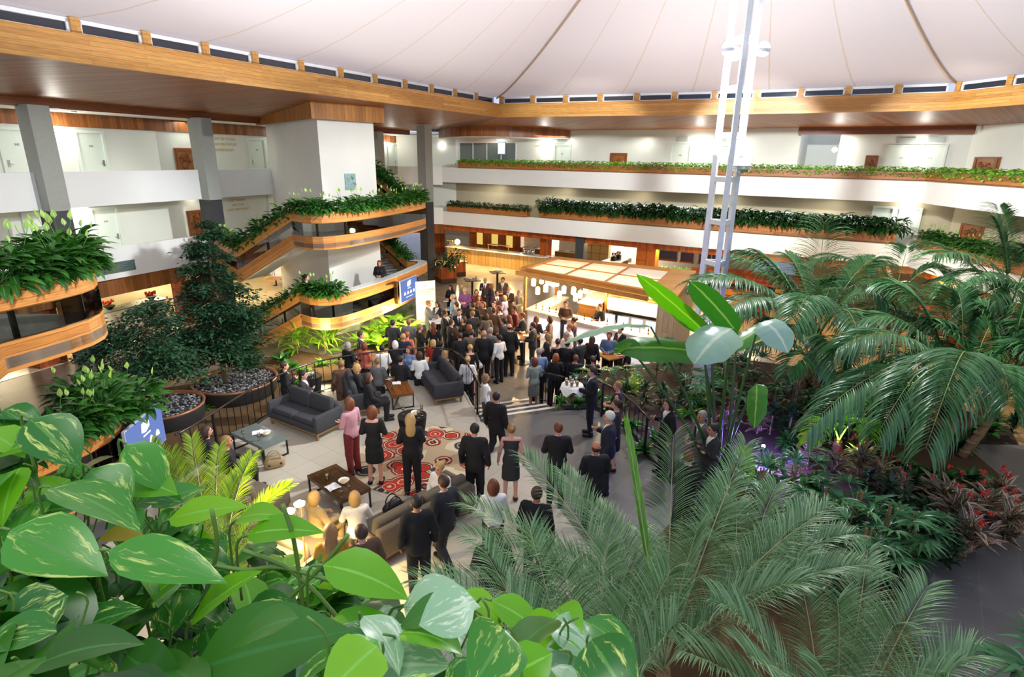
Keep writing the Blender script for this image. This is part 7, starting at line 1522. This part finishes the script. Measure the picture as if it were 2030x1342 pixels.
# --- the crowd in front of the bar
Pn(850, 601, .003, 'stand', 'table', 'm', -75, 'suit', 'grey', 'short', 'sandy', 'man in a light grey suit standing in front of the white banner', None, 1.02)
Pn(866, 603, .003, 'stand', 'both', 'f', 150, 'coatdress', 'charcoal', 'curly', 'brown', 'curly haired woman across from the light grey suit')
Pn(881, 621, .003, 'stand', 'both', 'm', -80, 'suit', 'black', 'short', 'black', 'man in a black suit with white collar bending to the paper covered table')
Pn(894, 639, .003, 'stand', 'both', 'm', -60, 'suit', 'charcoal', 'short', 'brown', 'brown haired man in dark suit, third from the banner, in profile')
Pn(913, 618, .003, 'stand', 'both', 'm', 180, 'suit', 'navy', 'short', 'brown', 'man facing the lounge with a pale blue tie and open navy jacket', None, 1.02)
Pn(925, 630, .003, 'stand', 'both', 'f', 120, 'dress', 'black', 'bob', 'brown', 'dark bobbed woman in black beside the pale blue tie')
Pn(938, 605, .003, 'stand', 'both', 'm', -10, 'suit', 'black', 'short', 'black', 'man in black with a white collar, back turned, mid crowd')
Pn(893, 569, .003, 'stand', 'both', 'f', 150, 'suit', 'black', 'long', 'black', 'long black haired woman checking her phone alone near the high table', 'black', None, 'n')
Pn(898, 588, .003, 'stand', 'both', 'm', 100, 'knit', 'blue', 'short', 'grey', 'grey haired man in a pale blue shirt below the phone checking woman')
Pn(927, 574, .003, 'stand', 'both', 'm', 170, 'knit', 'purple', 'short', 'grey', 'man in a purple checked shirt with a white name badge')
Pn(939, 578, .003, 'stand', 'both', 'f', 190, 'knit', 'maroon', 'bob', 'auburn', 'auburn haired woman in maroon beside the purple checked shirt')
Pn(962, 555, .003, 'stand', 'glass', 'm', 170, 'suit', 'charcoal', 'crop', 'grey', 'grey cropped man in a dark suit between the two high tables', None, None, 'b')
Pn(997, 554, .003, 'stand', 'both', 'm', 165, 'suit', 'brown', 'short', 'brown', 'man in a dark suit and tie at the high table by the counter', None, None, 'n')
Pn(974, 566, .003, 'stand', 'both', 'f', 100, 'knit', 'plum', 'bob', 'ginger', 'ginger haired woman in plum between two suited men')
Pn(1009, 573, .003, 'stand', 'fold', 'm', 150, 'suit', 'brown', 'bald', 'brown', 'balding man in brown near the bar corner post')
Pn(1030, 580, .003, 'stand', 'both', 'm', 130, 'suit', 'cream', 'short', 'blonde', 'man in a cream jacket beside the bar corner post')
Pn(1000, 590, .003, 'stand', 'both', 'f', 60, 'coatdress', 'lilac', 'bob', 'sandy', 'woman in a lilac coat in the thick of the crowd')
Pn(960, 603, .003, 'stand', 'fold', 'f', 140, 'knit', 'brown', 'bob', 'auburn', 'auburn woman in brown in the thick of the crowd')
Pn(978, 602, .003, 'stand', 'both', 'm', 160, 'suit', 'taupe', 'short', 'brown', 'man in a taupe jacket left of the lilac coat')
Pn(957, 625, .003, 'stand', 'both', 'f', 20, 'knit', 'taupe', 'bob', 'brown', 'woman in a taupe cardigan, back turned, mid crowd')
Pn(973, 617, .003, 'stand', 'both', 'm', -20, 'suit', 'brown', 'short', 'brown', 'man in brown right of the taupe cardigan')
Pn(990, 612, .003, 'stand', 'fold', 'f', 40, 'dress', 'plum', 'short', 'auburn', 'short haired woman in a plum dress mid crowd')
Pn(1021, 612, .003, 'stand', 'glass', 'm', 100, 'knit', 'maroon', 'short', 'brown', 'man in a patterned maroon shirt close to the bar counter', None, None, 'b')
Pn(1015, 630, .003, 'stand', 'both', 'f', 60, 'knit', 'brown', 'long', 'auburn', 'long auburn haired woman in brown behind the tall man in black')
Pn(1000, 637, .003, 'stand', 'both', 'm', 60, 'suit', 'navy', 'short', 'black', 'black haired man in navy facing away from the oak table')
Pn(1030, 625, .003, 'stand', 'both', 'm', 90, 'suit', 'charcoal', 'short', 'auburn', 'auburn haired man in a charcoal suit at the oak high table', None, None, 'n')
Pn(929, 649, .003, 'stand', 'both', 'f', 0, 'knit', 'black', 'bob', 'ginger', 'ginger haired woman in black, back turned, left of the bald man')
Pn(917, 664, .003, 'stand', 'both', 'm', 20, 'suit', 'black', 'short', 'brown', 'brown haired man in black, back turned, above the woman with the white handbag')
Pn(935, 661, .003, 'stand', 'both', 'm', 0, 'suit', 'taupe', 'short', 'brown', 'man in a taupe suit, back turned, next to the bald man')
Pn(955, 660, .003, 'stand', 'down', 'm', 0, 'suit', 'black', 'bald', 'grey', 'bald man in a long black suit, back turned, near the oak table', None, 1.03)
Pn(1010, 648, .003, 'stand', 'down', 'm', 10, 'suit', 'black', 'bald', 'black', 'tall man in black with a bald spot beside the oak high table', None, 1.05)
Pn(988, 669, .003, 'stand', 'glass', 'f', 40, 'knit', 'white', 'short', 'black', 'short dark haired woman in a white top and black skirt', None, None, 'w')
Pn(972, 655, .003, 'stand', 'fold', 'm', -30, 'suit', 'grey', 'short', 'grey', 'grey haired man in grey between the bald man and the tall man')
Pn(1057, 645, .003, 'stand', 'both', 'm', 80, 'suit', 'charcoal', 'short', 'black', 'man in a charcoal suit reading at the right of the oak table', None, None, 'n')
Pn(905, 604, .003, 'stand', 'fold', 'm', 70, 'suit', 'grey', 'short', 'brown', 'man in grey just behind the pale blue tie')
Pn(948, 590, .003, 'stand', 'both', 'f', 200, 'knit', 'brown', 'curly', 'auburn', 'curly auburn haired woman in brown below the high table')
Pn(985, 580, .003, 'stand', 'both', 'm', 190, 'suit', 'plum', 'short', 'brown', 'man in plum near the bar end of the crowd')
Pn(942, 622, .003, 'stand', 'fold', 'm', 40, 'suit', 'charcoal', 'short', 'sandy', 'sandy haired man in charcoal mid crowd')
Pn(905, 652, .003, 'stand', 'down', 'f', -10, 'dress', 'black', 'long', 'brown', 'long dark haired woman in black below the pale blue tie')
# --- along the bar front
Pn(1064, 632, .003, 'stand', 'both', 'f', -30, 'knit', 'charcoal', 'long', 'auburn', 'woman with a red scarf at the bar counter')
Pn(1090, 632, .003, 'stand', 'both', 'f', 90, 'vest', 'grey', 'bob', 'brown', 'bare armed woman in grey turning from the bar counter')
Pn(1138, 634, .003, 'stand', 'both', 'f', 70, 'knit', 'plum', 'bun', 'brown', 'woman with pinned up brown hair in plum at the bar')
Pn(1123, 664, .003, 'stand', 'both', 'm', 120, 'knit', 'white', 'short', 'grey', 'grey haired man in a white shirt near the banana leaf tip')
Pn(1130, 648, .003, 'stand', 'both', 'm', 90, 'knit', 'white', 'short', 'ginger', 'ginger haired man in white behind the grey haired man')
Pn(1086, 667, .003, 'stand', 'both', 'f', 60, 'knit', 'white', 'long', 'sandy', 'sandy long haired woman in white right of the reading man')
Pn(1105, 678, .003, 'stand', 'both', 'f', 0, 'sleeveless', 'navy', 'bun', 'brown', 'woman in a strapless navy dotted dress, hair pinned up')
Pn(1085, 683, .003, 'stand', 'fold', 'f', 10, 'dress', 'black', 'long', 'black', 'black haired woman in a black dress beside the dotted dress')
Pn(1125, 680, .003, 'stand', 'both', 'm', -20, 'suit', 'black', 'short', 'brown', 'man in black right of the dotted dress')
Pn(1149, 676, .003, 'stand', 'both', 'm', 40, 'suit', 'charcoal', 'short', 'black', 'man in a charcoal suit under the long banana leaf')
Pn(1174, 672, .003, 'stand', 'down', 'f', -20, 'coatdress', 'black', 'long', 'brown', 'long haired woman in a black coat left of the oak table by the leaf')
Pn(1208, 664, .003, 'stand', 'both', 'm', 160, 'knit', 'denim', 'short', 'brown', 'man in a denim shirt behind the nearer oak table')
Pn(1231, 652, .003, 'stand', 'fold', 'm', 120, 'suit', 'black', 'short', 'black', 'dark man behind the banana leaf near the fridges')
Pn(1246, 676, .003, 'stand', 'table', 'f', 75, 'sleeveless', 'black', 'long', 'brown', 'woman in a sleeveless black dress leaning at the oak table')
Pn(1172, 712, .003, 'stand', 'fold', 'f', 10, 'knit', 'black', 'short', 'brown', 'brown haired woman in black below the oak table by the leaf')
# --- bar staff and stair landing
q = RP(.35, .24); 
Pn(1122, 602, .003, 'stand', 'both', 'm', 160, 'knit', 'brown', 'short', 'brown', 'bartender in brown working behind the counter under the lanterns')
Pn(1190, 607, .003, 'stand', 'both', 'm', 120, 'knit', 'black', 'short', 'brown', 'bartender in black beside the lit bottle shelf')
Pn(752, 521, 1.445, 'stand', 'both', 'f', 180, 'suit', 'black', 'bob', 'auburn', 'woman in a black jacket standing at the desk on the curved landing', 'black', None, 'n')
Pn(606, 549, 1.445, 'walk', 'down', 'f', -80, 'dress', 'navy', 'bun', 'black', 'dark haired woman in a navy dress walking along the curved landing')
make_people()
# the waiter's tray
w = [o for o in COL.objects if o.get('label', '').startswith('waiter')][0]
c = w.matrix_basis @ Vector((0, .47, 1.25)); e = empty('tray', c); tag(e, 'white cloth draped tray of beers carried by the waiter', 'tray')
b = MB(); b.lathe([(.24, 0), (.25, .015), (.24, .015)], n=24); b.build('disc', CHROME, e, True)
b = MB(); rows = [[((.26 + .02 * k) * math.cos(2 * PI * j / 24), (.26 + .02 * k) * math.sin(2 * PI * j / 24), .02 - .05 * k * (1 + .5 * math.sin(5 * 2 * PI * j / 24))) for j in range(24)] for k in range(4)]
b.loft([[(0, 0, .022)] * 24] + rows, close=True); b.build('cloth', NAPK, e, True)
for k in range(7): place('b', c.x + .16 * math.cos(k * .9) * (k > 0), c.y + .16 * math.sin(k * .9) * (k > 0), c.z + .022, 'full beer glass on the waiter\'s white tray', grp='beers on the waiter\'s tray')
# desk on the landing, bag of the woman with the bun, badge table by the banner
p = at(768, 560, 1.445 + .9); e = empty('reception_desk', (p.x - .15, p.y - .1, 1.445), .9); tag(e, 'small dark desk beside the woman on the curved landing', 'desk'); b = MB(); b.box((0, 0, .88), (1.1, .55, .04)); b.build('desk_top', BLACK, e); b = MB(); [b.box((x, 0, .43), (.05, .5, .86)) for x in (-.5, .5)]; b.box((0, .22, .5), (1.0, .03, .6)); b.build('frame', DKT, e)
p = at(938, 720, .75); handbag((p.x + .15, p.y - .1, .62), .3, 'white handbag hanging beside the woman with the bun', M('white_leather', '#e2ddd2', .4), .75)
hightable(872, 634, 'paper covered high table in front of the white banner', .85, .3, WHITEM)
# ============================================================ light and render settings
sc = bpy.context.scene
w = bpy.data.worlds.new('dusk'); sc.world = w; w.use_nodes = True
w.node_tree.nodes['Background'].inputs[0].default_value = (.66, .74, 1., 1); w.node_tree.nodes['Background'].inputs[1].default_value = .8
light('SPOT', (5.65, 15.83, 7.4), 3500, (.98, .94, .97), .3, spot=math.radians(158), blend=.06, to=(5.65, 15.83, 20))      # uplight on the mast, cut off just above the roof edge
light('SPOT', (-2.5, 13.0, 7.2), 1000, (.98, .94, .97), .3, spot=math.radians(154), blend=.1, to=(-2.5, 13.0, 20))
light('SPOT', (5.65, 15.83, 9.5), 2600, (.96, .99, 1), .3, spot=math.radians(170), blend=.1, to=(5.65, 15.83, 0))       # mast floodlights, downwards
for a, pw, el, cn in ((148, 2600, -20, 42), (172, 5600, -24, 46), (200, 5000, -24, 46), (102, 6000, -13, 36), (66, 6000, -13, 36), (-40, 1300, -38, 60), (30, 5600, -14, 38)):
    a = math.radians(a); x, y = 5.65 + .78 * math.cos(a), 15.83 + .78 * math.sin(a)
    light('SPOT', (x, y, 9.75), pw, (.95, .985, 1), .18, spot=math.radians(cn), blend=.5, to=(x + 3 * math.cos(a), y + 3 * math.sin(a), 9.75 + 3 * math.tan(math.radians(el))))
for z, pw, cl in ((8.38, 26, (.97, 1, .93)), (5.2, 13, (1, .93, .76))):      # corridor downlights of the long gallery
    for t_ in (-4, 1, 6.4, 12, 17):
        q = Ap(t_, 1.1); light('AREA', (q.x, q.y, z), pw, cl, 2.4, sy=.6)
        e = empty('corridor_downlight', (q.x, q.y, z + .02)); tag(e, 'small cylinder downlight on the ' + ('top' if z > 8 else 'first floor') + ' corridor ceiling', 'downlight', 'corridor downlights ' + ('top' if z > 8 else 'first floor')); b = MB(); b.lathe([(.09, 0), (.09, .06 if z < 8 else .1)], n=14); b.build('can', WHITEM, e, True); b = MB(); b.lathe([(.01, -.002), (.07, -.002)], n=12, cap=False); b.build('lens', glow('can_glow', '#fff4dc', 4), e)
for t_ in (2, 7, 12, 17, 22): q = Bp(t_, 1.1); light('AREA', (q.x, q.y, 5.42), 30, (1, .95, .82), 2.4, sy=.6); light('AREA', (q.x, q.y, 8.4), 40, (.97, 1, .98), 2.4, sy=.8)
light('SPOT', (1.5, -2.5, 9.3), 4300, (.95, .985, 1), .3, spot=math.radians(46), blend=.5, to=(-9.5, 24, 5.0))     # unseen flood added over the viewer's gallery to brighten the left wall
for px in (905, 960, 1010, 1180, 1240, 1320, 1400): q = BQ(px, .2 if px < 1100 else 1.6); light('SPOT', (q.x, q.y, 2.55), 900 if px < 1100 else 450, (1, .74, .34), .06, spot=2.2, blend=.7, to=(q.x - bn.x * 1.6, q.y - bn.y * 1.6, 0))
for px in (1050, 1120, 1190, 1240): q = BQ(px, 5.6); light('AREA', (q.x, q.y, 2.6), 110, (1, .9, .75), 1.6)
light('AREA', (-.35, .1, 8.5), 20, (1, .98, .92), 1.0)      # unseen ceiling light added over the viewer to brighten the ivy
for u in (.02, .3, .6): q = RP(u, -.08); light('SPOT', (q.x, q.y, 2.5), 420, (1, .66, .28), .08, spot=2.3, blend=.8, to=(q.x - 2.2, q.y - 2.2, 0))
for x, y in ((12, 27), (15, 23.5), (18, 24), (14, 20)): light('POINT', (x, y, 2.3), 70, (1, .78, .42), .15)
sc.view_settings.view_transform = 'Standard'; sc.view_settings.look = 'None'; sc.view_settings.exposure = .3; sc.view_settings.gamma = 1
sc.cycles.use_denoising = True; sc.cycles.max_bounces = 6; sc.cycles.diffuse_bounces = 3; sc.cycles.glossy_bounces = 2; sc.cycles.transmission_bounces = 4; sc.cycles.transparent_max_bounces = 12
sc.cycles.sample_clamp_indirect = 4.; sc.cycles.use_adaptive_sampling = True; sc.cycles.adaptive_threshold = .04
sc.cycles.caustics_reflective = False; sc.cycles.caustics_refractive = False
